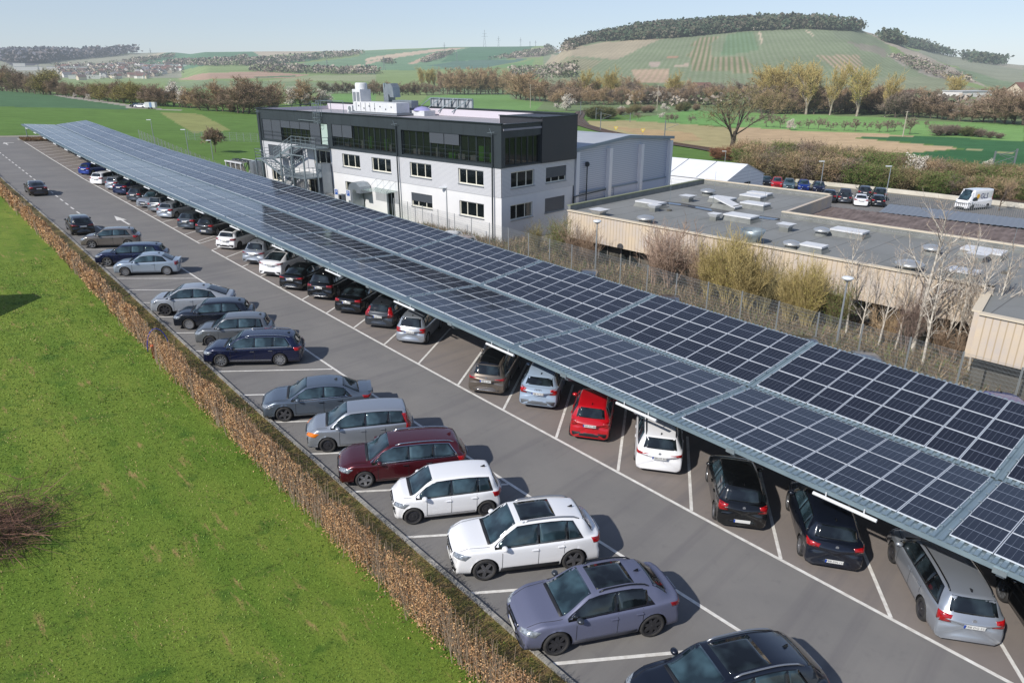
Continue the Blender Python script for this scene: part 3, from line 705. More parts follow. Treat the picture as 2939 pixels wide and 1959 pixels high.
# wb wheelbase, fo/ro overhangs, W width, H height, R wheel radius, zn nose height, xc/zc windscreen foot, xr windscreen head, xs/zs end of roof, xb/zb foot of rear window
KINDS = {
 'hatch': dict(wb=2.58, fo=.86, ro=.76, W=1.78, H=1.48, R=.315, zn=.74, xc=1.12, zc=.98, xr=.36, xs=-1.52, zs=1.39, xb=-1.86, zb=1.0, bf=.86, br=.97),
 'small': dict(wb=2.45, fo=.78, ro=.66, W=1.69, H=1.49, R=.30, zn=.76, xc=1.08, zc=.99, xr=.40, xs=-1.45, zs=1.42, xb=-1.72, zb=1.0, bf=.88, br=.97),
 'city': dict(wb=2.42, fo=.60, ro=.56, W=1.65, H=1.47, R=.30, zn=.74, xc=1.22, zc=.98, xr=.50, xs=-1.42, zs=1.41, xb=-1.68, zb=.94, bf=.85, br=.92),
 'mpv': dict(wb=2.49, fo=.78, ro=.76, W=1.74, H=1.55, R=.31, zn=.78, xc=1.22, zc=1.03, xr=.42, xs=-1.72, zs=1.49, xb=-1.96, zb=.98, bf=.9, br=1.0),
 'wagon': dict(wb=2.72, fo=.88, ro=1.04, W=1.82, H=1.48, R=.325, zn=.74, xc=1.18, zc=.97, xr=.40, xs=-1.95, zs=1.40, xb=-2.30, zb=.98, bf=.85, br=.96),
 'suv': dict(wb=2.68, fo=.90, ro=.91, W=1.85, H=1.67, R=.36, zn=.86, xc=1.16, zc=1.08, xr=.36, xs=-1.62, zs=1.57, xb=-2.06, zb=1.08, bf=.95, br=1.04),
 'crossover': dict(wb=2.66, fo=.90, ro=.88, W=1.84, H=1.53, R=.36, zn=.78, xc=1.14, zc=1.02, xr=.30, xs=-1.36, zs=1.41, xb=-1.98, zb=1.06, bf=.90, br=1.01),
 'sedan': dict(wb=2.72, fo=.88, ro=1.0, W=1.81, H=1.43, R=.33, zn=.72, xc=1.14, zc=.95, xr=.34, xs=-1.0, zs=1.36, xb=-1.80, zb=1.04, bf=.84, br=.95, deck=1.02),
 'fastback': dict(wb=2.80, fo=.86, ro=.92, W=1.87, H=1.60, R=.37, zn=.84, xc=1.42, zc=1.04, xr=.44, xs=-.85, zs=1.53, xb=-2.05, zb=1.14, bf=.94, br=1.06),
 'compact': dict(wb=2.62, fo=.78, ro=.80, W=1.75, H=1.42, R=.315, zn=.72, xc=1.0, zc=.94, xr=.24, xs=-.98, zs=1.35, xb=-1.78, zb=1.0, bf=.84, br=.95, deck=.985),
 'van': dict(wb=3.66, fo=1.0, ro=1.25, W=2.02, H=2.62, R=.36, zn=1.0, xc=2.35, zc=1.35, xr=1.42, xs=-2.75, zs=2.58, xb=-3.0, zb=1.4, bf=1.1, br=1.25),
}
RIMS = {}
def wheel_mesh(R, style):
    key = (round(R, 3), style)
    if key in RIMS: return RIMS[key]
    w = .105; r = R * .735
    t = MB(); t.lathe([(r, -w), (R - .03, -w), (R - .006, -w + .03), (R, -w + .05), (R, w - .05), (R - .006, w - .03), (R - .03, w), (r + .012, w), (r, w - .02), (r, -w)], n=26, ax='y')
    mt = t.mesh('wheel', TYRE, True)
    g = MB(); m = {'alloy': ALLOY, 'multi': ALLOY, 'dark': ALLOYD, 'black': ALLOYB, 'steel': ALLOYB, 'cap': ALLOY, 'white': ALLOY}[style]
    g.m = 0; g.lathe([(r, w - .02), (r - .025, w - .025), (r - .03, w - .07)], n=24, ax='y')
    g.m = 1; g.lathe([(r - .03, w - .07), (.001, w - .075)], n=24, ax='y')
    g.m = 0; g.lathe([(.055, w - .03), (.05, w - .015), (.001, w - .012)], n=10, ax='y')
    ns = {'alloy': 5, 'multi': 10, 'dark': 5, 'black': 7, 'steel': 0, 'cap': 8, 'white': 12}[style]
    if ns == 0:
        g.lathe([(r - .03, w - .05), (r * .62, w - .03), (r * .3, w - .035), (.05, w - .03)], n=20, ax='y')
    for k in range(ns):
        a = 2 * math.pi * k / ns; ca, sa = math.cos(a), math.sin(a); wi, wo = (.036, .026) if ns > 7 else (.055, .04)
        if style == 'cap': wi, wo = .05, .075
        def pt(rad, off, y): return (rad * ca - off * sa, y, rad * sa + off * ca)
        g.hexa([pt(.04, -wi, w - .06), pt(.04, wi, w - .06), pt(r - .02, wo, w - .06), pt(r - .02, -wo, w - .06), pt(.04, -wi, w - .022), pt(.04, wi, w - .022), pt(r - .02, wo, w - .03), pt(r - .02, -wo, w - .03)])
    RIMS[key] = (mt, g.mesh('rim', [m, WELL]))
    return RIMS[key]
MIRR = {}
def mirror_mesh(m):
    if m.name not in MIRR:
        bm = bmesh.new(); bmesh.ops.create_icosphere(bm, subdivisions=2, radius=1)
        for v in bm.verts: v.co = Vector((v.co.x * .085 * (1 if v.co.x < 0 else 1.25), v.co.y * .115, v.co.z * .075))
        me = bpy.data.meshes.new('mirror'); bm.to_mesh(me); bm.free(); me.materials.append(m)
        me.polygons.foreach_set('use_smooth', [True] * len(me.polygons)); MIRR[m.name] = me
    return MIRR[m.name]
TXT = {}
def text_mesh(body, size, m, name='lettering', extr=.0):
    key = (body, size, m.name)
    if key in TXT: return TXT[key]
    cu = bpy.data.curves.new(name, 'FONT'); cu.body = body; cu.size = size; cu.align_x = 'CENTER'; cu.align_y = 'CENTER'; cu.extrude = extr; cu.resolution_u = 2
    o = bpy.data.objects.new(name, cu); COL.objects.link(o)
    dg = bpy.context.evaluated_depsgraph_get(); dg.update()
    me = bpy.data.meshes.new_from_object(o.evaluated_get(dg)); me.name = name
    bpy.data.objects.remove(o); bpy.data.curves.remove(cu)
    me.materials.clear(); me.materials.append(m); TXT[key] = me
    return me

class Car:
    def __init__(s, kind, over):
        s.p = dict(KINDS[kind]); s.p.update(over); s.kind = kind; p = s.p
        s.xN = p['wb'] / 2 + p['fo']; s.xT = -(p['wb'] / 2 + p['ro']); s.hw = p['W'] / 2
        xN, xT, zn = s.xN, s.xT, p['zn']; dk = p.get('deck')
        pts = [(xT, (dk or p['zb']) - .12), (xT + .05, (dk or p['zb']) - .02)]
        if dk: pts += [(xT + .12, dk), (p['xb'], p['zb'])]
        else: pts += [(max(p['xb'], xT + .09), p['zb'] + .015)]
        pts += [(p['xs'], p['zs']), (p['xs'] * .55 + p['xr'] * .45, p['H']), (p['xr'], p['H'] - .045), (p['xc'], p['zc'])]
        pts += [((p['xc'] + xN) / 2 + .05, (p['zc'] + zn) / 2 + .055), (xN - .12, zn + .02), (xN - .03, zn - .04), (xN, zn - .10)]
        s.top_x = [a for a, _ in pts]; s.top_z = [b for _, b in pts]
    def top(s, x): return pchip(s.top_x, s.top_z, x)
    def belt(s, x):
        p = s.p; return min(p['bf'] + (p['br'] - p['bf']) * sstep(s.xN, s.xT, x) ** .8, s.top(x) - .05)
    def half(s, x):
        p = s.p; f = max(0, (x - (p['wb'] / 2 - .35)) / (p['fo'] + .35)); r = max(0, (-(x) - (p['wb'] / 2 - .25)) / (p['ro'] + .25))
        return s.hw * (1 - .115 * f ** 2.2 - .085 * r ** 2.2)
    def roofw(s, x):
        p = s.p; k = s.half(x)
        if x > p['xc']: return k * .80
        if x > p['xr']: t = (p['xc'] - x) / (p['xc'] - p['xr']); return k * (.80 - .13 * sstep(0, 1, t))
        if x > p['xs']: return k * .665 if s.kind != 'van' else k * .82
        t = min(1, (p['xs'] - x) / max(.05, p['xs'] - p['xb'])); return k * ((.665 if s.kind != 'van' else .82) + .10 * t)
    def warp(s, x, y, z):
        f = x / (s.xN if x > 0 else -s.xT); g = sstep(.45, 1.0, abs(f)); yy = min(1.0, abs(y) / s.hw)
        dx = g * (.07 * yy ** 2 + .20 * yy ** 7)
        if x > 0: dx -= .05 * g * sstep(.75, .45, z); dx += .05 * g * sstep(.34, .2, z)
        else: dx -= .055 * g * sstep(.72, .5, z) * sstep(.2, .32, z)
        return Vector((x - math.copysign(dx, x), y, z))
    def section(s, x):
        w, bz, tz, rw = s.half(x), s.belt(x), s.top(x), s.roofw(x)
        zl = .2 if s.p['R'] < .34 else .24
        P = [(.80 * w, zl), (.955 * w, zl + .02), (.985 * w, zl + .1)]
        for f, z in ((1.0, .42), (1.0, .5), (1.0, .58), (.998, .66), (.99, .74), (.982, .82)):
            z2 = zl + .1 + (bz - .06 - zl - .1) * ((z - .34) / (.82 - .34)); P.append((f * w, z2))
        P += [(.972 * w, bz - .03), (.955 * w, bz), (.925 * w, bz + .018)]
        te = max(tz - .045, bz + .025); y0 = .915 * w
        for k in range(1, 6):
            t = k / 5; bul = .018 * math.sin(math.pi * t) * sstep(0, .3, te - bz)
            P.append((y0 + (rw - y0) * t + bul, bz + .02 + (te - bz - .02) * t))
        cr = max(tz, te + .004)
        P += [(rw - .035, te + (cr - te) * .45), (rw * .82, te + (cr - te) * .72), (rw * .5, te + (cr - te) * .92), (0.0, cr)]
        return P
    def build(s):
        p = s.p; R = p['R']; ra = R + .055
        n = int((s.xN - s.xT) / .065); xs = [s.xT + (s.xN - s.xT) * i / n for i in range(n + 1)]
        secs = [s.section(x) for x in xs]; m = len(secs[0]); V = []; inside_ = []
        def arch(x, z):
            for xc in (p['wb'] / 2, -p['wb'] / 2):
                dx, dz = x - xc, z - R
                if math.hypot(dx, dz) < ra or (z < R and abs(dx) < ra):
                    if z < R: return xc + math.copysign(ra, dx), z, True
                    r = max(1e-4, math.hypot(dx, dz)); return xc + dx / r * ra, R + dz / r * ra, True
            return x, z, False
        idx = {}
        for sg in (1, -1):
            for i, x in enumerate(xs):
                for j, (y, z) in enumerate(secs[i]):
                    if sg == -1 and j == m - 1: idx[(sg, i, j)] = idx[(1, i, j)]; continue
                    v = s.warp(x, y * sg, z); ins = False
                    if j <= 10:
                        xx, zz, ins = arch(v.x, v.z)
                        if ins: v = Vector((xx, v.y, min(zz, s.belt(x) - .04)))
                    idx[(sg, i, j)] = len(V); V.append(v); inside_.append(ins)
        Fc = []
        for sg in (1, -1):
            for i in range(n):
                for j in range(m - 1):
                    q = [idx[(sg, i, j)], idx[(sg, i + 1, j)], idx[(sg, i + 1, j + 1)], idx[(sg, i, j + 1)]]
                    if all(inside_[k] for k in q): continue
                    if len(set(q)) < 3: continue
                    Fc.append(tuple(q if sg == -1 else q[::-1]))
        # rounded ends: two shrinking rings and a cap
        for i, sx in ((0, -1), (n, 1)):
            ring = [idx[(1, i, j)] for j in range(m)] + [idx[(-1, i, j)] for j in range(m - 2, -1, -1)]
            cz = sum(V[k].z for k in ring) / len(ring); prev = ring
            for sc_, dx in ((.93, .028), (.6, .05), (.2, .06)):
                new = []
                for k in ring:
                    v = V[k]; new.append(len(V)); V.append(Vector((v.x + sx * dx * (1 - .3 * (1 - sc_)), v.y * sc_, cz + (v.z - cz) * (sc_ if sc_ > .9 else sc_)))); inside_.append(False)
                for a in range(len(ring)):
                    b_ = (a + 1) % len(ring); q = (prev[a], prev[b_], new[b_], new[a]); Fc.append(q if sx == 1 else q[::-1])
                prev = new
            Fc.append(tuple(prev) if sx == 1 else tuple(prev[::-1]))
        s.V, s.F = V, Fc
        s.bvh = BVHTree.FromPolygons([tuple(v) for v in V], Fc)
        # dark under-tray and wheel wells in the same mesh
        mb = MB(); mb.v = [tuple(v) for v in V]; mb.f = list(Fc); mb.mi = [0] * len(Fc); mb.m = 1
        zl = .2 if R < .34 else .24; hw = s.hw
        mb.hexa([(s.xT + .2, -.8 * hw, zl), (s.xN - .2, -.8 * hw, zl), (s.xN - .2, .8 * hw, zl), (s.xT + .2, .8 * hw, zl), (s.xT + .2, -.5 * hw, .62), (s.xN - .3, -.5 * hw, .62), (s.xN - .3, .5 * hw, .62), (s.xT + .2, .5 * hw, .62)])
        for xc in (p['wb'] / 2, -p['wb'] / 2):
            for sg in (1, -1):
                k0 = len(mb.v); N_ = 12
                for a in range(N_ + 1):
                    th = math.pi * a / N_
                    for y in (.972, .5): mb.v.append((xc + ra * math.cos(th), sg * y * hw, R + ra * math.sin(th)))
                for a in range(N_): mb.f.append((k0 + 2 * a, k0 + 2 * a + 1, k0 + 2 * a + 3, k0 + 2 * a + 2)); mb.mi.append(1)
                k0 = len(mb.v); mb.v += [(xc + ra * math.cos(math.pi * a / N_), sg * .5 * hw, R + ra * math.sin(math.pi * a / N_)) for a in range(N_ + 1)] + [(xc + ra, sg * .5 * hw, .1), (xc - ra, sg * .5 * hw, .1)]
                mb.f.append(tuple(range(k0, k0 + N_ + 1)) + (k0 + N_ + 2, k0 + N_ + 1)); mb.mi.append(1)
        s.mb = mb
    def cast(s, pt, d, off):
        d = Vector(d).normalized(); h = s.bvh.ray_cast(Vector(pt) - d * 4, d)
        if h[0] is None: return None
        nrm = h[1] if h[1].dot(d) < 0 else -h[1]
        return h[0] + nrm * off
    def decal(s, pts, d, off=.006, sub=5, rings=3, mb=None, mi=0):
        """a patch laid on the bodywork: outline points are thrown onto the body along d"""
        pts = [Vector(q) for q in pts]; out = []
        for i, a in enumerate(pts):
            b_ = pts[(i + 1) % len(pts)]; k = max(1, min(sub, int((b_ - a).length / .09) + 1))
            out += [a.lerp(b_, f / k) for f in range(k)]
        c = sum(out, Vector()) / len(out); own = mb is None; mb = mb or MB(); mb.m = mi
        R_ = []
        for r in range(rings):
            row = []
            for q in out:
                h = s.cast(q.lerp(c, r / rings), d, off)
                if h is None: return mb
                row.append(h)
            R_.append(row)
        ch = s.cast(c, d, off)
        if ch is None: return mb
        base = len(mb.v); n = len(out)
        dv = Vector(d).normalized()
        for q in R_[0]: mb.v.append(tuple(q + dv * (off + .006)))
        for row in R_: mb.v += [tuple(q) for q in row]
        mb.v.append(tuple(ch)); last = len(mb.v) - 1
        nn = (R_[0][1] - R_[0][0]).cross(ch - R_[0][0]); flip = nn.dot(dv) > 0
        def add(q): mb.f.append(tuple(q[::-1]) if flip else tuple(q)); mb.mi.append(mi)
        for r in range(rings):
            for i in range(n):
                a = base + r * n + i; b_ = base + r * n + (i + 1) % n; add((a, b_, b_ + n, a + n))
        for i in range(n): add((base + rings * n + i, base + rings * n + (i + 1) % n, last))
        return mb
    def ribbon(s, pts, d, w, off, mb, mi=0):
        """thin line on the bodywork"""
        hits = [s.cast(q, d, off) for q in pts]; mb.m = mi; dv = Vector(d).normalized()
        for a, b_ in zip(hits, hits[1:]):
            if a is None or b_ is None or (a - b_).length > .6: continue
            e = (b_ - a).cross(dv).normalized() * w / 2; q = [a - e, b_ - e, b_ + e, a + e]
            if (q[1] - q[0]).cross(q[2] - q[0]).dot(dv) > 0: q.reverse()
            mb.face(q)

def side_glass(c, sg, x0, x1, lo=.03, hi=.085, sl0=0.0, sl1=0.0, n=7):
    """outline of glass between x0 (rear) and x1 (front) following beltline and roof"""
    b = [(x0 + (x1 - x0) * i / n) for i in range(n + 1)]
    bot = [Vector((x, sg, c.belt(x) + lo)) for x in b]
    x0t, x1t = x0 + sl0, x1 - sl1
    top = [Vector((x, sg, max(c.belt(x) + lo + .005, c.top(x) - hi))) for x in [x1t + (x0t - x1t) * i / n for i in range(n + 1)]]
    return bot + top

def make_car(kind, pm, label, loc, ang, name='parked_car', cat='car', group=None, rim='alloy', rails=None, pano=False, tail='corner', tailm=REDL, plate='rear', ptext=None,
             doors=4, cladding=False, chrome=False, trim=None, detail=2, low=None, spoiler=False, roofpaint=None, sideglass=None, badge=None, lampm=HEADL, over={}, fin=True, bright_sill=False, rearbar=None, plow=False):
    c = Car(kind, over); c.build(); p = c.p; hw = c.hw; R = p['R']; mb = c.mb
    # orientation follows the slope of the ground
    n = Vector((-(gz(loc[0] + 1, loc[1]) - gz(loc[0] - 1, loc[1])) / 2, -(gz(loc[0], loc[1] + 1) - gz(loc[0], loc[1] - 1)) / 2, 1)).normalized()
    fx = Vector((math.cos(ang), math.sin(ang), 0)); fx = (fx - n * fx.dot(n)).normalized(); fy = n.cross(fx)
    M = Matrix(((fx.x, fy.x, n.x, loc[0]), (fx.y, fy.y, n.y, loc[1]), (fx.z, fy.z, n.z, loc[2]), (0, 0, 0, 1)))
    root = empty(name, label, cat, group=group, mw=M)
    xr, xs, xc, xb, H = p['xr'], p['xs'], p['xc'], p['xb'], p['H']
    sgs = (1, -1)
    xf = xc - .10; xe = xs - (.02 if kind not in ('sedan', 'fastback', 'compact') else .42)
    if kind == 'fastback': xe = xs - .62
    if kind == 'van': xe = .95
    bp = xr - .62 if kind != 'city' else xr - .55        # B pillar
    if doors == 2: bp -= .22
    cp = bp - .88                                         # C pillar
    if detail > 0:     # door gaps, bonnet edge, tailgate edge
        for sg in sgs:
            xd = p['wb'] / 2 - R - .14
            for x in ([xd, bp + .02] + ([max(cp + .06, -p['wb'] / 2 + .32)] if doors == 4 else [])):
                c.ribbon([(x, sg, .30 + (c.belt(x) - .30) * i / 6) for i in range(7)], (0, -sg, 0), .014, .004, mb, 2)
            c.ribbon([(-p['wb'] / 2 + R + .1 + (xd + p['wb'] / 2 - R - .1) * i / 8, sg, .31) for i in range(9)], (0, -sg, 0), .014, .004, mb, 2)
            c.ribbon([(xc + .02 + (c.xN - .2 - xc) * i / 8, sg * c.half(xc + (c.xN - xc) * i / 8) * (.80 - .05 * i / 8), 2) for i in range(9)], (0, 0, -1), .014, .004, mb, 2)
    if cladding:
        cm = cladding if not isinstance(cladding, bool) else BLK
        for sg in sgs:
            for xw in (p['wb'] / 2, -p['wb'] / 2):
                k0 = []
                for a in range(15):
                    th = -.12 + (math.pi + .24) * a / 14
                    row = []
                    for rr in (R + .05, R + .125):
                        h = c.cast((xw + rr * math.cos(th), sg, max(.26, R + rr * math.sin(th))), (0, -sg, 0), .012)
                        row.append(h)
                    k0.append(row)
                mb.m = 3
                for a, b_ in zip(k0, k0[1:]):
                    if None in a or None in b_: continue
                    mb.face([a[0], b_[0], b_[1], a[1]] if sg == -1 else [a[0], a[1], b_[1], b_[0]])
            c.decal([(-p['wb'] / 2 + R + .1, sg, .26), (p['wb'] / 2 - R - .1, sg, .26), (p['wb'] / 2 - R - .1, sg, .40), (-p['wb'] / 2 + R + .1, sg, .40)], (0, -sg, 0), .012, 20, 2, mb, 3)
        for xx, d in ((c.xT, (1, 0, 0)), (c.xN, (-1, 0, 0))):
            c.decal([(xx, -.82 * hw, .30), (xx, .82 * hw, .30), (xx, .86 * hw, .47), (xx, -.86 * hw, .47)], d, .012, 8, 2, mb, 3)
    else: cm = BLK
    if low: c.decal([(c.xT, -.8 * hw, .27), (c.xT, .8 * hw, .27), (c.xT, .84 * hw, .43), (c.xT, -.84 * hw, .43)], (1, 0, 0), .01, 8, 2, mb, 3)
    link('body', mb.mesh('body', [pm, WELL, SEAM, cm], True), root)
    bo = root.children[0] if root.children else None
    def part(nm, m_, mats, parent=root, smooth=True):
        if not m_.f: return None
        return m_.build(nm, mats, parent, smooth)
    # windscreen, rear window
    z3 = 3
    wl, wu = c.roofw(xc) - .075, c.roofw(xr) - .065
    part('windscreen', c.decal([(xc - .01, -wl, z3), (xc - .01, wl, z3), (xr + .05, wu, z3), (xr + .05, -wu, z3)], (0, 0, -1), .005, 7, 5), GLASSW)
    wp = MB(); cz = [(xc + .075, -wl * .98, z3), (xc + .085, 0, z3), (xc + .075, wl * .98, z3), (xc - .015, wl * .99, z3), (xc - .015, -wl * .99, z3)]
    part('wiper_panel', c.decal(cz, (0, 0, -1), .009, 7, 2), BLK)
    gl = sideglass or GLASS
    if kind != 'van':
        ul, ub = c.roofw(xs) - .045, c.roofw(xb) - .035
        if kind in ('sedan', 'fastback', 'compact'):
            q = [(xs - .06, -ul, z3), (xs - .06, ul, z3), (xb + .07, ub, z3), (xb + .07, -ub, z3)]; dr = (0, 0, -1)
        else:
            zt, zb_ = c.top(xs - .03) - .03, p['zb'] + .0
            q = [(xs, -ul, zt), (xs, ul, zt), (xs, ub, zb_), (xs, -ub, zb_)]; dr = (1, 0, -.12)
        part('rear_window', c.decal(q, dr, .006, 7, 4), GLASSD if sideglass is None else sideglass)
    # side windows on a black surround
    for sg in sgs:
        full = side_glass(c, sg, xe + .02, xf, .018, .07, .30 if kind not in ('mpv', 'city', 'small') else .12, 0)
        d = (0, -sg, 0)
        if kind == 'van': full = side_glass(c, sg, xr - .75, xf, .03, .9, 0, 0)
        if chrome: part('window_chrome', c.decal(side_glass(c, sg, xe - .01, xf + .03, -.008, .052, .31 if kind not in ('mpv', 'city', 'small') else .12, 0), d, .004, 4, 4), CHROME)
        part('window_surround', c.decal(full, d, .006, 4, 4), GLOSSB)
        spans = [(bp + .03, xf - .12, 0, 0)]
        if kind == 'van': spans = [(xr - .70, xf - .1, 0, 0)]
        elif doors == 4:
            spans.append((cp + .03, bp - .03, 0, 0))
            if cp - xe > .22: spans.append((xe + .10, cp - .02, .26 if kind not in ('mpv', 'city', 'small') else .1, 0))
        else: spans.append((xe + .12, bp - .03, .26, 0))
        for a, b_, q0, q1 in spans:
            if kind == 'van': o_ = side_glass(c, sg, a, b_, .05, .92, q0, q1)
            else: o_ = side_glass(c, sg, a, b_, .04, .095, q0, q1)
            part('side_window', c.decal(o_, d, .010, 4, 4), gl)
        # mirror
        xm = xf - .28; me = mirror_mesh(pm if trim is None else trim); o = link('mirror', me, root)
        o.location = (xm, sg * (c.half(xm) * .955 + .075), c.belt(xm) + .085); o.scale = (1, 1, 1)
        # handles
        if detail > 1:
            for xh in [bp + .12] + ([max(cp + .14, -p['wb'] / 2 + .42)] if doors == 4 else []):
                m_ = MB(); h = c.cast((xh, sg, c.belt(xh) - .13), d, .0)
                if h: m_.box(h + Vector((0, sg * .018, 0)), (.19, .03, .028)); part('door_handle', m_, CHROME if chrome else pm, root, False)
        # lamps
        zn = p['zn']
        hp = [(c.xN - .50, sg * .92 * hw, zn - .0), (c.xN - .08, sg * .50 * hw, zn - .05), (c.xN - .05, sg * .52 * hw, zn - .15), (c.xN - .30, sg * .93 * hw, zn - .13)]
        dh = (-.75, -.55 * sg, -.35)
        part('headlight', c.decal(hp, dh, .009, 6, 3), lampm)
        dt = (.75, -.6 * sg, 0)
        zb_ = (p.get('deck') or p['zb'])
        if tail == 'corner': tp = [(c.xT + .32, sg * .97 * hw, zb_ - .04), (c.xT, sg * .58 * hw, zb_ - .07), (c.xT, sg * .60 * hw, zb_ - .23), (c.xT + .26, sg * .97 * hw, zb_ - .21)]
        elif tail == 'square': tp = [(c.xT + .22, sg * .96 * hw, zb_ - .03), (c.xT, sg * .66 * hw, zb_ - .04), (c.xT, sg * .66 * hw, zb_ - .29), (c.xT + .2, sg * .96 * hw, zb_ - .28)]
        elif tail == 'slim': tp = [(c.xT + .34, sg * .97 * hw, zb_ - .07), (c.xT, sg * .45 * hw, zb_ - .12), (c.xT, sg * .48 * hw, zb_ - .20), (c.xT + .3, sg * .97 * hw, zb_ - .19)]
        elif tail == 'round': tp = [(c.xT + .16 + .14 * math.cos(a), sg * (.78 + .17 * math.cos(a)) * hw, zb_ - .18 + .13 * math.sin(a)) for a in [k * math.pi / 4 for k in range(8)]]
        elif tail == 'tall': tp = [(xb + .18, sg * .90 * hw, p['zs'] - .14), (xb + .06, sg * .76 * hw, p['zs'] - .14), (c.xT, sg * .68 * hw, zb_ - .1), (c.xT, sg * .66 * hw, zb_ - .27), (c.xT + .24, sg * .96 * hw, zb_ - .22), (c.xT + .2, sg * .95 * hw, zb_)]
        part('tail_light', c.decal(tp, dt, .010, 6, 3), tailm)
        if detail > 1 and lampm is HEADL and kind != 'van':
            pass
        if bright_sill: 
            m_ = MB(); c.ribbon([(-p['wb'] / 2 + R + .1 + (p['wb'] - 2 * R - .2) * i / 8, sg, .33) for i in range(9)], d, .045, .012, m_, 0); part('sill_trim', m_, CHROME)
        if rails is not None:
            m_ = MB(); ln = []
            for i in range(11):
                x = xr - .16 + (xs + .1 - xr + .16) * i / 10; h = c.cast((x, sg * (c.roofw(x) - .045), 3), (0, 0, -1), 0)
                if h: ln.append(h + Vector((0, 0, -.01 if i in (0, 10) else .045)))
            m_.tube(ln, .022, 6); part('roof_rail', m_, rails)
    # front grille and lower intake
    zn = p['zn']
    part('grille', c.decal([(c.xN, -.42 * hw, zn - .17), (c.xN, .42 * hw, zn - .17), (c.xN, .46 * hw, zn - .08), (c.xN, -.46 * hw, zn - .08)], (-1, 0, 0), .008, 6, 2), GLOSSB)
    part('air_intake', c.decal([(c.xN, -.62 * hw, .28), (c.xN, .62 * hw, .28), (c.xN, .55 * hw, .42), (c.xN, -.55 * hw, .42)], (-1, 0, 0), .013, 6, 2), GLOSSB)
    if pano:
        w_ = c.roofw(xr) - .14
        part('sunroof', c.decal([(xr - .12, -w_, 3), (xr - .12, w_, 3), (xr - 1.18, w_ * .98, 3), (xr - 1.18, -w_ * .98, 3)], (0, 0, -1), .006, 8, 3), GLASSD)
    if roofpaint:
        w_ = c.roofw(xr) - .03
        part('roof_panel', c.decal([(xr + .0, -w_, 3), (xr + .0, w_, 3), (xs + .02, w_, 3), (xs + .02, -w_, 3)], (0, 0, -1), .005, 10, 4), roofpaint)
    if spoiler:
        m_ = MB(); ys = [-.62, -.3, 0, .3, .62]; e = xs + .02 if kind not in ('sedan', 'fastback', 'compact') else c.xT + .16
        for a, b_ in zip(ys, ys[1:]):
            za, zc_ = c.cast((e, a * hw, 3), (0, 0, -1), 0), c.cast((e, b_ * hw, 3), (0, 0, -1), 0)
            if za and zc_:
                up = Vector((0, 0, .018)); bk = Vector((-.17, 0, .035 if kind in ('sedan', 'compact') else -.02))
                m_.hexa([za - up, zc_ - up, zc_ + bk - up, za + bk - up, za + up, zc_ + up, zc_ + bk + up * .4, za + bk + up * .4])
        part('spoiler', m_, pm, root, False)
    if fin and detail > 0:
        m_ = MB(); h = c.cast((xs + .22, 0, 3), (0, 0, -1), 0)
        if h: m_.hexa([h + Vector(v) for v in ((-.09, -.022, -.01), (.10, -.012, -.01), (.10, .012, -.01), (-.09, .022, -.01), (-.08, -.004, .07), (-.03, -.004, .065), (-.03, .004, .065), (-.08, .004, .07))]); part('aerial', m_, GLOSSB if pm is not P_WINE else pm, root, False)
    if rearbar: part('bumper_trim', c.decal([(c.xT, -.62 * hw, .275), (c.xT, .62 * hw, .275), (c.xT, .66 * hw, .325), (c.xT, -.66 * hw, .325)], (1, 0, 0), .016, 8, 2), rearbar)
    # third brake light and rear number plate
    zp = .42 if plow else (p.get('deck') or p['zb']) - .22
    for end in (('rear',) if plate == 'rear' else ('front', 'rear')):
        if end == 'rear': h = c.cast((c.xT, 0, zp), (1, 0, 0), .02); sx = -1
        else: h = c.cast((c.xN, 0, .46), (-1, 0, 0), .02); sx = 1
        if h is None: continue
        m_ = MB(); m_.box((0, 0, 0), (.012, .52, .115)); m_.m = 1; m_.box((sx * .004, sx * -.238 if sx == 1 else .238, 0), (.008, .045, .112))
        po = m_.build('number_plate', [PLATE, PLBLUE], root); po.location = h; po.rotation_euler = (0, math.radians(-8 if sx == -1 else 4), 0)
        if ptext and end == 'rear':
            t = link('plate_lettering', text_mesh(ptext, .098, INK), po); t.matrix_local = Matrix(((0, 0, -1, -.0078), (-1, 0, 0, -.02), (0, 1, 0, 0), (0, 0, 0, 1)))
    if badge and detail > 1:
        h = c.cast((c.xT, 0, (p.get('deck') or p['zb']) - .085), (1, 0, 0), .008)
        if h:
            m_ = MB(); 
            if badge == 'rings':
                for k in range(4): m_.tube([(0, -.105 + .07 * k + .045 * math.cos(a), .045 * math.sin(a)) for a in [2 * math.pi * i / 14 for i in range(15)]], .007, 5, False)
            else: m_.lathe([(.001, .0), (.05, .0), (.05, -.012), (.001, -.012)], n=14, ax='y'); m_.v = [(v[1], v[0], v[2]) for v in m_.v]
            o = m_.build('emblem', GREYTXT, root); o.location = h
    # wheels
    wm, rm = wheel_mesh(R, rim)
    for xw in (p['wb'] / 2, -p['wb'] / 2):
        for sg in sgs:
            w_ = link('wheel', wm, root); w_.location = (xw, sg * (hw - .112), R); r_ = link('rim', rm, w_)
            w_.rotation_euler = (0, random.uniform(0, 6), 0 if sg == 1 else math.pi)
    return root, c
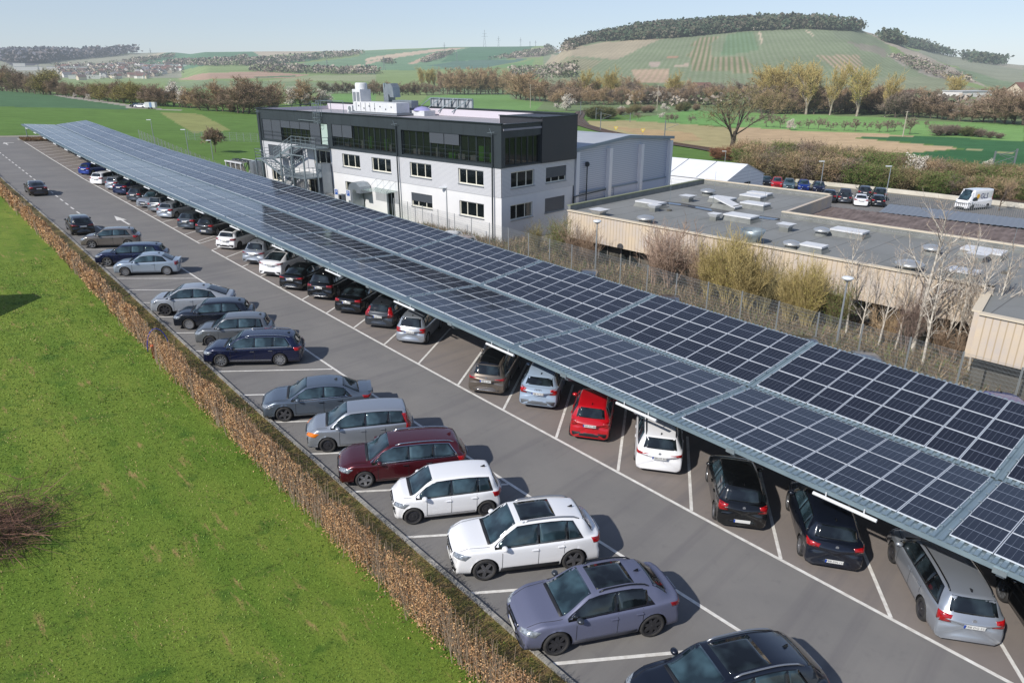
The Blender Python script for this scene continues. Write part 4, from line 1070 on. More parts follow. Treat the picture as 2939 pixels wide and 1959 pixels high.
# ------------------------------------------------------------------ which car stands where
def place_right(rl, rr, wb, track=1.53, deg=53.0):
    """rear wheels seen at two photo points"""
    a, b_ = at(*rl), at(*rr); m_ = (a + b_) / 2; an = s_head(deg)
    x, y = m_.x + math.cos(an) * wb / 2, m_.y + math.sin(an) * wb / 2
    return Vector((x, y, gz(x, y) + .012)), an
def place_front(fl, wb, deg=-63.0, track=1.55):
    """left front wheel seen at a photo point, nose towards the hedge"""
    a = at(*fl); an = s_head(deg)
    rx, ry = math.sin(an), -math.cos(an)
    x, y = a.x + rx * track / 2 - math.cos(an) * wb / 2, a.y + ry * track / 2 - math.sin(an) * wb / 2
    return Vector((x, y, gz(x, y) + .012)), an
def stp(s, t, deg):
    p = ST(s, t, .012); return p, s_head(deg)
LG, RG = 'cars parked nose to the hedge', 'cars parked under the solar carport'
def left(kind, pm, label, fl, deg=-63.0, **k):
    wb = k.get('over', {}).get('wb', KINDS[kind]['wb']); l, a = place_front(fl, wb, deg, (k.get('over', {}).get('W', KINDS[kind]['W'])) - .2)
    k.setdefault('plate', 'both'); return make_car(kind, pm, label, l, a, group=LG, **k)
def right(kind, pm, label, rl, rr, deg=53.0, **k):
    wb = k.get('over', {}).get('wb', KINDS[kind]['wb']); l, a = place_right(rl, rr, wb, deg=deg)
    return make_car(kind, pm, label, l, a, group=RG, **k)
P_GREYM = paint('matt lavender grey', (112, 116, 140), .25, .5, .9, .15); P_BGREY = paint('blue grey metallic', (104, 116, 130), .5, .3)
P_GREY = paint('grey metallic', (120, 124, 128), .5, .32); P_LGREY = paint('pale grey', (156, 162, 170), .15, .35); P_DNAVY = paint('deep blue black', (24, 30, 44), .35, .28)
P_DGREY = paint('dark grey metallic', (62, 66, 72), .45, .3); P_BEIGE = paint('warm grey metallic', (128, 122, 116), .5, .3); P_BRONZE = paint('bronze grey', (118, 108, 98), .5, .28)
P_SBLUE = paint('silver blue', (176, 190, 204), .5, .32); P_PBLUE = paint('pale ice blue', (162, 180, 200), .1, .35); P_BLUE = paint('bright blue', (18, 52, 140), .3, .28)
P_MBLUE = paint('midnight blue', (16, 28, 66), .4, .26); P_BROWN = paint('dark brown', (44, 30, 26), .4, .28)
# --- left rows, nearest first
l, a = place_front((1593, 1875.5), 2.68, -64); 
dS, dT = stof(l); pp = ST(dS - 3.75, dT + .3, .012)
make_car('wagon', P_DNAVY, 'dark blue estate with silver roof rails and glass roof, cut off by the bottom edge', pp, a + .02, group=LG, rails=ALLOY, pano=True, plate='both', over=dict(H=1.56, W=1.84, wb=2.71, xs=-1.7))
left('crossover', P_GREYM, 'matt lavender grey crossover with black wheels and dark glass roof', (1593, 1875.5), -65, rim='black', rails=GLOSSB, pano=True, cladding=mat('grey cladding', C(70, 72, 82, .8), .6), badge=None, tail='slim', tailm=REDD, trim=P_DGREY, sideglass=GLASSD)
left('suv', P_WHITE, 'white off-roader with dark glass roof, black sills and dark alloy wheels', (1389.8, 1662), -62, rim='dark', rails=ALLOY, pano=True, cladding=True, tailm=REDL)
left('city', P_WHITE, 'small white five-door city car on black steel wheels', (1186, 1502), -63, rim='steel', sideglass=GLASS)
left('wagon', P_WINE, 'wine red estate with bright window line and silver roof rails', (1047.6, 1397.8), -62, rim='alloy', rails=CHROME, chrome=True, over=dict(wb=2.66, ro=1.0))
left('mpv', P_SILVER, 'tall silver small people carrier with amber front indicators and tall red tail lights', (942, 1296.5), -62, rim='steel', tail='tall', lampm=AMBER, fin=False)
left('sedan', P_BGREY, 'blue grey four-door saloon with a boot lip and dark spoked wheels', (817.6, 1208.5), -63, rim='dark', chrome=True, spoiler=True, tail='slim', over=dict(wb=2.67, ro=.92))
left('wagon', P_NAVY, 'shiny navy estate with chrome window frames and bright sill strip, beside an empty bay', (636.6, 1051.6), -57, rim='multi', rails=CHROME, chrome=True, bright_sill=True, over=dict(wb=2.76))
left('small', P_GREY, 'grey compact hatchback on black steel wheels next to the navy estate', (605, 994), -60, rim='steel', over=dict(H=1.5))
left('hatch', P_DNAVY, 'blue-black hatchback with pale wheel covers and white lettering on its rear side', (544.8, 945.6), -60, rim='cap', doors=2)
left('fastback', P_LGREY, 'pale grey coupe-backed electric crossover with black front wheels', (476.5, 906), -60, rim='black', tail='slim', tailm=REDD)
left('compact', P_SBLUE, 'silver-blue three-door coupe with white-spoked wheels', (361.6, 792), -63, rim='white', doors=2, spoiler=True, tail='square', tailm=REDD)
left('wagon', P_MBLUE, 'dark blue estate half hidden behind the silver-blue coupe', (310.7, 763.4), -61, rim='alloy', over=dict(wb=2.86))
left('hatch', P_BEIGE, 'warm grey hatchback at the far end of the slanted bays', (266, 712.5), -64, rim='alloy')
l, a = place_right((209.7, 675), (268, 669), 2.67, deg=4)
make_car('hatch', P_BLACK, 'black hatchback parked along the kerb behind the warm grey hatchback', l, a, rim='alloy', tail='slim', tailm=REDD, detail=1)
l, a = place_right((85.7, 560.6), (136.7, 559.6), 2.75, deg=2)
make_car('sedan', P_BROWN, 'dark brown saloon on its own beside the hedge', l, a, rim='alloy', tail='corner', chrome=True, detail=1)
# --- covered bays, nearest first
l, a = stp(7.2, 25.1, 53); right_o = dict()
make_car('suv', P_BLACK, 'black car mostly hidden under the carport at the right edge', ST(1.6, 21.2, .012), s_head(53), group=RG, rim='multi', detail=1)
make_car('wagon', P_SILVER, 'silver estate with a bright tailgate in the nearest covered bay', ST(*[v for v in ((6.25 + 4.54) / 2 + .55, (21.49 + 19.51) / 2 - .45)], .012) if False else ST(4.46, 20.54, .012), s_head(52), group=RG, rim='steel', rails=GLOSSB, tail='square', ptext='TBB DG 227', badge='disc', over=dict(wb=2.58, W=1.78, xs=-1.9, xb=-2.2, ro=1.0), sideglass=GLASSD)
make_car('hatch', P_DNAVY, 'dark blue hatchback left of the silver estate', ST(8.02, 20.62, .012), s_head(54), group=RG, rim='multi', tail='corner', ptext='TBB DN 119', badge='disc', plow=True)
make_car('small', P_BLACK, 'black small hatchback with square red tail lights and a blank white plate', ST(10.92, 20.08, .012), s_head(51), group=RG, rim='multi', tail='square', badge='disc', plow=True)
right('wagon', P_WHITE, 'white estate with black roof rails and slim red tail lights', (1815, 1316), (1957, 1336), 52, rails=GLOSSB, tail='slim', ptext='TBB MT 807', badge='disc', rim='alloy', over=dict(wb=2.79, xs=-2.0))
right('small', P_RED, 'small bright red hatchback with round tail lights', (1641.7, 1246), (1742, 1261.6), 53, rim='cap', tail='round', ptext='TBB KC 888', over=dict(wb=2.37, ro=.55, fo=.66, xb=-1.6, xs=-1.3), low=True)
right('crossover', P_PBLUE, 'pale ice-blue compact crossover with four rings on its tailgate', (1501, 1152.6), (1596.6, 1164), 53, tail='square', badge='rings', ptext='TBB AS 274', cladding=mat('grey bumper plastic', C(104, 110, 116, .8), .6), over=dict(wb=2.6, W=1.79, ro=.78, xb=-1.86, xs=-1.48), rim='alloy')
right('wagon', P_BRONZE, 'bronze grey estate with a black roof beside the empty covered bay', (1362, 1108), (1453, 1117), 53, tail='slim', roofpaint=GLOSSB, ptext='TBB E 2901', rearbar=CHROME, badge='disc', over=dict(wb=2.7, ro=1.02))
right('mpv', P_SILVER, 'silver tall hatchback with large red tail lights, first past the empty covered bay', (1147, 975), (1225, 986.7), 52, tail='square', ptext='MGH A 701', over=dict(wb=2.57, ro=.58, fo=.75, xb=-1.78, xs=-1.5), rim='multi')
right('wagon', P_DGREY, 'dark grey estate with tall red tail lights climbing the pillars', (1066, 926.5), (1141, 934), 53, tail='tall', ptext='MGH YR 89', over=dict(wb=2.77, ro=.98))
right('sedan', P_BLACK, 'black saloon with bright red tail lights between two dark cars', (976.5, 888), (1055, 894), 53, tail='corner', ptext='TBB AK 55', over=dict(wb=2.88))
right('suv', P_BLACK, 'black off-roader with silver bumper edge', (898, 848.8), (970.7, 855.7), 53, tail='corner', tailm=REDD, ptext='TBB IN 66', rearbar=ALLOY, over=dict(H=1.62))
right('sedan', P_BLACK, 'black saloon with pale diffuser strip beside the white fastback', (819.6, 821), (888.4, 829), 54, tail='slim', ptext='TBB SR 9', rearbar=ALLOY, over=dict(wb=2.63, ro=.95))
right('fastback', P_WHITE, 'white fastback with black glass roof and tailgate', (759.7, 786), (828.6, 790), 54, tail='slim', tailm=REDD, roofpaint=GLASSD, low=True, rim='black', over=dict(wb=2.89), ptext='TBB E 12')
right('suv', P_SILVER, 'silver off-roader with dark rear glass left of the white fastback', (711, 751), (779, 756), 53, tail='slim', tailm=REDD, over=dict(ro=1.0), rails=GLOSSB, low=True, ptext='TBB L 77')
right('hatch', P_WHITE, 'white three-door hatchback with black roof and rear spoiler', (630, 709), (692, 716), 53, doors=2, roofpaint=GLOSSB, spoiler=True, tail='corner', low=True, rim='black', tailm=REDD)
right('hatch', P_DGREY, 'dark grey hatchback left of the white three-door', (571, 669.5), (628, 675), 53, plow=True, detail=1)
right('wagon', paint('slate grey', (72, 80, 88), .4), 'slate grey estate with white number plate', (525, 652), (580, 657), 53, detail=1)
right('hatch', P_SILVER, 'silver hatchback with its whole side in the sun', (458, 622.5), (513, 627), 53, detail=1, tail='corner')
right('mpv', P_GREY, 'grey people carrier with a dark roof behind the silver hatchback', (432, 606), (484, 610), 53, detail=1, roofpaint=GLOSSB)
p0 = (at(392, 595) + at(444, 599)) / 2; an = s_head(53 + 180)
make_car('hatch', P_SILVER, 'silver hatchback reversed in, with its headlights to the lane', Vector((p0.x - math.cos(an) * 1.75, p0.y - math.sin(an) * 1.75, p0.z + .012)), an, group=RG, detail=1, plate='both')
right('hatch', P_DGREY, 'charcoal hatchback right of the midnight blue coupe', (371, 576), (421, 580), 53, detail=1)
right('fastback', P_MBLUE, 'midnight blue coupe-backed off-roader under the far carport', (333, 556), (385, 561), 53, detail=1, over=dict(H=1.66))
right('small', P_SILVER, 'small silver hatchback tucked behind the midnight blue coupe', (309, 542), (350, 546), 53, detail=1)
right('wagon', P_WHITE, 'white estate near the empty far bays', (270, 526.5), (316, 531), 53, detail=1, sideglass=GLASSD)
right('hatch', P_BLUE, 'bright blue hatchback, last car before the empty far bays', (231, 499), (273, 503), 53, detail=1, sideglass=GLASSD)
# --- second row, only roofs show beyond the carport edge
for (x, y), kind, pm, lab in (((1938, 866), 'suv', P_BLACK, 'black car behind the carport, its roof just above the edge by the fence'), ((2340, 990), 'suv', P_DNAVY, 'dark car roof beyond the carport below the lamp post'),
        ((2520, 1038), 'hatch', P_BGREY, 'blue-grey car roof beyond the carport near the fence'), ((2936, 1165), 'hatch', P_BLUE, 'blue car roof at the right edge beyond the carport'), ((1338, 684), 'hatch', P_WINE, 'dark red car roof beyond the carport by the white building'),
        ((1296, 674), 'wagon', P_SILVER, 'silver car roof beyond the carport beside the dark red one'), ((1700, 786), 'small', P_DGREY, 'dark grey car roof beyond the carport beside the first lamp'), ((930, 558), 'hatch', P_DGREY, 'dark car roof beyond the carport near the steel stairs')):
    q = at(x, y, KINDS[kind]['H'] - .05); s_, t_ = stof(q)
    make_car(kind, pm, lab, ST(s_ + .3, t_ - .2, .012), s_head(53 + 180), group='cars in the second row behind the carport', detail=1)
# ------------------------------------------------------------------ office building behind the carport
C0 = at_z(1440, 706, -1.0)
BA = math.radians(-47.1); BU = Vector((math.sin(BA), math.cos(BA), 0)); BV = Vector((math.sin(math.radians(42.9)), math.cos(math.radians(42.9)), 0))
BROT = math.atan2(-BU.y, -BU.x)
MB_B = Matrix.Translation((C0.x, C0.y, 0)) @ Matrix.Rotation(BROT, 4, 'Z')     # local x runs right along the long front, y into the building
IB = MB_B.inverted()
def loc_at_z(x, y, z): return IB @ at_z(x, y, z)
def on_plane(px, py, yv):
    """local (x, z) of the photo point on the plane y = yv"""
    d = IB.to_3x3() @ Vector(ray(px, py)); o = IB @ Vector((0, 0, CAM_H)); t = (yv - o.y) / d.y; p = o + d * t
    return p.x, p.z
WHITEW = mat('white render', C(238, 237, 236, .88), .8, var=C(228, 228, 228, .88), scale=.5)
CLADW = ribbed('light grey ribbed cladding', C(228, 228, 230, .86), C(180, 182, 188, .84), 'Z', 9.0, .45, .1, .72)
DARKC = mat('anthracite cladding', C(50, 57, 62, .85), .45, var=C(56, 64, 69, .85), scale=.6)
DARKJ = mat('anthracite joints', C(24, 28, 30, .9), .6)
DARKB = mat('anthracite end block', C(52, 54, 60, .9), .5, var=C(58, 58, 62, .9), scale=.5)
ROOFG = mat('roof gravel', C(182, 180, 186, .8), .9, var=C(166, 164, 168, .8), scale=1.2, detail=8)
CREAM = mat('cream window frame', C(236, 232, 214, .86), .5)
BLIND = ribbed('grey slat blind', C(98, 104, 112, .85), C(62, 66, 72, .85), 'Z', 16.0, .5, .2, .6)
SILL = mat('window sill', C(150, 156, 162, .8), .5, .3)
GREEN = mat('lime green cabinet', C(110, 200, 50, .8), .6)
INSIDE = mat('dark interior', C(40, 40, 44, .8), .9); TABLE = mat('white desk', C(206, 210, 208, .8), .6)
PIPE = mat('dark downpipe', C(58, 66, 70, .9), .4, .3)
def panemat(name, col, alpha):
    m = mat(name, col, .03, spec=.6); b = m.node_tree.nodes['Principled BSDF']; b.inputs['Alpha'].default_value = alpha; return m
PANE = panemat('window glass', C(24, 32, 34, .8), .74); PANEG = panemat('pale green glass', C(176, 206, 196, .7), .35)
bld = empty('office_building', 'three-storey office building, white below with an anthracite top storey of glass bands', 'office building', mw=MB_B)
def wall_holes(name, m, axis, pos, a0, a1, z0, z1, holes, depth=.2, parent=bld, joints=None, jm=None):
    """wall on a vertical plane with rectangular openings and their reveals; axis 'x': runs along x facing -y, axis 'y': runs along y facing +x"""
    A = sorted({a0, a1, *[h[0] for h in holes], *[h[1] for h in holes]}); Z = sorted({z0, z1, *[h[2] for h in holes], *[h[3] for h in holes]})
    P = (lambda a, z, d=0: (a, pos + d, z)) if axis == 'x' else (lambda a, z, d=0: (pos - d, a, z))
    mb = MB()
    for i in range(len(A) - 1):
        for k in range(len(Z) - 1):
            ca, cz = (A[i] + A[i + 1]) / 2, (Z[k] + Z[k + 1]) / 2
            if any(h[0] < ca < h[1] and h[2] < cz < h[3] for h in holes): continue
            mb.face([P(A[i], Z[k]), P(A[i + 1], Z[k]), P(A[i + 1], Z[k + 1]), P(A[i], Z[k + 1])])
    for h in holes:
        q = [(h[0], h[2]), (h[1], h[2]), (h[1], h[3]), (h[0], h[3])]
        for j in range(4):
            b_, c_ = q[j], q[(j + 1) % 4]; mb.face([P(*c_), P(*b_), P(*b_, depth), P(*c_, depth)])
    if joints:
        mb.m = 1
        for (x, za, zb_) in joints:
            w = .012; mb.face([P(x - w, za, -.003), P(x + w, za, -.003), P(x + w, zb_, -.003), P(x - w, zb_, -.003)])
    return mb.build(name, [m, jm or m], parent)
def window(axis, pos, a0, a1, z0, z1, n=3, blind=0.0, fm=CREAM, fw=.09, d=.16, pm=PANE, sill=True, parent=bld, cols=None):
    P = (lambda a, z, e: (a, pos + e, z)) if axis == 'x' else (lambda a, z, e: (pos - e, a, z))
    up = (0, 1, 0) if axis == 'x' else (1, 0, 0)
    mb = MB(); th = .07
    def bar(aa, za, ab, zb_, w): mb.bar(P(aa, za, d), P(ab, zb_, d), w, th, up)
    mb.bar(P(a0, z0 + fw / 2, d), P(a1, z0 + fw / 2, d), th, fw, (0, 0, 1)); mb.bar(P(a0, z1 - fw / 2, d), P(a1, z1 - fw / 2, d), th, fw, (0, 0, 1))
    ed = cols or [0] + [(k + 1) / n for k in range(n - 1)] + [1]
    if n == 3 and not cols: ed = [0, .3, .68, 1]
    for e in ed:
        x = a0 + (a1 - a0) * e; x = min(max(x, a0 + fw / 2), a1 - fw / 2)
        mb.bar(P(x, z0 + fw + .002, d), P(x, z1 - fw - .002, d), fw if axis == 'y' else th, th if axis == 'y' else fw, (1, 0, 0) if axis == 'y' else (1, 0, 0))
    fr = mb.build('window', fm, parent)
    g = MB(); g.face([P(a0 + .02, z0 + .02, d + .01), P(a1 - .02, z0 + .02, d + .01), P(a1 - .02, z1 - .02, d + .01), P(a0 + .02, z1 - .02, d + .01)]); g.build('pane', pm, fr)
    if sill:
        s_ = MB(); s_.bar(P(a0 - .05, z0 - .03, .03), P(a1 + .05, z0 - .03, .03), .26, .05, (0, 0, 1)); s_.build('sill', SILL, fr)
    if blind:
        bm_ = MB(); zb_ = z1 - (z1 - z0) * blind; bm_.face([P(a0 + .03, zb_, .06), P(a1 - .03, zb_, .06), P(a1 - .03, z1 - .01, .06), P(a0 + .03, z1 - .01, .06)]); bm_.build('blind', BLIND, fr)
    return fr
L_ = 41.0; ZB0 = -2.0
MIDW = [(-5.43, -2.16, .0), (-12.35, -9.17, 0), (-18.5, -15.33, 0), (-23.74, -20.56, 0), (-34.55, -31.6, 1.0), (-39.25, -36.2, 1.0)]
LOWW = [(-5.42, -2.2, 0), (-12.37, -9.25, .6), (-23.6, -20.5, 0), (-39.15, -36.6, 0)]
mh = [(a, b_, 4.05, 5.40) for a, b_, _ in MIDW] + [(-29.3, -26.0, 3.5, 5.45)]
lh = [(a, b_, 1.14, 2.48) for a, b_, _ in LOWW] + [(-16.4, -15.1, -.6, 2.12), (-31.0, -27.4, .2, 2.1)]
wall_holes('wall', WHITEW, 'x', 0, -L_, 0, ZB0, 3.27, lh)
wall_holes('wall_cladding', CLADW, 'x', -.04, -L_, .0, 3.27, 5.82, mh)
wall_holes('wall', WHITEW, 'y', 0, 0, 10.2, ZB0, 3.27, [(1.15, 4.15, 1.12, 2.47), (5.9, 8.85, 1.13, 2.5)])
wall_holes('wall_cladding', CLADW, 'y', .04, -.04, 10.2, 3.27, 5.82, [(1.18, 4.3, 3.95, 5.37), (5.93, 8.92, 3.92, 5.34)])
for a, b_, bl in MIDW: window('x', -.04, a, b_, 4.05, 5.40, blind=bl)
for a, b_, bl in LOWW: window('x', 0, a, b_, 1.14, 2.48, blind=bl)
window('x', -.04, -29.3, -26.0, 3.5, 5.45, n=3, sill=False); window('x', 0, -31.0, -27.4, .2, 2.1, n=3, sill=False)
window('x', 0, -16.4, -15.1, -.6, 2.12, n=2, fm=SILL, sill=False)
window('y', 0, 1.15, 4.15, 1.12, 2.47); window('y', 0, 5.9, 8.85, 1.13, 2.5, blind=.96)
window('y', .04, 1.18, 4.3, 3.95, 5.37); window('y', .04, 5.93, 8.92, 3.92, 5.34, blind=.68)
# top storey
bands = [(-13.35, -1.05, 6.06, 8.38), (-25.2, -14.2, 6.06, 8.38), (-39.9, -26.0, 6.06, 8.36)]
jt = [(x, 8.42, 9.42) for x in np.arange(-40.2, 0, 1.55)]
wall_holes('top_storey', DARKC, 'x', -.14, -L_, .14, 5.82, 9.48, [(a, b_, c_, d_) for a, b_, c_, d_ in bands], .3, joints=jt, jm=DARKJ)
wall_holes('top_storey', DARKC, 'y', .14, -.14, 5.08, 5.82, 9.40, [(.35, 5.02, 5.95, 8.36)], .3, joints=[(y, 8.42, 9.36) for y in (.95, 1.9, 2.9, 3.9)], jm=DARKJ)
mb = MB(); mb.box((-2.4, 7.64, 7.81), (5.28, 5.12, 3.98)); mb.build('end_block', DARKB, bld)
mb = MB(); mb.box((-20.5, 10.12, 4.0), (41, .16, 12)); mb.box((-L_ + .0, 5.0, 3.7), (.3, 10.1, 11.56)); mb.build('rear_wall', DARKC, bld)
mb = MB(); mb.box((-23.1, 5, 9.0), (35.6, 9.9, .16)); mb.box((-2.4, 2.6, 9.0), (5.2, 5.0, .16)); mb.build('roof', ROOFG, bld)
cop = mat('dark coping', C(38, 48, 50, .9), .45, .3)
mb = MB()
for a, b_ in (((-41.15, -.1, 9.50), (.2, -.1, 9.50)), ((.12, -.1, 9.43), (.12, 5.05, 9.43)), ((-5.05, 5.1, 9.82), (.2, 5.1, 9.82)), ((.12, 5.1, 9.82), (.12, 10.2, 9.82)), ((-41.1, 10.1, 9.87), (.2, 10.1, 9.87)), ((-41.05, -.1, 9.52), (-41.05, 10.2, 9.84))):
    mb.bar(a, b_, .36, .07)
mb.build('coping', cop, bld)
mb = MB(); mb.box((-23, 9.94, 9.45), (36, .05, .7)); mb.box((-40.75, 5, 9.3), (.05, 10, .4)); mb.box((-5.1, 7.6, 9.42), (.05, 5, .66)); mb.build('parapet_lining', mat('pale roof lining', C(222, 214, 222, .82), .7), bld)
ins = MB(); ins.box((-20.5, 4.2, 7.1), (40.6, .1, 2.4)); ins.box((-20.5, 2.2, 5.9), (40.6, 4.0, .1)); ins.box((-20.5, 2.2, 8.55), (40.6, 4.0, .06)); ins.box((-20.5, 3.0, 2.9), (40.4, .1, 5.6)); ins.build('interior_wall', INSIDE, bld)
for i, (x, z, w, h, m) in enumerate(((-19.9, 6.7, .5, 1.2, GREEN), (-17.2, 6.65, .55, 1.1, GREEN), (-16.5, 6.3, .35, .8, TABLE), (-21.3, 6.4, .4, .9, TABLE), (-3.3, 6.75, .8, 1.3, GREEN), (-2.1, 6.5, .5, .8, GREEN), (-12.4, 6.3, 1.0, .5, TABLE), (-9.3, 6.45, .5, .9, TABLE), (-7.3, 6.3, .9, .6, GREEN), (-6.0, 6.3, .9, .5, TABLE), (-4.4, 6.25, .8, .5, TABLE), (-34.0, 6.4, .4, .8, TABLE), (-31.6, 6.4, .3, .9, TABLE), (-2.6, 1.5, .5, .6, GREEN), (-16.9, 4.5, .9, .5, TABLE), (-24, 6.3, .9, .4, TABLE))):
    m_ = MB(); m_.box((x, 1.2, z), (w, .5, h)); m_.build('cabinet' if m is GREEN else 'desk', m, bld)
DFR = mat('anthracite window frame', C(44, 52, 56, .9), .4, .2)
def band(a, b_, z0, z1, step, blinds=()):
    n = max(1, round((b_ - a) / step)); w = (b_ - a) / n
    for k in range(n):
        window('x', -.14, a + k * w + .01, a + (k + 1) * w - .01, z0 + .01, z1 - .01, n=2, fm=DFR, fw=.075, d=.22, sill=False, blind=next((f for i0, i1, f in blinds if i0 <= k < i1), 0), cols=[0, .5, 1])
    r = MB(); 
    for z in (z0 + .55, z0 + .95): r.bar((a, -.24, z), (b_, -.24, z), .03)
    r.build('balustrade', DFR, bld)
band(-13.35, -1.05, 6.06, 8.38, 2.05, ((2, 4, .42),))
band(-25.2, -14.2, 6.06, 8.38, 1.9, ((0, 2, .55),))
band(-39.9, -27.5, 6.06, 8.36, 2.05, ((0, 2, 1.0), (2, 5, .36), (5, 6, 1.0)))
dm = MB(); dm.box((-26.75, -.0, 7.2), (1.2, .08, 2.2)); dm.build('door', mat('pale green door', C(196, 216, 206, .8), .3, coat=.4), bld)
for y0 in (.36, 1.9, 3.45): window('y', .14, y0, y0 + 1.52, 5.96, 8.35, n=2, fm=DFR, fw=.075, d=.22, sill=False, cols=[0, .5, 1])
for x, zt in ((-.85, 8.6), (-14.0, 8.7), (-40.3, 9.0)):
    m_ = MB(); m_.tube([(x, -.26, ZB0), (x, -.26, zt)], .07, 8); m_.build('downpipe', PIPE, bld)
    m_ = MB(); m_.tube([(x, -.3, zt), (x - .1, -.45, zt + .5)], .02, 5); m_.tube([(x - .45, -.4, zt + .12), (x + .45, -.4, zt + .22)], .02, 5); m_.build('lightning_rod', GALV, bld)
# glass entrance canopy and its rods
m_ = MB(); m_.slab([(-18.3, 0, 2.32), (-14.5, 0, 2.32), (-14.5, -1.5, 2.24), (-18.3, -1.5, 2.24)], (0, 0, .03)); gc = m_.build('entrance_canopy', PANEG, bld)
for x in (-17.9, -16.8, -15.7, -14.8):
    m_ = MB(); m_.tube([(x, -1.3, 2.3), (x, -.03, 3.25)], .015, 5); m_.build('tie_rod', GALV, gc)
# silver air ducts on the front
DUCT = mat('air duct sheet', C(170, 178, 184, .8), .35, .5, var=C(150, 160, 168, .8), scale=1.5)
for x, zt, w in ((-26.5, 4.2, 1.15), (-41.6, 3.3, .8)):
    m_ = MB(); m_.box((x, -.75, (zt + ZB0) / 2), (w, 1.2, zt - ZB0)); m_.build('air_duct', DUCT, bld)
m_ = MB(); cx_, cz_ = -20.0, 1.1
pr = [(-1.0, -.9), (-1.0, 1.0), (-.7, 1.5), (-.1, 1.75), (.6, 1.7), (1.05, 1.35), (1.2, .7), (.5, .7), (.35, 1.0), (-.1, 1.0), (-.25, .7), (-.25, -.9)]
for i in range(len(pr)):
    a, b_ = pr[i], pr[(i + 1) % len(pr)]; m_.face([(cx_ + a[0], -1.5, cz_ + a[1]), (cx_ + b_[0], -1.5, cz_ + b_[1]), (cx_ + b_[0], -.1, cz_ + b_[1]), (cx_ + a[0], -.1, cz_ + a[1])])
m_.face([(cx_ + a, -1.5, cz_ + b_) for a, b_ in pr]); m_.build('air_duct', DUCT, bld)
# --- fire stairs of galvanised steel
fs = empty('fire_stairs', 'galvanised steel fire stairs with landings and railings on the office front', 'stairs', mw=MB_B)
def fpart(n, m_, mt=GALV): return m_.build(n, mt, fs)
def railing(pts, h=1.05):
    m_ = MB()
    for a, b_ in zip(pts, pts[1:]):
        a, b_ = Vector(a), Vector(b_); n = max(1, int((b_ - a).length / .9))
        for k in range(n + 1): q = a.lerp(b_, k / n); m_.bar(q, q + Vector((0, 0, h)), .045)
        for z in (.35, .7, h): m_.bar(a + Vector((0, 0, z)), b_ + Vector((0, 0, z)), .04)
    fpart('railing', m_)
def landing(x0, x1, y0, y1, z):
    m_ = MB(); m_.box(((x0 + x1) / 2, (y0 + y1) / 2, z), (x1 - x0, y1 - y0, .12)); fpart('landing', m_)
def flight(a, b_, w, n=12):
    a, b_ = Vector(a), Vector(b_); m_ = MB(); side = Vector((0, w / 2, 0))
    for s_ in (-1, 1): m_.bar(a + side * s_, b_ + side * s_, .05, .26)
    for k in range(1, n): q = a.lerp(b_, k / n); m_.box(q, (.28, w, .04))
    fpart('stair_flight', m_); railing([a - side, b_ - side])
landing(-30.7, -25.8, -1.9, -.2, 5.85); railing([(-30.7, -1.9, 5.9), (-25.8, -1.9, 5.9), (-25.8, -.3, 5.9)])
flight((-30.7, -1.1, 5.85), (-34.9, -1.1, 4.2), 1.5, 10)
landing(-36.3, -34.9, -3.4, -.3, 4.2); railing([(-36.3, -.3, 4.25), (-36.3, -3.4, 4.25), (-34.9, -3.4, 4.25)])
flight((-34.9, -2.7, 4.2), (-30.9, -2.7, 2.8), 1.4, 10)
landing(-31.0, -26.0, -3.4, -.2, 2.8); railing([(-31.0, -3.4, 2.85), (-26.0, -3.4, 2.85), (-26.0, -.3, 2.85)])
flight((-31.0, -1.1, 2.8), (-34.6, -1.1, .9), 1.4, 10); landing(-36, -34.6, -3.4, -.3, .9); flight((-34.6, -2.7, .9), (-31.4, -2.7, -.5), 1.4, 8)
for x, y, zt in ((-30.7, -3.4, 5.3), (-26.0, -3.4, 5.2), (-28.4, -3.4, 5.2), (-34.9, -3.4, 4.2), (-36.3, -3.4, 4.2), (-30.7, -1.9, 5.85), (-25.9, -1.9, 5.85)):
    m_ = MB(); m_.bar((x, y, ZB0), (x, y, zt), .14); fpart('post', m_)
m_ = MB(); m_.bar((-30.7, -3.4, 2.9), (-26, -3.4, 5.2), .07); m_.bar((-34.9, -3.4, .2), (-30.7, -3.4, 2.7), .07); m_.bar((-30.7, -3.4, 5.2), (-26, -3.4, 5.2), .1); m_.bar((-30.7, -3.4, .2), (-28.4, -3.4, 2.7), .07); fpart('brace', m_)
lad = empty('roof_ladder', 'caged steel ladder rising over the dark parapet to the roof', 'ladder', mw=MB_B)
m_ = MB()
for x in (-27.35, -26.85): m_.bar((x, -.4, 8.3), (x, -.4, 10.7), .05)
for k in range(8): m_.bar((-27.35, -.4, 8.4 + k * .28), (-26.85, -.4, 8.4 + k * .28), .03)
m_.build('ladder_rungs', GALV, lad)
m_ = MB()
for k in range(5):
    z = 8.5 + k * .48; m_.tube([(-27.1 + .42 * math.cos(a), -.4 - .62 * math.sin(a), z) for a in [math.pi * j / 8 for j in range(9)]], .02, 5)
for j in (1, 3, 5, 7): a = math.pi * j / 8; m_.bar((-27.1 + .42 * math.cos(a), -.4 - .62 * math.sin(a), 8.5), (-27.1 + .42 * math.cos(a), -.4 - .62 * math.sin(a), 10.5), .025)
m_.build('safety_cage', GALV, lad)
m_ = MB()
for a, b_ in (((-26.6, -.3, 10.7), (-24.9, 1.4, 10.7)), ((-27.6, -.3, 10.7), (-27.6, 1.6, 10.7)), ((-31.4, -.3, 8.6), (-27.3, -.3, 8.55))): m_.bar(a, b_, .045)
for q in ((-26.6, -.3), (-24.9, 1.4), (-27.6, 1.6)): m_.bar((q[0], q[1], 9.1), (q[0], q[1], 10.7), .045)
m_.build('guard_rail', GALV, lad)
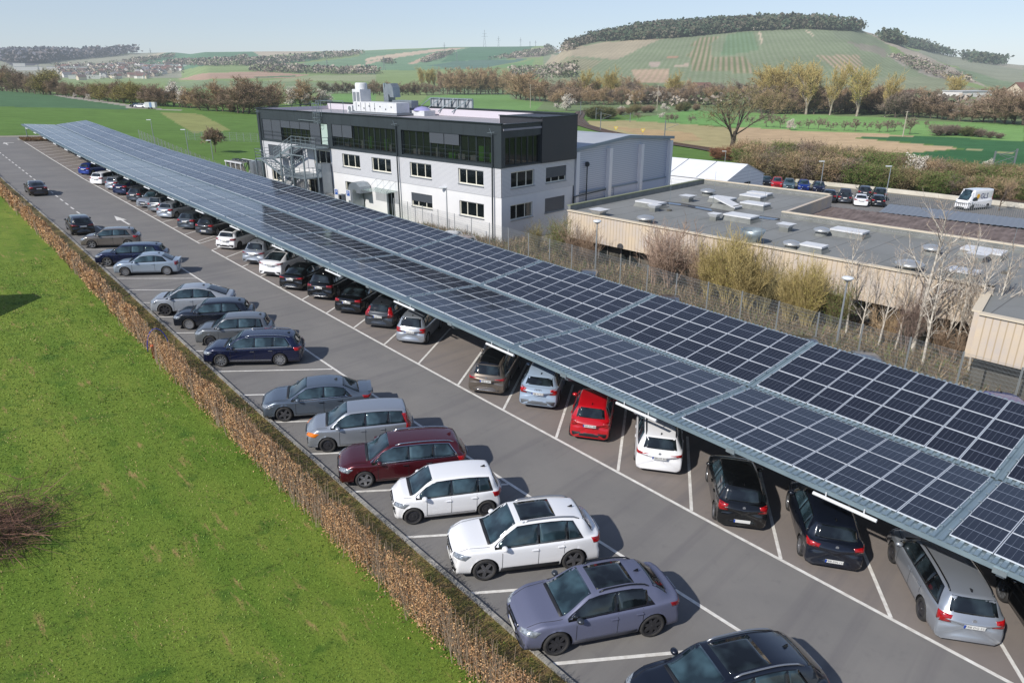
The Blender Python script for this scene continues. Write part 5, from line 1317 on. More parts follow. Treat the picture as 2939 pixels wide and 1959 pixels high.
# --- plant on the office roof
pl = empty('ventilation_unit', 'white air handling unit with silver duct elbow on the office roof', 'ventilation unit', mw=MB_B)
x0, x1 = loc_at_z(1045, 322, 9.2).x, loc_at_z(1171, 329, 9.2).x
WM = mat('white metal casing', C(236, 236, 236, .85), .4, var=C(220, 222, 224, .85), scale=2)
m_ = MB(); m_.box(((x0 + x1) / 2, 6.6, 9.9), (x1 - x0, 1.8, 1.05)); cs = m_.build('casing', WM, pl)
m_ = MB()
for k in range(5): xx = x0 + .4 + (x1 - x0 - .8) * k / 8; m_.box((xx, 5.68, 9.9), (.05, .03, .9))
m_.build('panel_rib', SILL, cs)
for k in range(7):
    xx = x0 + .9 + (x1 - x0 - 1.8) * k / 6; m_ = MB(); m_.lathe([(.001, 0), (.07, 0), (.07, -.03), (.001, -.03)], (xx, 5.67, 10.0 - .25 * (k % 2)), 10, 'y'); m_.build('service_port', PIPE, cs)
m_ = MB(); m_.box(((x0 + x1) / 2 - .3, 6.6, 9.25), (x1 - x0 + 1.2, 2.3, .18)); m_.build('base_frame', SILL, pl)
m_ = MB(); m_.box((x0 + .2, 6.7, 10.6), (1.5, 1.5, 2.3)); m_.build('intake_tower', WM, pl)
m_ = MB(); m_.m = 0; m_.lathe([(.001, 1.25), (.62, 1.25), (.7, 1.1), (.7, .3)], (x0 + .2, 6.7, 11.2), 16); m_.build('fan_cowl', WM, pl, True)
m_ = MB()
for dx in (-.35, .35): m_.box((x0 + .2 + dx, 5.93, 10.9), (.5, .04, 1.1))
m_.build('louvre', SILL, pl)
m_ = MB(); q = [(.0, 0), (.0, 1.9), (.5, 2.6), (1.3, 2.7), (1.7, 2.3), (1.8, 1.2), (1.1, 1.2), (1.0, 1.5), (.85, 1.5), (.8, 0)]
ex = x0 + 2.4
for i in range(len(q)):
    a, b_ = q[i], q[(i + 1) % len(q)]; m_.face([(ex + a[0], 8.2, 9.7 + a[1]), (ex + b_[0], 8.2, 9.7 + b_[1]), (ex + b_[0], 9.2, 9.7 + b_[1]), (ex + a[0], 9.2, 9.7 + a[1])])
m_.face([(ex + a, 8.2, 9.7 + b_) for a, b_ in q][::-1]); m_.box((ex + 3.2, 8.7, 10.2), (3.4, 1.0, .8)); m_.build('duct_elbow', DUCT, pl)
for xx in (ex - .5, ex - .15): m_ = MB(); m_.tube([(xx, 8.7, 9.2), (xx, 8.7, 12.4)], .12, 8); m_.build('flue', GALV, pl)
ac = empty('air_conditioner', 'small white box air conditioner left of the roof unit', 'air conditioner', mw=MB_B); m_ = MB(); m_.box((x0 - 1.3, 6.2, 9.55), (1.0, .5, .8)); cc = m_.build('casing', WM, ac)
m_ = MB(); m_.lathe([(.001, 0), (.28, 0), (.28, -.02), (.2, -.02)], (x0 - 1.3, 5.94, 9.6), 14, 'y'); m_.build('fan_grille', SILL, cc)
rs = empty('roof_dome', 'white roof light with pale violet dome on the office roof', 'roof light', mw=MB_B)
p_ = loc_at_z(1232, 330, 9.1); m_ = MB(); m_.box((p_.x, min(p_.y, 8.6), 9.35), (2.6, 1.6, .55)); m_.build('upstand', WM, rs)
m_ = MB(); m_.lathe([(1.0, .0), (.8, .22), (.45, .36), (.001, .42)], (p_.x, min(p_.y, 8.6), 9.62), 16); m_.build('dome', mat('violet dome', C(176, 172, 220, .8), .2, coat=.5), rs, True)
lv = empty('louvre_screen', 'grey steel screen of upright louvres braced at the rear roof edge', 'screen', mw=MB_B)
xa, za = on_plane(1236, 281, 10.6); xb_, zb_ = on_plane(1356, 285, 10.6); zl_ = 9.6
m_ = MB()
for z in (zl_, za): m_.bar((xa, 10.6, z), (xb_, 10.6, z), .12)
for k in range(7): xx = xa + (xb_ - xa) * k / 6; m_.bar((xx, 10.6, zl_), (xx, 10.6, za), .1)
for k in range(3): xx = xa + (xb_ - xa) * (k * 2 + 1) / 6; m_.bar((xx - 1.2, 9.7, zl_ - .1), (xx + .6, 10.5, za), .09)
m_.bar((xa - 1.8, 10.0, zl_), (xa, 10.6, za), .09); m_.build('frame', GALV, lv)
m_ = MB(); m_.box(((xa + xb_) / 2, 10.72, (zl_ + za) / 2), (xb_ - xa, .05, za - zl_ - .1)); m_.build('louvre_panel', ribbed('louvre panel grey', C(196, 200, 204, .82), C(150, 156, 160, .8), 'X', 1.6, .5, .2, .6), lv)
# --- chiller with fans beside the left end
ch = empty('chiller', 'white framed outdoor chiller with row of fans at the left end of the offices', 'chiller', mw=MB_B)
m_ = MB(); zt = 2.9
for x in (-47.5, -46.2, -44.9, -43.6):
    m_.bar((x, -1.6, .3), (x - .2, -1.6, zt), .12); m_.bar((x, -1.6, .3), (x + .6, -.3, zt), .1); m_.bar((x - .2, .8, .3), (x - .2, .8, zt), .12)
m_.bar((-47.9, -1.6, zt), (-43.4, -1.6, zt), .16); m_.bar((-47.9, .8, zt), (-43.4, .8, zt), .16); m_.bar((-47.7, -1.6, .35), (-43.4, -1.6, .35), .12); m_.build('frame', WM, ch)
m_ = MB(); m_.face([(-47.7, -1.5, zt - .1), (-43.5, -1.5, zt - .1), (-43.5, -.4, .4), (-47.7, -.4, .4)]); m_.face([(-47.7, -1.6, zt + .05), (-43.4, -1.6, zt + .05), (-43.4, .8, zt + .05), (-47.7, .8, zt + .05)]); m_.build('coil', mat('coil grey', C(150, 148, 142, .75), .6), ch)
for k in range(4): m_ = MB(); m_.lathe([(.42, 0), (.45, .16), (.38, .16), (.38, .05), (.001, .04)], (-47.1 + k * 1.08, -.5, zt + .06), 14); m_.build('fan', PIPE, ch, True)

# ------------------------------------------------------------------ white hall behind the offices
HALLW = ribbed('white hall cladding', C(208, 214, 226, .84), C(180, 188, 204, .84), 'Z', 5.0, .45, .1, .6); HALLF = mat('white pilaster', C(236, 238, 242, .86), .5); HROOF = mat('pale hall roof', C(204, 208, 212, .82), .5, .1, var=C(190, 194, 200, .8), scale=.3); TRIMG = mat('blue-grey eaves trim', C(152, 166, 178, .8), .45, .2)
hall = empty('warehouse_hall', 'large white ribbed warehouse hall with low gable joined to the office building', 'warehouse', mw=MB_B)
m_ = MB(); DEP = -30
m_.face([(-.25, 10.3, -3.5), (-.25, 28, -3.5), (-.25, 28, 6.6), (-.25, 19.3, 7.2), (-.25, 10.3, 6.5)])
m_.face([(-.25, 28, -3.5), (DEP, 28, -3.5), (DEP, 28, 6.6), (-.25, 28, 6.6)]); m_.face([(DEP, 10.3, -3.5), (DEP, 10.3, 6.5), (DEP, 19.3, 7.2), (DEP, 28, 6.6), (DEP, 28, -3.5)]); m_.build('wall', HALLW, hall)
m_ = MB(); m_.slab([(0, 10.2, 6.52), (0, 19.3, 7.24), (DEP, 19.3, 7.24), (DEP, 10.2, 6.52)], (0, 0, .1)); m_.slab([(0, 19.3, 7.24), (0, 28.2, 6.62), (DEP, 28.2, 6.62), (DEP, 19.3, 7.24)], (0, 0, .1)); m_.build('roof', HROOF, hall)
m_ = MB(); m_.bar((.05, 10.2, 6.6), (.05, 19.3, 7.32), .2, .3); m_.bar((.05, 19.3, 7.32), (.05, 28.2, 6.7), .2, .3); m_.build('eaves_trim', TRIMG, hall)
for y in (10.6, 16.05, 21.85, 27.7): m_ = MB(); m_.box((-.1, y, 1.45), (.55, .5, 9.9)); m_.build('pilaster', HALLF, hall)
m_ = MB(); m_.box((-.2, 19, 2.35), (.16, 17.2, .14)); m_.build('ledge', TRIMG, hall)
m_ = MB(); m_.box((-.22, 22.6, .6), (.08, 10.6, 3.3)); m_.build('plinth', mat('plinth render', C(214, 218, 230, .84), .8), hall)
m_ = MB(); m_.tube([(-.02, 12.3, 1.2), (-.02, 12.3, 5.0)], .06, 8); m_.lathe([(.001, -.05), (.25, -.05), (.25, .1), (.001, .1)], (-.05, 12.3, 5.1), 12, 'y'); m_.build('alarm_pipe', PIPE, hall)
# yard shed roof between the hall and the flat-roofed building
sh_ = empty('yard_shed', 'low shed with cream ribbed roof between the white hall and the flat roof', 'shed', mw=MB_B)
m_ = MB(); m_.slab([(.3, 10.4, 1.25), (6.6, 10.4, 1.05), (6.6, 22, 1.05), (.3, 22, 1.25)], (0, 0, .08)); m_.build('roof', ribbed('cream ribbed roof', C(222, 208, 184, .82), C(196, 182, 160, .8), 'Y', 3.0, .6, 0, .8), sh_)
m_ = MB(); m_.box((3.4, 16.2, -.9), (6.0, 11.4, 3.8)); m_.build('wall', WHITEW, sh_)
m_ = MB(); m_.tube([(.2, 10.0, -1.5), (.2, 10.0, 2.2), (.25, 15.2, 2.35)], .07, 8); m_.build('downpipe', PIPE, sh_)

# ------------------------------------------------------------------ white frame tent
TENTM = mat('white tent canvas', C(244, 245, 248, .88), .6, var=C(234, 236, 240, .88), scale=.7)
pa, pb_ = at_z(2146, 468, 1.6), at_z(2192, 500, .0); 
pe0 = at_z(2086, 521, .0)
gd = Vector((pb_.x - pe0.x, pb_.y - pe0.y, 0)); gl_ = gd.length; gd.normalize(); ld = Vector((-gd.y, gd.x, 0))
tent = empty('frame_tent', 'large white frame tent with dark-seamed roof beside the white hall', 'tent', mw=Matrix.Translation((pe0.x, pe0.y, 0)) @ Matrix.Rotation(math.atan2(gd.y, gd.x), 4, 'Z'))
TL = 36.0; zb_ = -3.6; eh, rh = .05, 1.75; w_ = gl_
m_ = MB(); m_.face([(0, 0, zb_), (w_, 0, zb_), (w_, 0, eh), (w_ / 2, 0, rh), (0, 0, eh)]); m_.face([(w_, TL, zb_), (0, TL, zb_), (0, TL, eh), (w_ / 2, TL, rh), (w_, TL, eh)]); m_.face([(0, TL, zb_), (0, 0, zb_), (0, 0, eh), (0, TL, eh)]); m_.face([(w_, 0, zb_), (w_, TL, zb_), (w_, TL, eh), (w_, 0, eh)])
m_.build('wall', ribbed('white tent wall', C(238, 240, 244, .86), C(206, 210, 216, .84), 'Z', 2.2, .6, 0, .86), tent)
m_ = MB(); m_.slab([(-.15, -.1, eh - .03), (w_ / 2, -.1, rh + .03), (w_ / 2, TL, rh + .03), (-.15, TL, eh - .03)], (0, 0, .05)); m_.slab([(w_ / 2, -.1, rh + .03), (w_ + .15, -.1, eh - .03), (w_ + .15, TL, eh - .03), (w_ / 2, TL, rh + .03)], (0, 0, .05)); m_.build('roof', TENTM, tent)
for k in range(1, 8):
    y = k * 4.6; m_ = MB(); m_.bar((-.1, y, eh + .04), (w_ / 2, y, rh + .1), .1, .06); m_.bar((w_ / 2, y, rh + .1), (w_ + .1, y, eh + .04), .1, .06); m_.build('roof_seam', SILL, tent)
m_ = MB(); m_.box((w_ * .55, -.04, (zb_ - .6) / 2), (w_ * .16, .06, -zb_ - .6)); m_.build('doorway', WELL, tent)

# ------------------------------------------------------------------ beige flat-roofed building on the right
BZ = 2.65; BF, BP = 2.8, 3.15          # roof, front fascia top, rear parapet top
def RP(x, y, z): return at_z(x, y, z)
A1, B1, C1, D1 = RP(1637, 601, BF), RP(2022, 514, BP), RP(2381, 557, BP), RP(2243, 606, BP)
E1 = RP(2939, 706, BP); F1 = RP(2858, 821, BF); G1 = RP(2826, 879, BF)
ex_ = (E1 - D1).normalized(); E1 = D1 + ex_ * 62; fx_ = (F1 - A1).normalized(); G2 = G1 + fx_ * 40
G1 = F1 + (G1 - F1).normalized() * 5.5; G2 = G1 + fx_ * 34
fb = empty('flat_roof_building', 'long low beige works building with grey flat felt roof and ribbed fascia', 'building', (A1.x, A1.y, 0)); fo = Vector((A1.x, A1.y, 0))
FELT = mat('grey roofing felt', C(146, 148, 147, .82), .85, var=C(134, 136, 134, .82), scale=.25, detail=8)
ntf = FELT.node_tree; bb = ntf.nodes['Principled BSDF']
nt = ntf; N = nt.nodes.new; Lk = nt.links.new; tc = N('ShaderNodeTexCoord')
mp_ = N('ShaderNodeMapping'); mp_.inputs['Rotation'].default_value = (0, 0, -math.atan2(fx_.y, fx_.x)); Lk(tc.outputs['Object'], mp_.inputs['Vector'])
sx_ = N('ShaderNodeSeparateXYZ'); Lk(mp_.outputs['Vector'], sx_.inputs['Vector'])
seam = math_('LESS_THAN', math_('FRACT', math_('MULTIPLY', sx_.outputs['X'], 1 / 1.9)), .03)
stain = rng(noise(.6, 6, rough=.7), .52, .72, 0, .3)
cc_ = mix(bb.inputs['Base Color'].links[0].from_socket, C(92, 92, 90, .7), stain); cc_ = mix(cc_, C(96, 97, 97, .7), math_('MULTIPLY', seam, .8)); Lk(cc_, bb.inputs['Base Color'])
FASC = ribbed('beige ribbed fascia', C(226, 206, 178, .84), C(196, 176, 148, .82), 'X', 3.2, .7, 0, .82, var=C(206, 196, 188, .84)); COPB = mat('beige coping', C(228, 214, 190, .84), .6)
CONC = mat('weathered concrete', C(122, 118, 108, .8), .9, var=C(88, 86, 80, .8), scale=.9, detail=8); PARG = mat('grey felt upstand', C(150, 152, 148, .8), .85, var=C(122, 124, 120, .8), scale=1.1, detail=7)
def fbp(n, m_, mt): return m_.build(n, mt, fb)
def R_(p, z=None): return Vector((p.x - fo.x, p.y - fo.y, p.z if z is None else z))
m_ = MB(); m_.face([R_(p, BZ) for p in (A1, F1, G1, G2, E1, D1, C1, B1)][::1]); fbp('roof', m_, FELT)
def fascia(a, b_, z0, z1, m=FASC, name='fascia', th=.3):
    a, b_ = R_(a, 0), R_(b_, 0); d = (b_ - a); L = d.length; an = math.atan2(d.y, d.x)
    m_ = MB(); m_.box((L / 2, -th / 2, (z0 + z1) / 2), (L, th, z1 - z0)); o = fbp(name, m_, m); o.location = a; o.rotation_euler = (0, 0, an); return o
fascia(A1, F1, .52, BF - .08); fascia(F1, G1, .4, BF - .08); fascia(G1, G2, .52, BF - .08); fascia(D1, C1, 1.2, BP - .08)
for a, b_ in ((A1, F1), (F1, G1), (G1, G2)): fascia(a, b_, BF - .078, BF, COPB, 'coping', .42)
for a, b_ in ((B1, A1), (C1, B1), (E1, D1)): fascia(a, b_, BZ - .3, BP - .08, PARG, 'parapet', .25)
for a, b_ in ((B1, A1), (C1, B1), (E1, D1)): fascia(a, b_, BP - .078, BP, COPB if a is not B1 else mat('mossy coping', C(140, 146, 118, .8), .8), 'coping', .36)
for a, b_ in ((E1, D1), (C1, B1)): fascia(a, b_, BP - .32, BP - .27, WM, 'flashing_strip', .262)
inn = Vector((-fx_.y, fx_.x, 0))
m_ = MB(); q = [A1 + inn * .9, F1 + inn * .9, F1 + inn * .9, G1 + inn * .9, G2 + inn * .9]
for a, b_ in ((A1, F1), (F1, G1), (G1, G2), (A1, B1), (E1, D1), (C1, B1)):
    n_ = Vector((-(b_ - a).y, (b_ - a).x, 0)).normalized() * .7
    if a is A1 and b_ is B1 or a is E1 or a is C1: n_ = n_ * 0
    a2, b2 = R_(a, 0) + n_, R_(b_, 0) + n_; m_.face([a2 + Vector((0, 0, -4.5)), b2 + Vector((0, 0, -4.5)), b2 + Vector((0, 0, BZ - .02)), a2 + Vector((0, 0, BZ - .02))])
fbp('wall', m_, CONC)
for k in range(9):
    f = .06 + k * .105; a = R_(A1.lerp(F1, f), 0) + inn * .62; b_ = R_(A1.lerp(F1, f + .06), 0) + inn * .62
    m_ = MB(); m_.face([a + Vector((0, 0, -1.0)), b_ + Vector((0, 0, -1.0)), b_ + Vector((0, 0, .6)), a + Vector((0, 0, .6))]); w_o = fbp('window', m_, panemat('dull works glass', C(50, 56, 58, .8), 1.0))
    m_ = MB(); up = Vector((0, 0, 1))
    for t in (0, .5, 1): q = a.lerp(b_, t) - inn * .03; m_.bar(q - up, q + up * .6, .08)
    m_.bar(a - inn * .03 - up, b_ - inn * .03 - up, .08); m_.bar(a - inn * .03 + up * .6, b_ - inn * .03 + up * .6, .08); m_.build('frame', mat('grey frame', C(168, 164, 156, .8), .6), w_o)
# puddle along the roof valley
WATER = mat('standing water', C(46, 58, 82, .8), .03, spec=.6); MOSSR = mat('dark damp felt', C(58, 54, 46, .75), .6, var=C(88, 84, 76, .75), scale=2.5)
zr = zoomer(1640, 350, 3.922)
for nm, m, pts, h in (('damp_stain', MOSSR, [(830, 875), (900, 878), (1250, 915), (1500, 960), (1800, 1012), (2100, 1050), (2350, 1085), (2345, 1112), (2100, 1090), (1800, 1050), (1500, 998), (1280, 955), (1060, 925), (840, 890)], .006), ('puddle', WATER, [(1062, 902), (1250, 925), (1500, 968), (1800, 1018), (2100, 1058), (2330, 1090), (2280, 1105), (2100, 1082), (1800, 1040), (1500, 990), (1290, 948), (1070, 920)], .012)):
    m_ = MB(); P_ = [R_(at_z(x, y, BZ)) + Vector((0, 0, h)) for x, y in zr(pts)]
    n = len(P_); h_ = n // 2
    for i in range(h_ - 1 if n % 2 == 0 else h_): m_.face([P_[i], P_[i + 1], P_[n - 2 - i], P_[n - 1 - i]])
    fbp(nm, m_, m)
# lower corrugated roofs behind
def lowroof(name, label, quad, m, z, fr=4.0):
    P_ = [at_z(x, y, z) for x, y in quad]; o = P_[0]; an = math.atan2((P_[1] - o).y, (P_[1] - o).x); M = Matrix.Translation(o) @ Matrix.Rotation(an, 4, 'Z'); I = M.inverted(); Q = [I @ p for p in P_]
    r = empty(name, label, 'shed', mw=M); n = int((Q[1] - Q[0]).length * fr); V, F_ = [], []
    for i in range(n * 2 + 1):
        f = i / (n * 2); a = Q[0].lerp(Q[1], f); b_ = Q[3].lerp(Q[2], f); z_ = .05 * (i % 2)
        V += [(a.x, a.y, z_), (b_.x, b_.y, z_ - .0)]
    F_ = [(2 * i, 2 * i + 2, 2 * i + 3, 2 * i + 1) for i in range(n * 2)]
    link('roof', mesh_np('roof', V, F_, m), r)
    m_ = MB(); m_.hexa([Q[0] + Vector((.2, .2, -4.5)), Q[1] + Vector((0, .2, -4.5)), Q[2] + Vector((0, -.2, -4.5)), Q[3] + Vector((.2, -.2, -4.5)), Q[0] + Vector((.2, .2, -.06)), Q[1] + Vector((0, .2, -.06)), Q[2] + Vector((0, -.2, -.06)), Q[3] + Vector((.2, -.2, -.06))]); m_.build('wall', CONC, r)
lowroof('corrugated_shed', 'shed roofed with mossy brown corrugated cement sheets behind the flat roof', [(2294, 611), (3190, 745), (3190, 690), (2322, 586)], mat('weathered cement sheet', C(146, 130, 124, .8), .9, var=C(98, 84, 78, .8), scale=1.2, detail=9, stretch=(1.5, .5, 1)), 2.0, 2.6)
lowroof('metal_roof_shed', 'shed with plain grey corrugated metal roof behind the mossy one', [(2522, 609), (3190, 684), (3190, 656), (2552, 586)], mat('grey metal sheet', C(142, 148, 156, .8), .5, .2), 1.6, 2.2)
m_ = MB(); m_ = None
# roof furniture, each a thing of its own
def skylight(x, y, w, d, open_=False, label=''):
    p = at_z(x, y, BZ); o = empty('roof_light', label, 'roof light', group='white roof lights on the grey flat roof', mw=Matrix.Translation((p.x, p.y, BZ)) @ Matrix.Rotation(math.atan2(fx_.y, fx_.x), 4, 'Z'))
    m_ = MB(); m_.hexa([(-w / 2 - .15, -d / 2 - .15, 0), (w / 2 + .15, -d / 2 - .15, 0), (w / 2 + .15, d / 2 + .15, 0), (-w / 2 - .15, d / 2 + .15, 0), (-w / 2, -d / 2, .35), (w / 2, -d / 2, .35), (w / 2, d / 2, .35), (-w / 2, d / 2, .35)]); m_.build('upstand', PARG, o)
    m_ = MB(); m_.box((0, 0, .42), (w + .1, d + .1, .12)); l_ = m_.build('lid', WM, o)
    if open_: l_.rotation_euler = (0, .3, 0); l_.location = (0, 0, .12)
def vent(x, y, r, label):
    p = at_z(x, y, BZ); o = empty('roof_vent', label, 'roof vent', (p.x, p.y, BZ), group='domed roof vents on the grey flat roof')
    m_ = MB(); m_.lathe([(r * .75, 0), (r * .6, .3)], n=12); m_.build('neck', PARG, o, True)
    m_ = MB(); m_.lathe([(r * .9, .32), (r, .38), (r * .85, .5), (r * .4, .6), (.001, .62)], n=16); m_.build('cap', mat('aluminium cap', C(206, 208, 208, .85), .35, .6), o, True)
def hood(x, y, w, label):
    p = at_z(x, y, BZ); o = empty('extract_hood', label, 'extract hood', group='flared extract hoods on the grey flat roof', mw=Matrix.Translation((p.x, p.y, BZ)) @ Matrix.Rotation(math.atan2(fx_.y, fx_.x), 4, 'Z'))
    m_ = MB(); h = w / 2; k = h * .62; m_.hexa([(-k, -k, 0), (k, -k, 0), (k, k, 0), (-k, k, 0), (-k, -k, .3), (k, -k, .3), (k, k, .3), (-k, k, .3)]); m_.build('base', PARG, o)
    m_ = MB(); m_.hexa([(-k, -k, .302), (k, -k, .302), (k, k, .302), (-k, k, .302), (-h, -h, .55), (h, -h, .55), (h, h, .55), (-h, h, .55)]); m_.build('flared_top', WM, o)
zs = lambda x, y: (1640 + x / 3.922, 350 + y / 3.922); zt_ = lambda x, y: (2250 + x / 3.409, 500 + y / 3.409)
SKL = [((890, 955), 2.3, 1.2, 'white roof light near the left end of the puddle'), ((1700, 905), 2.0, 1.1, 'white roof light behind the one with the tilted lid'), ((1745, 970), 2.0, 1.1, 'white roof light with its lid propped open'), ((2040, 880), 2.0, 1.1, 'white roof light beside another near the rear parapet'), ((2115, 850), 2.0, 1.0, 'rearmost white roof light touching its neighbour'), ((2065, 970), 2.1, 1.2, 'white roof light alone at the right of the rear roof part'), ((1905, 1110), 2.3, 1.3, 'white roof light in front of the puddle')]
for (x, y), w, d, lb in SKL: skylight(*zs(x, y), w, d, 'propped' in lb, lb)
for (x, y), w, d, lb in [((635, 605), 2.2, 1.2, 'flat white roof light against the long parapet, left one'), ((1940, 805), 2.2, 1.3, 'flat white roof light against the long parapet at the right'), ((1740, 1010), 1.5, 1.0, 'small white roof light close to the beige front edge'), ((285, 755), 1.4, .9, 'small white roof light behind the yellow willow bushes')]: skylight(*zt_(x, y), w, d, False, lb)
for p, r, lb in [(zs(1528, 825), .75, 'domed roof vent near the rear corner of the roof'), (zs(830, 1138), .75, 'domed roof vent behind the bare shrub at the front edge'), (zt_(360, 600), .6, 'domed roof vent left of the flat roof light'), (zt_(1435, 780), .65, 'domed roof vent among the birch tops'), (zt_(1215, 940), .85, 'broad domed roof vent at the beige front edge'), (zt_(65, 735), .6, 'domed roof vent above the yellow willow')]: vent(*p, r, lb)
for p, w, lb in [(zs(310, 1058), 1.3, 'white flared extract hood at the near left of the roof'), (zs(1305, 895), 1.2, 'white flared extract hood beside the puddle'), (zt_(15, 555), 1.1, 'white flared extract hood below the roof step'), (zs(930, 1005), .9, 'low white extract hood in front of the left roof light'), (zs(1610, 1105), .9, 'low white extract hood in the middle of the roof'), (zt_(1890, 855), 1.1, 'white flared extract hood in front of the right roof light')]: hood(*p, w, lb)
p = at_z(*zs(2030, 1365), BZ); fu = empty('metal_funnel', 'round open galvanised tub standing on the flat roof', 'metal tub', (p.x, p.y, BZ)); m_ = MB(); m_.lathe([(.001, .02), (.55, .02), (.62, .5), (.82, .95), (.78, .95), (.58, .5), (.5, .1), (.001, .1)], n=20); m_.build('tub_wall', GALV, fu, True)
for (x, y), (x2, y2), lb in [(zs(1105, 1000) + (0,) if False else (zs(1105, 1000), zs(1112, 830)), 0, 0)] if False else []: pass
for (x, y), h, lb in [(zs(2130, 1250), 3.2, 'thin lightning rod on a white foot, right of the tub'), (zs(1590, 945), 3.0, 'thin lightning rod beside the open roof light'), (zs(1980, 830), 2.6, 'thin lightning rod at the rear parapet'), (zs(1100, 1000), 2.6, 'thin lightning rod in front of the left roof light'), (zt_(2170, 972), 3.0, 'thin lightning rod near the right edge of the flat roof')]:
    p = at_z(x, y, BZ); o = empty('lightning_rod', lb, 'lightning rod', (p.x, p.y, BZ)); m_ = MB(); m_.lathe([(.22, 0), (.22, .12), (.001, .14)], n=10); m_.build('foot', CONC, o); m_ = MB(); m_.tube([(0, 0, .1), (0, 0, h)], [.02, .008], 5); m_.build('rod', GALV, o)
# ------------------------------------------------------------------ hedge
RNG = np.random.default_rng(11)
def rot_quads(P, size, asp, rng, flat=0.0):
    """small leaf-shaped quads with random orientation at points P"""
    n = len(P); a = rng.normal(size=(n, 3)); a[:, 2] *= (1 - flat); a /= np.linalg.norm(a, axis=1, keepdims=True) + 1e-9
    b_ = rng.normal(size=(n, 3)); b_ -= a * np.sum(a * b_, 1, keepdims=True); b_ /= np.linalg.norm(b_, axis=1, keepdims=True) + 1e-9
    s = np.asarray(size).reshape(-1, 1) if np.ndim(size) else np.full((n, 1), size)
    a = a * s; b_ = b_ * s * asp
    V = np.stack([P - a, P + b_, P + a, P - b_], 1).reshape(-1, 3)
    return V, np.arange(n * 4).reshape(-1, 4)
LEAFS = [mat('dry hedge leaf', C(180, 136, 94, 1.0), .8), mat('pale dry hedge leaf', C(202, 164, 120, 1.05), .8), mat('dark dry hedge leaf', C(130, 96, 66, 1.0), .85), mat('hedge twig', C(150, 132, 114, .95), .9)]
hb = ST(12, 8.4); hedge = empty('hedge', 'long clipped hedge with dry brown leaves between lawn and car park', 'hedge', hb)
def gv(s, t):
    X = s * RV[0] + t * QV[0]; Y = s * RV[1] + t * QV[1]; return X, Y, groundv(X, Y)
tKv = lambda s: np.interp(s, [-20, 9, 19, 29, 39, 51, 70, 112, 160], [9.75, 9.75, 9.83, 9.96, 10.22, 10.55, 11.1, 12.0, 12.9])
Pl, Sz = [], []
for s0, s1, dens, sz in ((3, 20, 3000, .030), (20, 40, 1500, .042), (40, 80, 560, .07), (80, 152, 260, .11)):
    n = int((s1 - s0) * dens); s = RNG.uniform(s0, s1, n)
    clump = .5 + .42 * np.sin(s * 1.15 + 1.6 * np.sin(s * .43)) + .2 * np.sin(s * 3.7) + .1 * np.sin(s * 9.1)
    hgt = 1.14 + .12 * clump + .06 * np.sin(s * 2.3) + .1 * np.sin(s * .9 + 2)
    wid = .20 + .13 * clump + .04 * np.sin(s * 3.3)
    u = RNG.uniform(-1, 1, n); v = RNG.beta(1.25, .85, n)
    keep = RNG.uniform(size=n) < np.clip(.22 + .8 * clump, .12, 1)
    edge_ = np.sign(u) * np.abs(u) ** .6
    t = tKv(s) - 1.56 + edge_ * wid * (1.12 - .25 * v) ; X, Y, Z = gv(s, t)
    P = np.stack([X, Y, Z + .04 + v * hgt * (1 - .10 * np.abs(u))], 1) + RNG.normal(size=(n, 3)) * .035
    Pl.append(P[keep]); Sz.append(RNG.uniform(.6, 1.3, n)[keep] * sz)
P = np.concatenate(Pl) - np.array(hb); S = np.concatenate(Sz)
V, F_ = rot_quads(P, S, .42, RNG)
link('foliage', mesh_np('foliage', V, F_, LEAFS[:3], RNG.choice([0, 0, 1, 1, 2], len(F_))), hedge)
V, F_ = [], []
for s0, s1, dens, w in ((3, 25, 120, .008), (25, 60, 40, .014), (60, 152, 12, .028)):
    n = int((s1 - s0) * dens); s = RNG.uniform(s0, s1, n); t = tKv(s) - 1.56 + RNG.normal(size=n) * .13; X, Y, Z = gv(s, t)
    top_ = np.stack([X, Y, Z], 1) + np.stack([RNG.normal(size=n) * .1, RNG.normal(size=n) * .1, RNG.uniform(.75, 1.46, n)], 1)
    for a, b_ in zip(np.stack([X, Y, Z], 1), top_):
        k = len(V); d = np.array([w, 0, 0]) if RNG.uniform() < .5 else np.array([0, w, 0]); V += [a - d - hb, a + d - hb, b_ + d * .5 - hb, b_ - d * .5 - hb]; F_.append((k, k + 1, k + 2, k + 3))
link('stems', mesh_np('stems', np.array(V), np.array(F_), LEAFS[3]), hedge)
# fallen leaves under the hedge, tufts on verge and lawn
n = 9000; s = RNG.uniform(3, 45, n) ; s = 3 + (s - 3) ** 1.0; t = tKv(s) - 1.35 + RNG.normal(size=n) * .26; t = np.minimum(t, tKv(s) - .1); X, Y, Z = gv(s, t)
V, F_ = rot_quads(np.stack([X, Y, Z + .05], 1), RNG.uniform(.02, .045, n), .6, RNG, .8)
tag(link('fallen_leaves', mesh_np('fallen_leaves', V, F_, LEAFS[:3], RNG.integers(0, 3, n))), 'dry brown leaves fallen under the hedge', 'leaf litter', kind='stuff')
def tufts(name, label, s, t, hgt, wid, mats, mi, h0=.012):
    n = len(s); X, Y, Z = gv(s, t); b_ = np.stack([X, Y, Z + h0], 1); a = RNG.uniform(0, 2 * math.pi, n); e = np.stack([np.cos(a), np.sin(a), np.zeros(n)], 1) * wid.reshape(-1, 1)
    lean = np.stack([RNG.normal(size=n) * .5, RNG.normal(size=n) * .5, np.ones(n)], 1) * hgt.reshape(-1, 1)
    V = np.stack([b_ - e, b_ + e, b_ + lean], 1).reshape(-1, 3)
    return tag(link(name, mesh_np(name, V, np.arange(3 * n).reshape(-1, 3), mats, mi)), label, name.replace('_', ' '), kind='stuff')
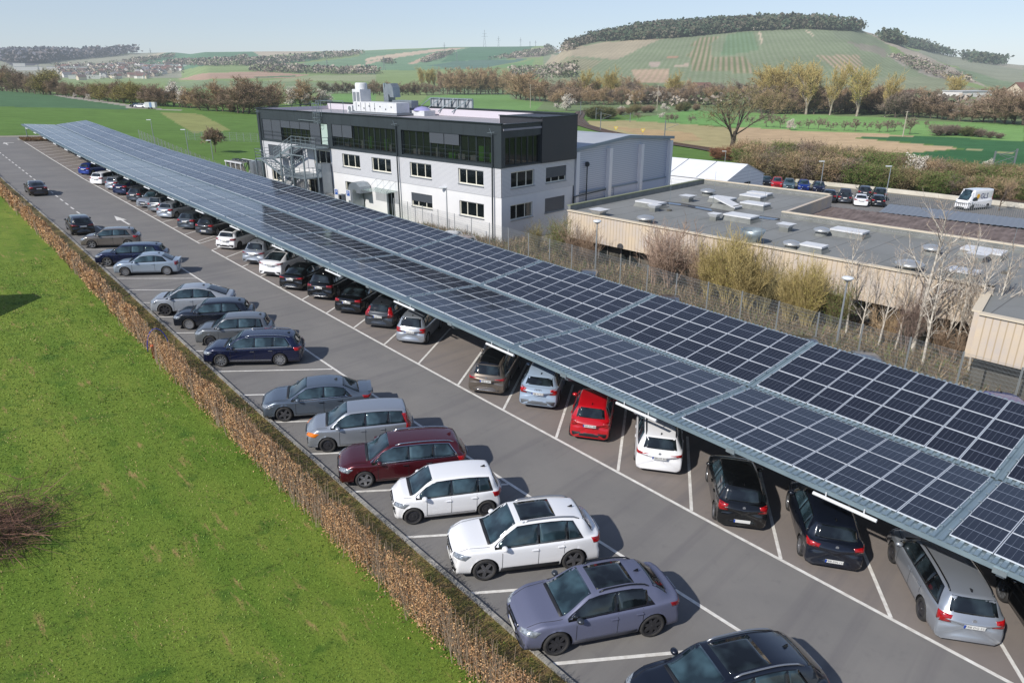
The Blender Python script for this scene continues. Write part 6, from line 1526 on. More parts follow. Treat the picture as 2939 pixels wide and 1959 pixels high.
GRASSB = [mat('grass blade', C(120, 146, 56, 1.05), .8), mat('dark grass blade', C(98, 126, 48, 1.0), .8), mat('yellow grass blade', C(134, 144, 74, 1.0), .8), mat('straw blade', C(172, 156, 104, 1.0), .9)]
nb = 300000; r_ = RNG.uniform(size=nb); s = 1 + 60 * r_ ** 1.9; t = RNG.uniform(-22, 8.55, nb)
cl_ = np.sin(s * .9 + t * .6) + np.sin(s * 2.3 - t * 1.7) * .8 + np.sin(t * 3.1 + s * .3) * .5 + RNG.normal(size=nb) * .7
pt_ = (np.sin(s * 1.1 + 2) * np.sin(t * 2.2 + 1) + RNG.normal(size=nb) * .25) + np.where(t < 2, .1, 0) > .88
mi = np.where(pt_, 3, np.where(cl_ > 1.0, 1, np.where(cl_ < -1.7, 2, 0)))
k_ = 1 + np.clip((s - 12) / 20, 0, 1.6)
tufts('grass', 'short lawn grass left of the hedge', s, t, RNG.uniform(.016, .055, nb) * np.where(cl_ > 1.0, 1.5, 1), RNG.uniform(.006, .016, nb) * k_, GRASSB, mi)
nb = 16000; s = RNG.uniform(2, 60, nb); t = tKv(s) - .08 - RNG.beta(1.2, 1.0, nb) * 1.2
tufts('moss', 'mossy grass on the strip behind the kerb', s, t, RNG.uniform(.02, .07, nb), RNG.uniform(.012, .03, nb), [mat('moss blade', C(128, 126, 56, 1), .9), mat('brown moss blade', C(150, 124, 80, 1), .9), mat('green moss blade', C(112, 140, 54, 1), .9)], RNG.choice([0, 0, 1, 1, 2], nb), .03)

# ------------------------------------------------------------------ woody plants
def up_dir(rng, d, ang, trop):
    d = Vector(d); o = d.orthogonal().normalized(); o.rotate(Matrix.Rotation(rng.uniform(0, 2 * math.pi), 3, d)); v = (d * math.cos(ang) + o * math.sin(ang)); v.z += trop; return v.normalized()
def grow(rng, p, d, L, r, lev, sp, segs, tips):
    n = 4; pts = [Vector(p)]; dd = Vector(d)
    for i in range(n):
        dd = (dd + Vector((rng.gauss(0, sp['wig']), rng.gauss(0, sp['wig']), rng.gauss(0, sp['wig']) + sp['trop'] * .25))).normalized(); pts.append(pts[-1] + dd * L / n)
    segs.append((pts, r, r * sp['tap'], lev))
    if lev >= sp['lev']:
        tips.append((pts, dd)); return
    k = sp['n'][lev]
    for j in range(k):
        f = sp['f0'][lev] + (1 - sp['f0'][lev]) * (j + rng.random()) / k; q = f * n; i = min(n - 1, int(q)); pos = pts[i].lerp(pts[i + 1], q - i); dloc = (pts[i + 1] - pts[i]).normalized()
        grow(rng, pos, up_dir(rng, dloc, math.radians(rng.uniform(*sp['ang'][lev])), sp['trop']), L * rng.uniform(*sp['ratio'][lev]) * (1.15 - .45 * f if lev == 0 and sp.get('cone') else 1), r * (1 - .55 * f) * .55, lev + 1, sp, segs, tips)
    tips.append((pts[-2:], dd))
SPEC = {
 'poplar': dict(H=22, L=15, r=.42, lev=3, n=[15, 6, 5], f0=[.18, .2, .2], ang=[(14, 36), (14, 36), (18, 46)], ratio=[(.42, .66), (.4, .62), (.4, .6)], wig=.05, trop=.16, tap=.35, tw=(9, 1.3, .085, .3), lf=(3, .16)),
 'broad': dict(H=14, L=8.0, r=.24, lev=3, n=[14, 6, 4], f0=[.05, .2, .2], ang=[(24, 62), (25, 55), (25, 55)], ratio=[(.42, .7), (.45, .65), (.4, .6)], wig=.09, trop=.11, tap=.3, tw=(9, 1.3, .085, .38), lf=(0, .16)),
 'orchard': dict(H=5, L=2.2, r=.14, lev=3, n=[8, 5, 3], f0=[.4, .25, .2], ang=[(30, 75), (25, 60), (25, 55)], ratio=[(.6, .9), (.45, .65), (.4, .6)], wig=.12, trop=.04, tap=.5, tw=(9, .5, .10, .8), lf=(0, .1)),
 'blossom': dict(H=6, L=3.4, r=.14, lev=3, n=[11, 5, 4], f0=[.15, .25, .2], ang=[(25, 70), (25, 60), (25, 55)], ratio=[(.5, .8), (.45, .7), (.4, .6)], wig=.12, trop=.08, tap=.5, tw=(4, .5, .06, .8), lf=(14, .17)),
 'shrub': dict(H=5, L=3.4, r=.05, lev=2, n=[7, 6], f0=[.12, .2], ang=[(15, 50), (18, 55)], ratio=[(.4, .7), (.4, .65)], wig=.08, trop=.08, tap=.4, multi=26, tw=(8, .5, .045, .7), lf=(2, .08)),
 'brush': dict(H=5, L=3.6, r=.04, lev=2, n=[7, 5], f0=[.2, .2], ang=[(12, 40), (16, 48)], ratio=[(.4, .65), (.4, .6)], wig=.07, trop=.1, tap=.4, multi=11, tw=(5, .5, .024, .5), lf=(0, .05)),
 'willow': dict(H=6, L=4.6, r=.035, lev=2, n=[7, 4], f0=[.12, .15], ang=[(8, 26), (10, 30)], ratio=[(.4, .62), (.4, .6)], wig=.045, trop=.12, tap=.4, multi=24, tw=(5, .7, .026, .35), lf=(2, .04)),
 'birch': dict(H=11, L=10, r=.13, lev=2, n=[15, 6], f0=[.25, .2], ang=[(22, 50), (20, 50)], ratio=[(.18, .34), (.35, .6)], wig=.025, trop=.08, tap=.25, cone=1, tw=(5, .55, .022, .6), lf=(0, .03)),
 'ash': dict(H=17, L=6.5, r=.45, lev=4, n=[7, 5, 4, 3], f0=[.5, .35, .25, .2], ang=[(22, 52), (22, 46), (22, 50), (25, 55)], ratio=[(1.0, 1.35), (.5, .7), (.45, .65), (.4, .6)], wig=.07, trop=.09, tap=.55, tw=(6, .75, .06, .7), lf=(0, .1)),
 'globe': dict(H=4.6, L=2.0, r=.09, lev=3, n=[20, 7, 5], f0=[.7, .3, .2], ang=[(20, 85), (20, 55), (20, 55)], ratio=[(.75, .95), (.4, .55), (.35, .5)], wig=.06, trop=.02, tap=.7, tw=(9, .4, .06, .7), lf=(0, .08)),
}
BARK = mat('grey-brown bark', C(126, 112, 98, .75), .9, var=C(92, 80, 70, .75), scale=2); BARKP = mat('pale poplar bark', C(186, 176, 160, .8), .9, var=C(130, 116, 100, .75), scale=.7); BARKW = mat('white birch bark', C(232, 224, 210, .95), .8, var=C(160, 150, 136, .75), scale=3.5)
def leafm(n, c, v, k=.8):
    k = k * 1.55
    return mat(n, C(*c, k), .85, var=C(*v, k), scale=.45, thr=(.35, .65))
TW = {'brown': leafm('brown twigs', (146, 124, 102), (120, 104, 88)), 'tan': leafm('tan twigs', (168, 144, 112), (146, 124, 96)), 'yellow': leafm('yellow-green poplar twigs', (176, 158, 104), (156, 138, 92)), 'ygreen': leafm('fresh yellow-green leaves', (170, 158, 82), (152, 144, 78)),
      'olive': leafm('olive twigs', (124, 116, 76), (108, 98, 72)), 'green': leafm('fresh green leaves', (92, 118, 48), (78, 102, 44)), 'dark': leafm('dark green leaves', (66, 84, 48), (54, 70, 44)), 'white': leafm('white blossom', (206, 200, 190), (184, 176, 164)), 'pink': leafm('pinkish grey twigs', (156, 134, 118), (134, 114, 98)),
      'rust': leafm('rust brown dead leaves', (138, 94, 66), (112, 80, 60)), 'willow': leafm('yellow willow twigs', (166, 150, 100), (146, 130, 86)), 'grey': leafm('grey-brown twigs', (130, 116, 102), (110, 98, 88)), 'birch': leafm('birch twigs', (166, 150, 132), (142, 122, 106)), 'purple': leafm('dull purple-brown twigs', (128, 110, 100), (108, 94, 86))}
PROTO = {}
def plant_mesh(kind, colr, leaf, var):
    key = (kind, colr, leaf, var)
    if key in PROTO: return PROTO[key]
    sp = dict(SPEC[kind]); rng = random.Random(hash((kind, var)) % 9973 if False else sum(map(ord, kind)) * 31 + var * 7); segs, tips = [], []
    if 'multi' in sp:
        for k in range(sp['multi']):
            a = rng.uniform(0, 2 * math.pi); q = rng.uniform(0, .5); t = rng.uniform(.05, .55 if kind == 'shrub' else .34)
            grow(rng, (q * math.cos(a), q * math.sin(a), -.1), Vector((t * math.cos(a), t * math.sin(a), 1)).normalized(), sp['L'] * rng.uniform(.6, 1.05), sp['r'], 0, sp, segs, tips)
    else: grow(rng, (0, 0, -.2), (rng.gauss(0, .03), rng.gauss(0, .03), 1), sp['L'], sp['r'], 0, sp, segs, tips)
    zmax = max(p.z for t in tips for p in t[0]); k = sp['H'] / zmax
    mb = MB(); thr = {'poplar': .035, 'broad': .03, 'ash': .02, 'birch': .006, 'willow': .0, 'shrub': .0, 'brush': .0}.get(kind, .014)
    for pts, r0, r1, lev in segs:
        if r0 < thr: continue
        m = len(pts); mb.tube([p * k for p in pts], [max(.006, r0 + (r1 - r0) * i / (m - 1)) for i in range(m)], 7 if lev == 0 else 4, False)
    bark = {'poplar': BARKP, 'birch': BARKW, 'willow': TW['willow'], 'shrub': BARK if colr != 'olive' else TW['olive'], 'brush': TW.get(colr, BARK)}.get(kind, BARK)
    tr = mb.mesh('trunk', bark, True)
    nt_, tl, tw, sprd = sp['tw']; nl, ls = sp['lf']
    if leaf: nl = max(nl, {'poplar': 8, 'shrub': 9, 'brush': 5, 'broad': 10, 'willow': 6, 'ash': 4}.get(kind, 8))
    V, MI = [], []; rg = np.random.default_rng(var + 5)
    T0, D0 = [], []
    for pts, d in tips:
        for i in range(len(pts) - 1):
            T0.append((pts[i], pts[i + 1]))
    A_ = np.array([tuple(a) for a, _ in T0]) * k; B_ = np.array([tuple(b_) for _, b_ in T0]) * k
    per = max(1, int(round(nt_ * len(tips) / len(T0) * 1.0)))
    A2 = np.repeat(A_, per, 0); B2 = np.repeat(B_, per, 0); n = len(A2); f = rg.uniform(size=(n, 1)); o = A2 + (B2 - A2) * f
    d = (B2 - A2); d /= np.linalg.norm(d, axis=1, keepdims=True) + 1e-9; d = d + rg.normal(size=(n, 3)) * sprd; d /= np.linalg.norm(d, axis=1, keepdims=True); d[:, 2] += .12
    L_ = tl * rg.uniform(.5, 1.2, (n, 1)); e = rg.normal(size=(n, 3)); e -= d * np.sum(e * d, 1, keepdims=True); e /= np.linalg.norm(e, axis=1, keepdims=True) + 1e-9; e *= tw * .5
    V = np.stack([o - e, o + e, o + d * L_], 1).reshape(-1, 3); MI = np.zeros(n, int)
    if nl:
        rep = max(1, int(round(nl * len(tips) / len(T0)))); A3 = np.repeat(A_, rep, 0); B3 = np.repeat(B_, rep, 0); m = len(A3); c = A3 + (B3 - A3) * rg.uniform(.1, 1.4, (m, 1)) + rg.normal(size=(m, 3)) * tl * .45
        a = rg.normal(size=(m, 3)); a /= np.linalg.norm(a, axis=1, keepdims=True); b_ = rg.normal(size=(m, 3)); b_ /= np.linalg.norm(b_, axis=1, keepdims=True); s_ = ls * rg.uniform(.6, 1.4, (m, 1))
        V = np.concatenate([V, np.stack([c - a * s_, c + b_ * s_, c + a * s_], 1).reshape(-1, 3)]); MI = np.concatenate([MI, np.ones(m, int)])
    cr = mesh_np('crown', V, np.arange(len(V)).reshape(-1, 3), [TW[colr], TW[leaf or colr]], MI)
    PROTO[key] = (tr, cr); return PROTO[key]
def h_to(P, ytop):
    lo, hi = 0, 60
    for _ in range(30):
        m = (lo + hi) / 2
        if pix((P.x, P.y, P.z + m))[1] > ytop: lo = m
        else: hi = m
    return lo
PRNG = random.Random(5)
def plant(kind, colr, leaf, label, x, y, ytop=None, H=None, wide=1.0, group=None, name=None, cat=None, P=None, tname='trunk', cname='crown'):
    P = P or at(x, y); h = H or h_to(P, ytop); var = PRNG.randint(0, 2)
    tr, cr = plant_mesh(kind, colr, leaf, var); k = h / SPEC[kind]['H']
    shr = kind in ('shrub', 'willow', 'brush')
    o = empty(name or {'poplar': 'poplar_tree', 'broad': 'bare_tree', 'orchard': 'orchard_tree', 'blossom': 'blossoming_tree', 'shrub': 'shrub', 'brush': 'shrub', 'willow': 'willow_bush', 'birch': 'birch_tree', 'ash': 'bare_tree', 'globe': 'globe_tree'}[kind], label, cat or ('shrub' if shr else 'tree'), P, group)
    o.rotation_euler = (0, 0, PRNG.uniform(0, 6.28)); wide *= {'broad': 1.5, 'poplar': 1.2, 'globe': .85}.get(kind, 1); o.scale = (k * wide, k * wide, k)
    link('stems' if shr else 'trunk', tr, o); link('foliage' if leaf and shr else 'twigs' if shr else 'crown', cr, o)
    return o
# --- trees across the fields at the left
GL = 'trees along the lane at the far left'
for x, y, yt, c in ((8, 262, 184, 'brown'), (28, 262, 188, 'brown'), (48, 264, 192, 'purple'), (75, 266, 196, 'brown'), (100, 270, 206, 'brown'), (165, 274, 215, 'brown'), (190, 278, 232, 'brown'), (215, 280, 236, 'olive'), (240, 284, 234, 'brown'), (262, 286, 238, 'brown'), (335, 294, 224, 'brown'), (435, 303, 240, 'pink'), (460, 305, 240, 'brown'), (475, 306, 246, 'brown')):
    plant('broad', c, None, 'bare brown tree in the row along the lane at the far left', x, y, yt, group=GL)
for x, y, yt in ((125, 272, 200), (145, 272, 190), (285, 290, 236), (310, 292, 233), (355, 296, 228), (380, 298, 234), (405, 300, 234)):
    plant('broad', 'olive', 'ygreen', 'budding yellow-green tree in the row along the lane at the far left', x, y, yt, group=GL)
for x, y, yt, lb in ((500, 306, 232, 'tall white-blossoming tree left of the bare riverside trees'), (522, 309, 250, 'lower white-blossoming bush next to the tall one'), (215, 282, 266, 'white-flowering bush in front of the lane trees'), (255, 288, 270, 'second white-flowering bush in front of the lane trees')):
    plant('blossom', 'pink', 'white', lb, x, y, yt)
GR = 'bare trees behind the left end of the offices'
for x, y, yt, w in ((575, 316, 250, 1), (600, 318, 240, 1), (623, 319, 224, 1), (640, 320, 236, 1), (684, 325, 216, 1.1), (697, 325, 222, 1), (715, 326, 222, 1), (743, 318, 226, 1.1), (775, 318, 232, 1), (796, 312, 230, 1), (862, 308, 227, 1), (893, 308, 226, 1), (660, 322, 262, 1.3), (730, 322, 262, 1.2), (770, 318, 268, 1.2)):
    plant('broad', PRNG.choice(['brown', 'tan', 'brown']), None, 'tall bare tree behind the left end of the offices', x, y, yt, wide=w, group=GR)
for x, y, yt in ((837, 308, 248), (913, 308, 258), (880, 309, 262), (935, 308, 266)): plant('blossom', 'pink', 'white', 'pale budding tree behind the roof of the offices', x, y, yt, group='pale budding trees behind the offices')
plant('shrub', 'olive', 'green', 'round dark green bush at the foot of the bare trees', 669, 322, 298, wide=1.2)
plant('globe', 'brown', None, 'small round-headed bare tree on the lawn beside the offices', 619, 438, 361, wide=1.0)
for i, x in enumerate(range(-60, 560, 16)):
    yb = float(np.interp(x, [-60, 0, 140, 260, 450, 560], [258, 262, 273, 284, 303, 313])); plant('broad', ['brown', 'tan', 'brown', 'olive'][i % 4], None, 'bare brown tree in the row along the lane at the far left', x, yb - 1, yb - float(np.interp(x, [-60, 100, 200, 300, 560], [74, 62, 44, 58, 66])) + (i * 7) % 16, wide=.9, group=GL)
# --- valley belt behind the offices
GVB = 'bare trees of the valley belt behind the offices'
for i, x in enumerate((1262, 1272, 1283, 1291, 1301, 1311, 1321, 1333, 1343, 1357, 1368, 1379, 1394, 1404, 1412, 1422, 1430, 1443, 1455)):
    plant('broad' if i % 3 else 'poplar', ['tan', 'brown', 'tan'][i % 3], None, 'bare tan tree in the valley belt behind the offices', x, 270 + (i % 3), 190 + (i * 7) % 11, group=GVB, wide=.75)
for x, yt in ((1215, 187), (1232, 190), (1250, 192)): plant('poplar', 'yellow', 'ygreen', 'budding yellow tree at the left end of the valley belt', x, 262, yt, wide=.8, group='budding yellow trees at the end of the valley belt')
for i, x in enumerate((1072, 1090, 1105, 1122, 1140, 1155, 1172, 1190, 1207, 1225, 1243)): plant('broad', 'brown', None, 'low bare tree behind the roof plant of the offices', x, 273, 228 + (i * 5) % 13, wide=1.1, group='low bare trees behind the roof plant')
for i, x in enumerate(range(926, 1075, 14)): plant('broad', 'grey', 'olive' if i % 3 == 0 else None, 'grey bare tree in the hedgerow beyond the left roof corner', x, 268, 230 + (i * 5) % 12, group='grey hedgerow trees beyond the office roof')
for x, y, yt in ((1481, 284, 205), (1494, 287, 199), (1509, 288, 201), (1522, 288, 212), (1534, 290, 220), (1550, 291, 222), (1565, 292, 226), (1585, 293, 228), (1605, 293, 230), (1615, 292, 226), (1640, 295, 222), (1655, 296, 230)):
    plant('broad', PRNG.choice(['brown', 'tan']), None, 'dense bare tree right of the green meadow', x, y, yt, wide=1.1, group='dense bare trees right of the meadow')
for x, y, yt in ((1671, 292, 192), (1715, 290, 204), (1743, 291, 185), (1760, 291, 196), (1925, 294, 197), (1940, 294, 206)):
    plant('poplar', 'yellow', 'ygreen', 'budding yellow poplar between the offices and the orchard', x, y, yt, wide=1.0, group='budding yellow poplars right of the offices')
for x, y, yt in ((1690, 290, 228), (1702, 288, 235), (1780, 288, 232), (1800, 286, 226), (1812, 285, 211), (1830, 284, 238), (1855, 284, 243), (1875, 284, 246), (1893, 283, 240), (1910, 284, 248), (1957, 284, 238), (1977, 283, 224), (1992, 284, 240), (2008, 286, 236), (2030, 288, 240), (2050, 290, 232), (2075, 292, 240), (2100, 296, 236), (2125, 300, 226), (2150, 304, 222)):
    plant('broad', PRNG.choice(['brown', 'tan', 'grey']), None, 'bare brown tree at the foot of the vineyard hill', x, y, yt, wide=1.15, group='bare trees at the foot of the vineyard hill')
for x, y, yt, c, l, lb in ((1625, 318, 270, 'pink', 'white', 'large white-blossoming bush beside the railway bend'), (1914, 320, 297, 'pink', 'white', 'white-blossoming bush beyond the striped field'), (1789, 326, 302, 'pink', 'white', 'half-blossoming bush beyond the railway'), (1893, 341, 322, 'pink', 'white', 'small pale blossoming tree in the orchard meadow'), (1600, 312, 296, 'pink', 'white', 'small white-blossoming bush left of the large one')):
    plant('blossom', c, l, lb, x, y, yt, wide=1.2)
for x, y, yt, c, l in ((1700, 341, 304, 'olive', 'dark'), (1722, 342, 300, 'olive', 'dark'), (1742, 342, 303, 'olive', 'dark'), (1825, 324, 296, 'olive', None), (1850, 324, 300, 'brown', None), (1868, 323, 299, 'brown', None), (1967, 320, 289, 'olive', 'dark'), (1950, 320, 294, 'olive', None), (1998, 318, 295, 'brown', None), (1780, 330, 306, 'brown', None), (1805, 328, 304, 'olive', None), (1760, 338, 312, 'olive', None)):
    plant('shrub', c, l, ('dark green bush' if l else 'bare brown bush') + ' in the thicket beyond the railway', x, y, yt, wide=1.5, group=('dark green' if l else 'bare brown') + ' bushes beyond the railway')
for i, x in enumerate(list(range(1590, 2170, 13)) + list(range(2560, 3010, 13))):
    plant('broad', ['brown', 'tan', 'grey', 'tan', 'brown'][i % 5], None, 'bare brown tree at the foot of the vineyard hill', x, (296 if x < 2200 else 318) + (i * 5) % 7, (240 if x < 2200 else 272) + (i * 11) % 17, wide=1.0, group='bare trees at the foot of the vineyard hill')
for i, x in enumerate(range(2170, 2560, 15)):
    plant('broad', ['grey', 'tan', 'brown'][i % 3], None, 'shorter bare tree among the tall poplars', x, 322 + (i * 5) % 7, 236 + (i * 11) % 24, wide=.9, group='shorter bare trees among the poplars')
# --- poplars on the right
GP = 'tall budding poplars in front of the vineyard hill'
for x, y, yt, w in ((2180, 318, 190, 1), (2200, 318, 180, 1.1), (2222, 319, 174, 1.1), (2244, 321, 168, 1.15), (2284, 320, 170, 1.15), (2313, 329, 166, 1.15), (2335, 326, 180, 1), (2381, 331, 172, .85), (2458, 334, 169, 1.05), (2539, 336, 198, .8)):
    plant('poplar', 'yellow', 'ygreen' if x in (2284, 2222, 2458) else None, 'tall pale-trunked poplar with yellowish crown before the vineyard hill', x, y, yt, wide=w, group=GP)
for x, y, yt in ((2165, 312, 240), (2190, 312, 236), (2227, 312, 240), (2261, 312, 222), (2300, 314, 240), (2340, 314, 246), (2365, 313, 250), (2405, 320, 240), (2438, 320, 250), (2485, 325, 238), (2512, 329, 242), (2569, 338, 250), (2596, 334, 254), (2620, 336, 258), (2636, 338, 264), (2670, 340, 262), (2690, 340, 270)):
    plant('broad', PRNG.choice(['grey', 'brown', 'tan']), None, 'shorter bare tree among the tall poplars', x, y, yt, wide=1.1, group='shorter bare trees among the poplars')
plant('poplar', 'yellow', 'ygreen', 'single bright yellow rounded tree at the foot of the right slope', 2735, 300, 208, wide=1.5)
for i, x in enumerate(range(2560, 3010, 17)): plant('broad', ['brown', 'tan', 'grey', 'brown'][i % 4], None, 'bare brown tree in the belt below the right slope', x, 292 + (i % 3) * 4, 246 + (i * 7) % 17, wide=1.2, group='bare trees below the right slope')
for x, y, yt in ((2703, 343, 284), (2720, 345, 290), (2754, 348, 290), (2787, 351, 292), (2820, 350, 280), (2854, 352, 250), (2881, 354, 244), (2908, 357, 246), (2935, 360, 248), (2960, 362, 250)): plant('broad', 'brown', None, 'dense bare tree at the right edge of the meadows', x, y, yt, wide=1.3, group='dense bare trees at the right edge')
for x, y, yt, bl in ((2200, 365, 320, 0), (2240, 368, 328, 0), (2267, 373, 341, 1), (2294, 368, 346, 0), (2319, 370, 340, 0), (2348, 372, 335, 0), (2381, 375, 348, 0), (2401, 366, 352, 0), (2422, 375, 345, 0), (2455, 378, 340, 0), (2490, 375, 348, 0), (2522, 380, 345, 0), (2546, 378, 343, 0), (2566, 376, 345, 0), (2611, 386, 334, 0), (2656, 366, 345, 0), (2670, 381, 352, 0), (1832, 344, 320, 0), (1919, 352, 325, 0), (1939, 352, 325, 0), (1982, 354, 330, 0), (2100, 356, 328, 0), (2150, 360, 330, 0)):
    if bl: plant('blossom', 'pink', 'white', 'single white-blossoming fruit tree in the orchard row', x, y, yt, wide=1.1)
    else: plant('orchard', 'grey', None, 'small bare fruit tree on the green orchard meadow', x, y, yt, wide=.95, group='bare fruit trees of the orchard')
for x, y, yt, l in ((2695, 390, 356, None), (2720, 389, 354, None), (2745, 388, 358, None), (2770, 391, 360, 'dark'), (2790, 392, 364, 'dark'), (2812, 394, 366, None), (2840, 396, 374, None), (2866, 398, 380, None)): plant('shrub', 'olive' if l else 'grey', l, ('dark green' if l else 'grey bare') + ' bush along the edge of the dark green field', x, y, yt, wide=1.7, group=('dark green' if l else 'grey') + ' bushes at the dark green field')
# --- thicket behind the right-hand car park
i = 0
for row, dy, dt in ((0, 0, 34), (1, -22, 6), (2, -42, -6)):
    for x in np.arange(2150 - row * 10, 3010, 27 + row * 3):
        i += 1; x = float(x) + PRNG.uniform(-8, 8); y = 513 + (x - 2203) * .092 + dy; yt = float(np.interp(x, [2130, 2400, 2550, 2700, 2939], [398, 412, 440, 458, 478])) + dt + PRNG.uniform(-8, 14)
        if yt > y - 16: continue
        g_ = (2430 < x < 2560 and row < 2) or (2640 < x < 2720 and row == 0) or (2830 < x < 2860) or PRNG.random() < .12
        if g_: plant('shrub', 'olive', 'green', 'fresh green bush in the thicket behind the right-hand car park', x, y, yt, wide=1.5, group='green bushes of the thicket')
        else: plant('shrub', ['brown', 'olive', 'tan', 'grey'][i % 4], 'olive' if i % 3 == 0 else None, 'bare brown bush in the thicket behind the right-hand car park', x, y, yt, wide=1.5, group='brown bushes of the thicket')
plant('blossom', 'pink', 'white', 'white-blossoming bush beside the catenary mast at the right', 2828, 500, 456, wide=1.1)
plant('blossom', 'olive', 'white', 'bush with scattered white blossom between the two car park lamps', 2612, 535, 446, wide=.8)
plant('ash', 'olive', None, 'big wide-branching bare tree beyond the tent', 2095, 446, 212, wide=1.55)
for x, y, yt in ((2060, 458, 420), (2100, 462, 416), (2140, 468, 420), (2175, 478, 428)): plant('shrub', 'rust', 'rust', 'bush full of rust-brown dead leaves under the big bare tree', x, y, yt, wide=1.6, group='rust-brown bushes under the big bare tree')
plant('ash', 'tan', None, 'slim bare street tree at the edge of the right car park', 2866, 606, 492, wide=.7)
# --- birches and bushes between fence and works building
ZF_ = lambda x, y: (1939 + x / 2.351, 400 + y / 2.351)
for j, ((x, y), (x2, y2), lb) in enumerate((((1150, 1310), (1290, 610), 'leftmost slender birch, right of the green bush'), ((1365, 1400), (1430, 720), 'slim birch behind the fence, second from the left'), ((1590, 1440), (1780, 330), 'tallest birch with a forked crown'), ((1665, 1520), (1910, 640), 'birch close to the right of the tallest one'), ((1790, 1490), (1870, 760), 'birch in the middle of the group at the recess'), ((1700, 1400), (1750, 820), 'thin birch behind the tallest one'), ((1935, 1500), (2110, 700), 'birch in front of the corner of the recess'), ((1975, 1560), (2240, 760), 'birch bending towards the right wing'), ((2110, 1490), (2160, 850), 'thin birch in front of the right wing'), ((2270, 1560), (2400, 800), 'thick birch at the right edge'), ((1525, 1300), (1570, 1000), 'young birch between two taller ones'), ((1240, 1340), (1200, 760), 'very thin birch left of the slim one'), ((1480, 1420), (1520, 700), 'thin straight birch left of the tallest one'), ((1880, 1500), (2010, 560), 'slender birch in front of the recess wall'), ((2050, 1540), (2300, 640), 'tall slender birch leaning over the right wing'), ((2200, 1560), (2330, 1000), 'short pale birch near the right edge'))):
    P = at(*ZF_(x, y)); h = h_to(P, ZF_(x2, y2)[1]); plant('birch', 'birch', None, lb, 0, 0, H=h, P=P, wide=.95 if j != 2 else 1.2)
def at_t(x, tt):
    """ground point in photo column x lying at distance tt across the car park"""
    lo, hi = 480, 1400
    for _ in range(40):
        m = (lo + hi) / 2
        if stof(at(x, m))[1] > tt: lo = m
        else: hi = m
    return at(x, lo)
for x, y, yt, k, c, l, w, lb in ((1545, 735, 622, 'brush', 'olive', 'olive', 1.1, 'olive bush left of the corner of the works building'), (1600, 742, 606, 'brush', 'olive', 'green', 1.1, 'budding bush in front of the office corner'), (1650, 748, 622, 'brush', 'brown', None, 1.1, 'reddish-brown bush beside the first lamp post'), (1690, 752, 650, 'brush', 'brown', None, 1.0, 'low brown bush right of the first lamp post'),
        (1870, 778, 630, 'brush', 'pink', None, 1.05, 'pinkish bare bush in front of the beige fascia'), (1920, 786, 612, 'brush', 'pink', None, 1.1, 'taller pinkish bare bush in front of the beige fascia'), (1985, 805, 690, 'brush', 'brown', None, 1.1, 'low bare bush beside the pinkish ones'),
        (2030, 822, 660, 'willow', 'willow', None, 1.0, 'leftmost yellow willow bush'), (2085, 832, 640, 'willow', 'willow', 'ygreen', 1.05, 'tallest yellow willow bush in the middle'), (2140, 845, 668, 'willow', 'willow', None, 1.1, 'yellow willow bush leaning right'), (2180, 850, 700, 'brush', 'olive', None, 1.1, 'olive bush between the yellow willows'),
        (2260, 872, 728, 'willow', 'willow', None, 1.0, 'yellow willow bush left of the green bush'), (2310, 880, 722, 'willow', 'willow', 'ygreen', 1.0, 'yellow willow bush beside the lamp post'), (2385, 905, 790, 'brush', 'olive', 'green', 1.0, 'fresh green bush next to the tall lamp post'), (2600, 965, 820, 'brush', 'purple', None, .8, 'bush with dark dead leaves below the fascia'), (2720, 1000, 900, 'brush', 'brown', None, 1.2, 'tangled brown brushwood in the recess'), (2540, 950, 880, 'brush', 'tan', None, 1.3, 'low dry brushwood in front of the works wall')):
    plant(k, c, l, lb, x, y, yt, wide=w, P=at_t(x, 41.2 if y < 900 else 42.0) if x > 1700 else at_t(x, 41.0))
n = 15000; s = RNG.uniform(4, 58, n); t = RNG.uniform(38.8, 44.5, n)
tufts('dry_scrub', 'dry grass and brushwood between fence and works building', s, t, RNG.uniform(.15, .75, n), RNG.uniform(.012, .05, n), [mat('dry stalk', C(178, 156, 124, .75), .9), mat('brown stalk', C(126, 104, 82, .75), .9), mat('weed leaf', C(112, 124, 62, .75), .9)], RNG.choice([0, 0, 1, 1, 2], n), .0)
n = 2500; s = RNG.uniform(150.5, 154.6, n); t = RNG.uniform(20.9, 25.3, n)
tufts('island_planting', 'low reddish plants on the island at the far end', s, t, RNG.uniform(.1, .45, n), RNG.uniform(.03, .08, n), [TW['rust'], TW['olive']], RNG.integers(0, 2, n), .12)
# --- pile of cut branches on the lawn
P0 = at(20, 1560); bp_ = empty('brush_pile', 'pile of bare cut branches on the lawn at the left edge', 'brush pile', P0)
n = 1500; o = np.stack([RNG.normal(size=n) * .7 - .7, RNG.normal(size=n) * .9 + .2, np.abs(RNG.normal(size=n)) * .45 + .05], 1); d = np.stack([RNG.normal(size=n) + .25, RNG.normal(size=n), RNG.normal(size=n) * .35], 1); d /= np.linalg.norm(d, axis=1, keepdims=True); L_ = RNG.uniform(.5, 1.5, (n, 1))
e = np.cross(d, RNG.normal(size=(n, 3))); e /= np.linalg.norm(e, axis=1, keepdims=True); e *= RNG.uniform(.004, .012, (n, 1)); b_ = o + d * L_; b_[:, 2] = np.maximum(b_[:, 2], .03)
link('branches', mesh_np('branches', np.stack([o - e, o + e, b_ + e * .4, b_ - e * .4], 1).reshape(-1, 3), np.arange(4 * n).reshape(-1, 4), [mat('cut twig', C(150, 112, 92, .75), .9), mat('dark cut twig', C(96, 70, 58, .75), .9)], RNG.integers(0, 2, n)), bp_)
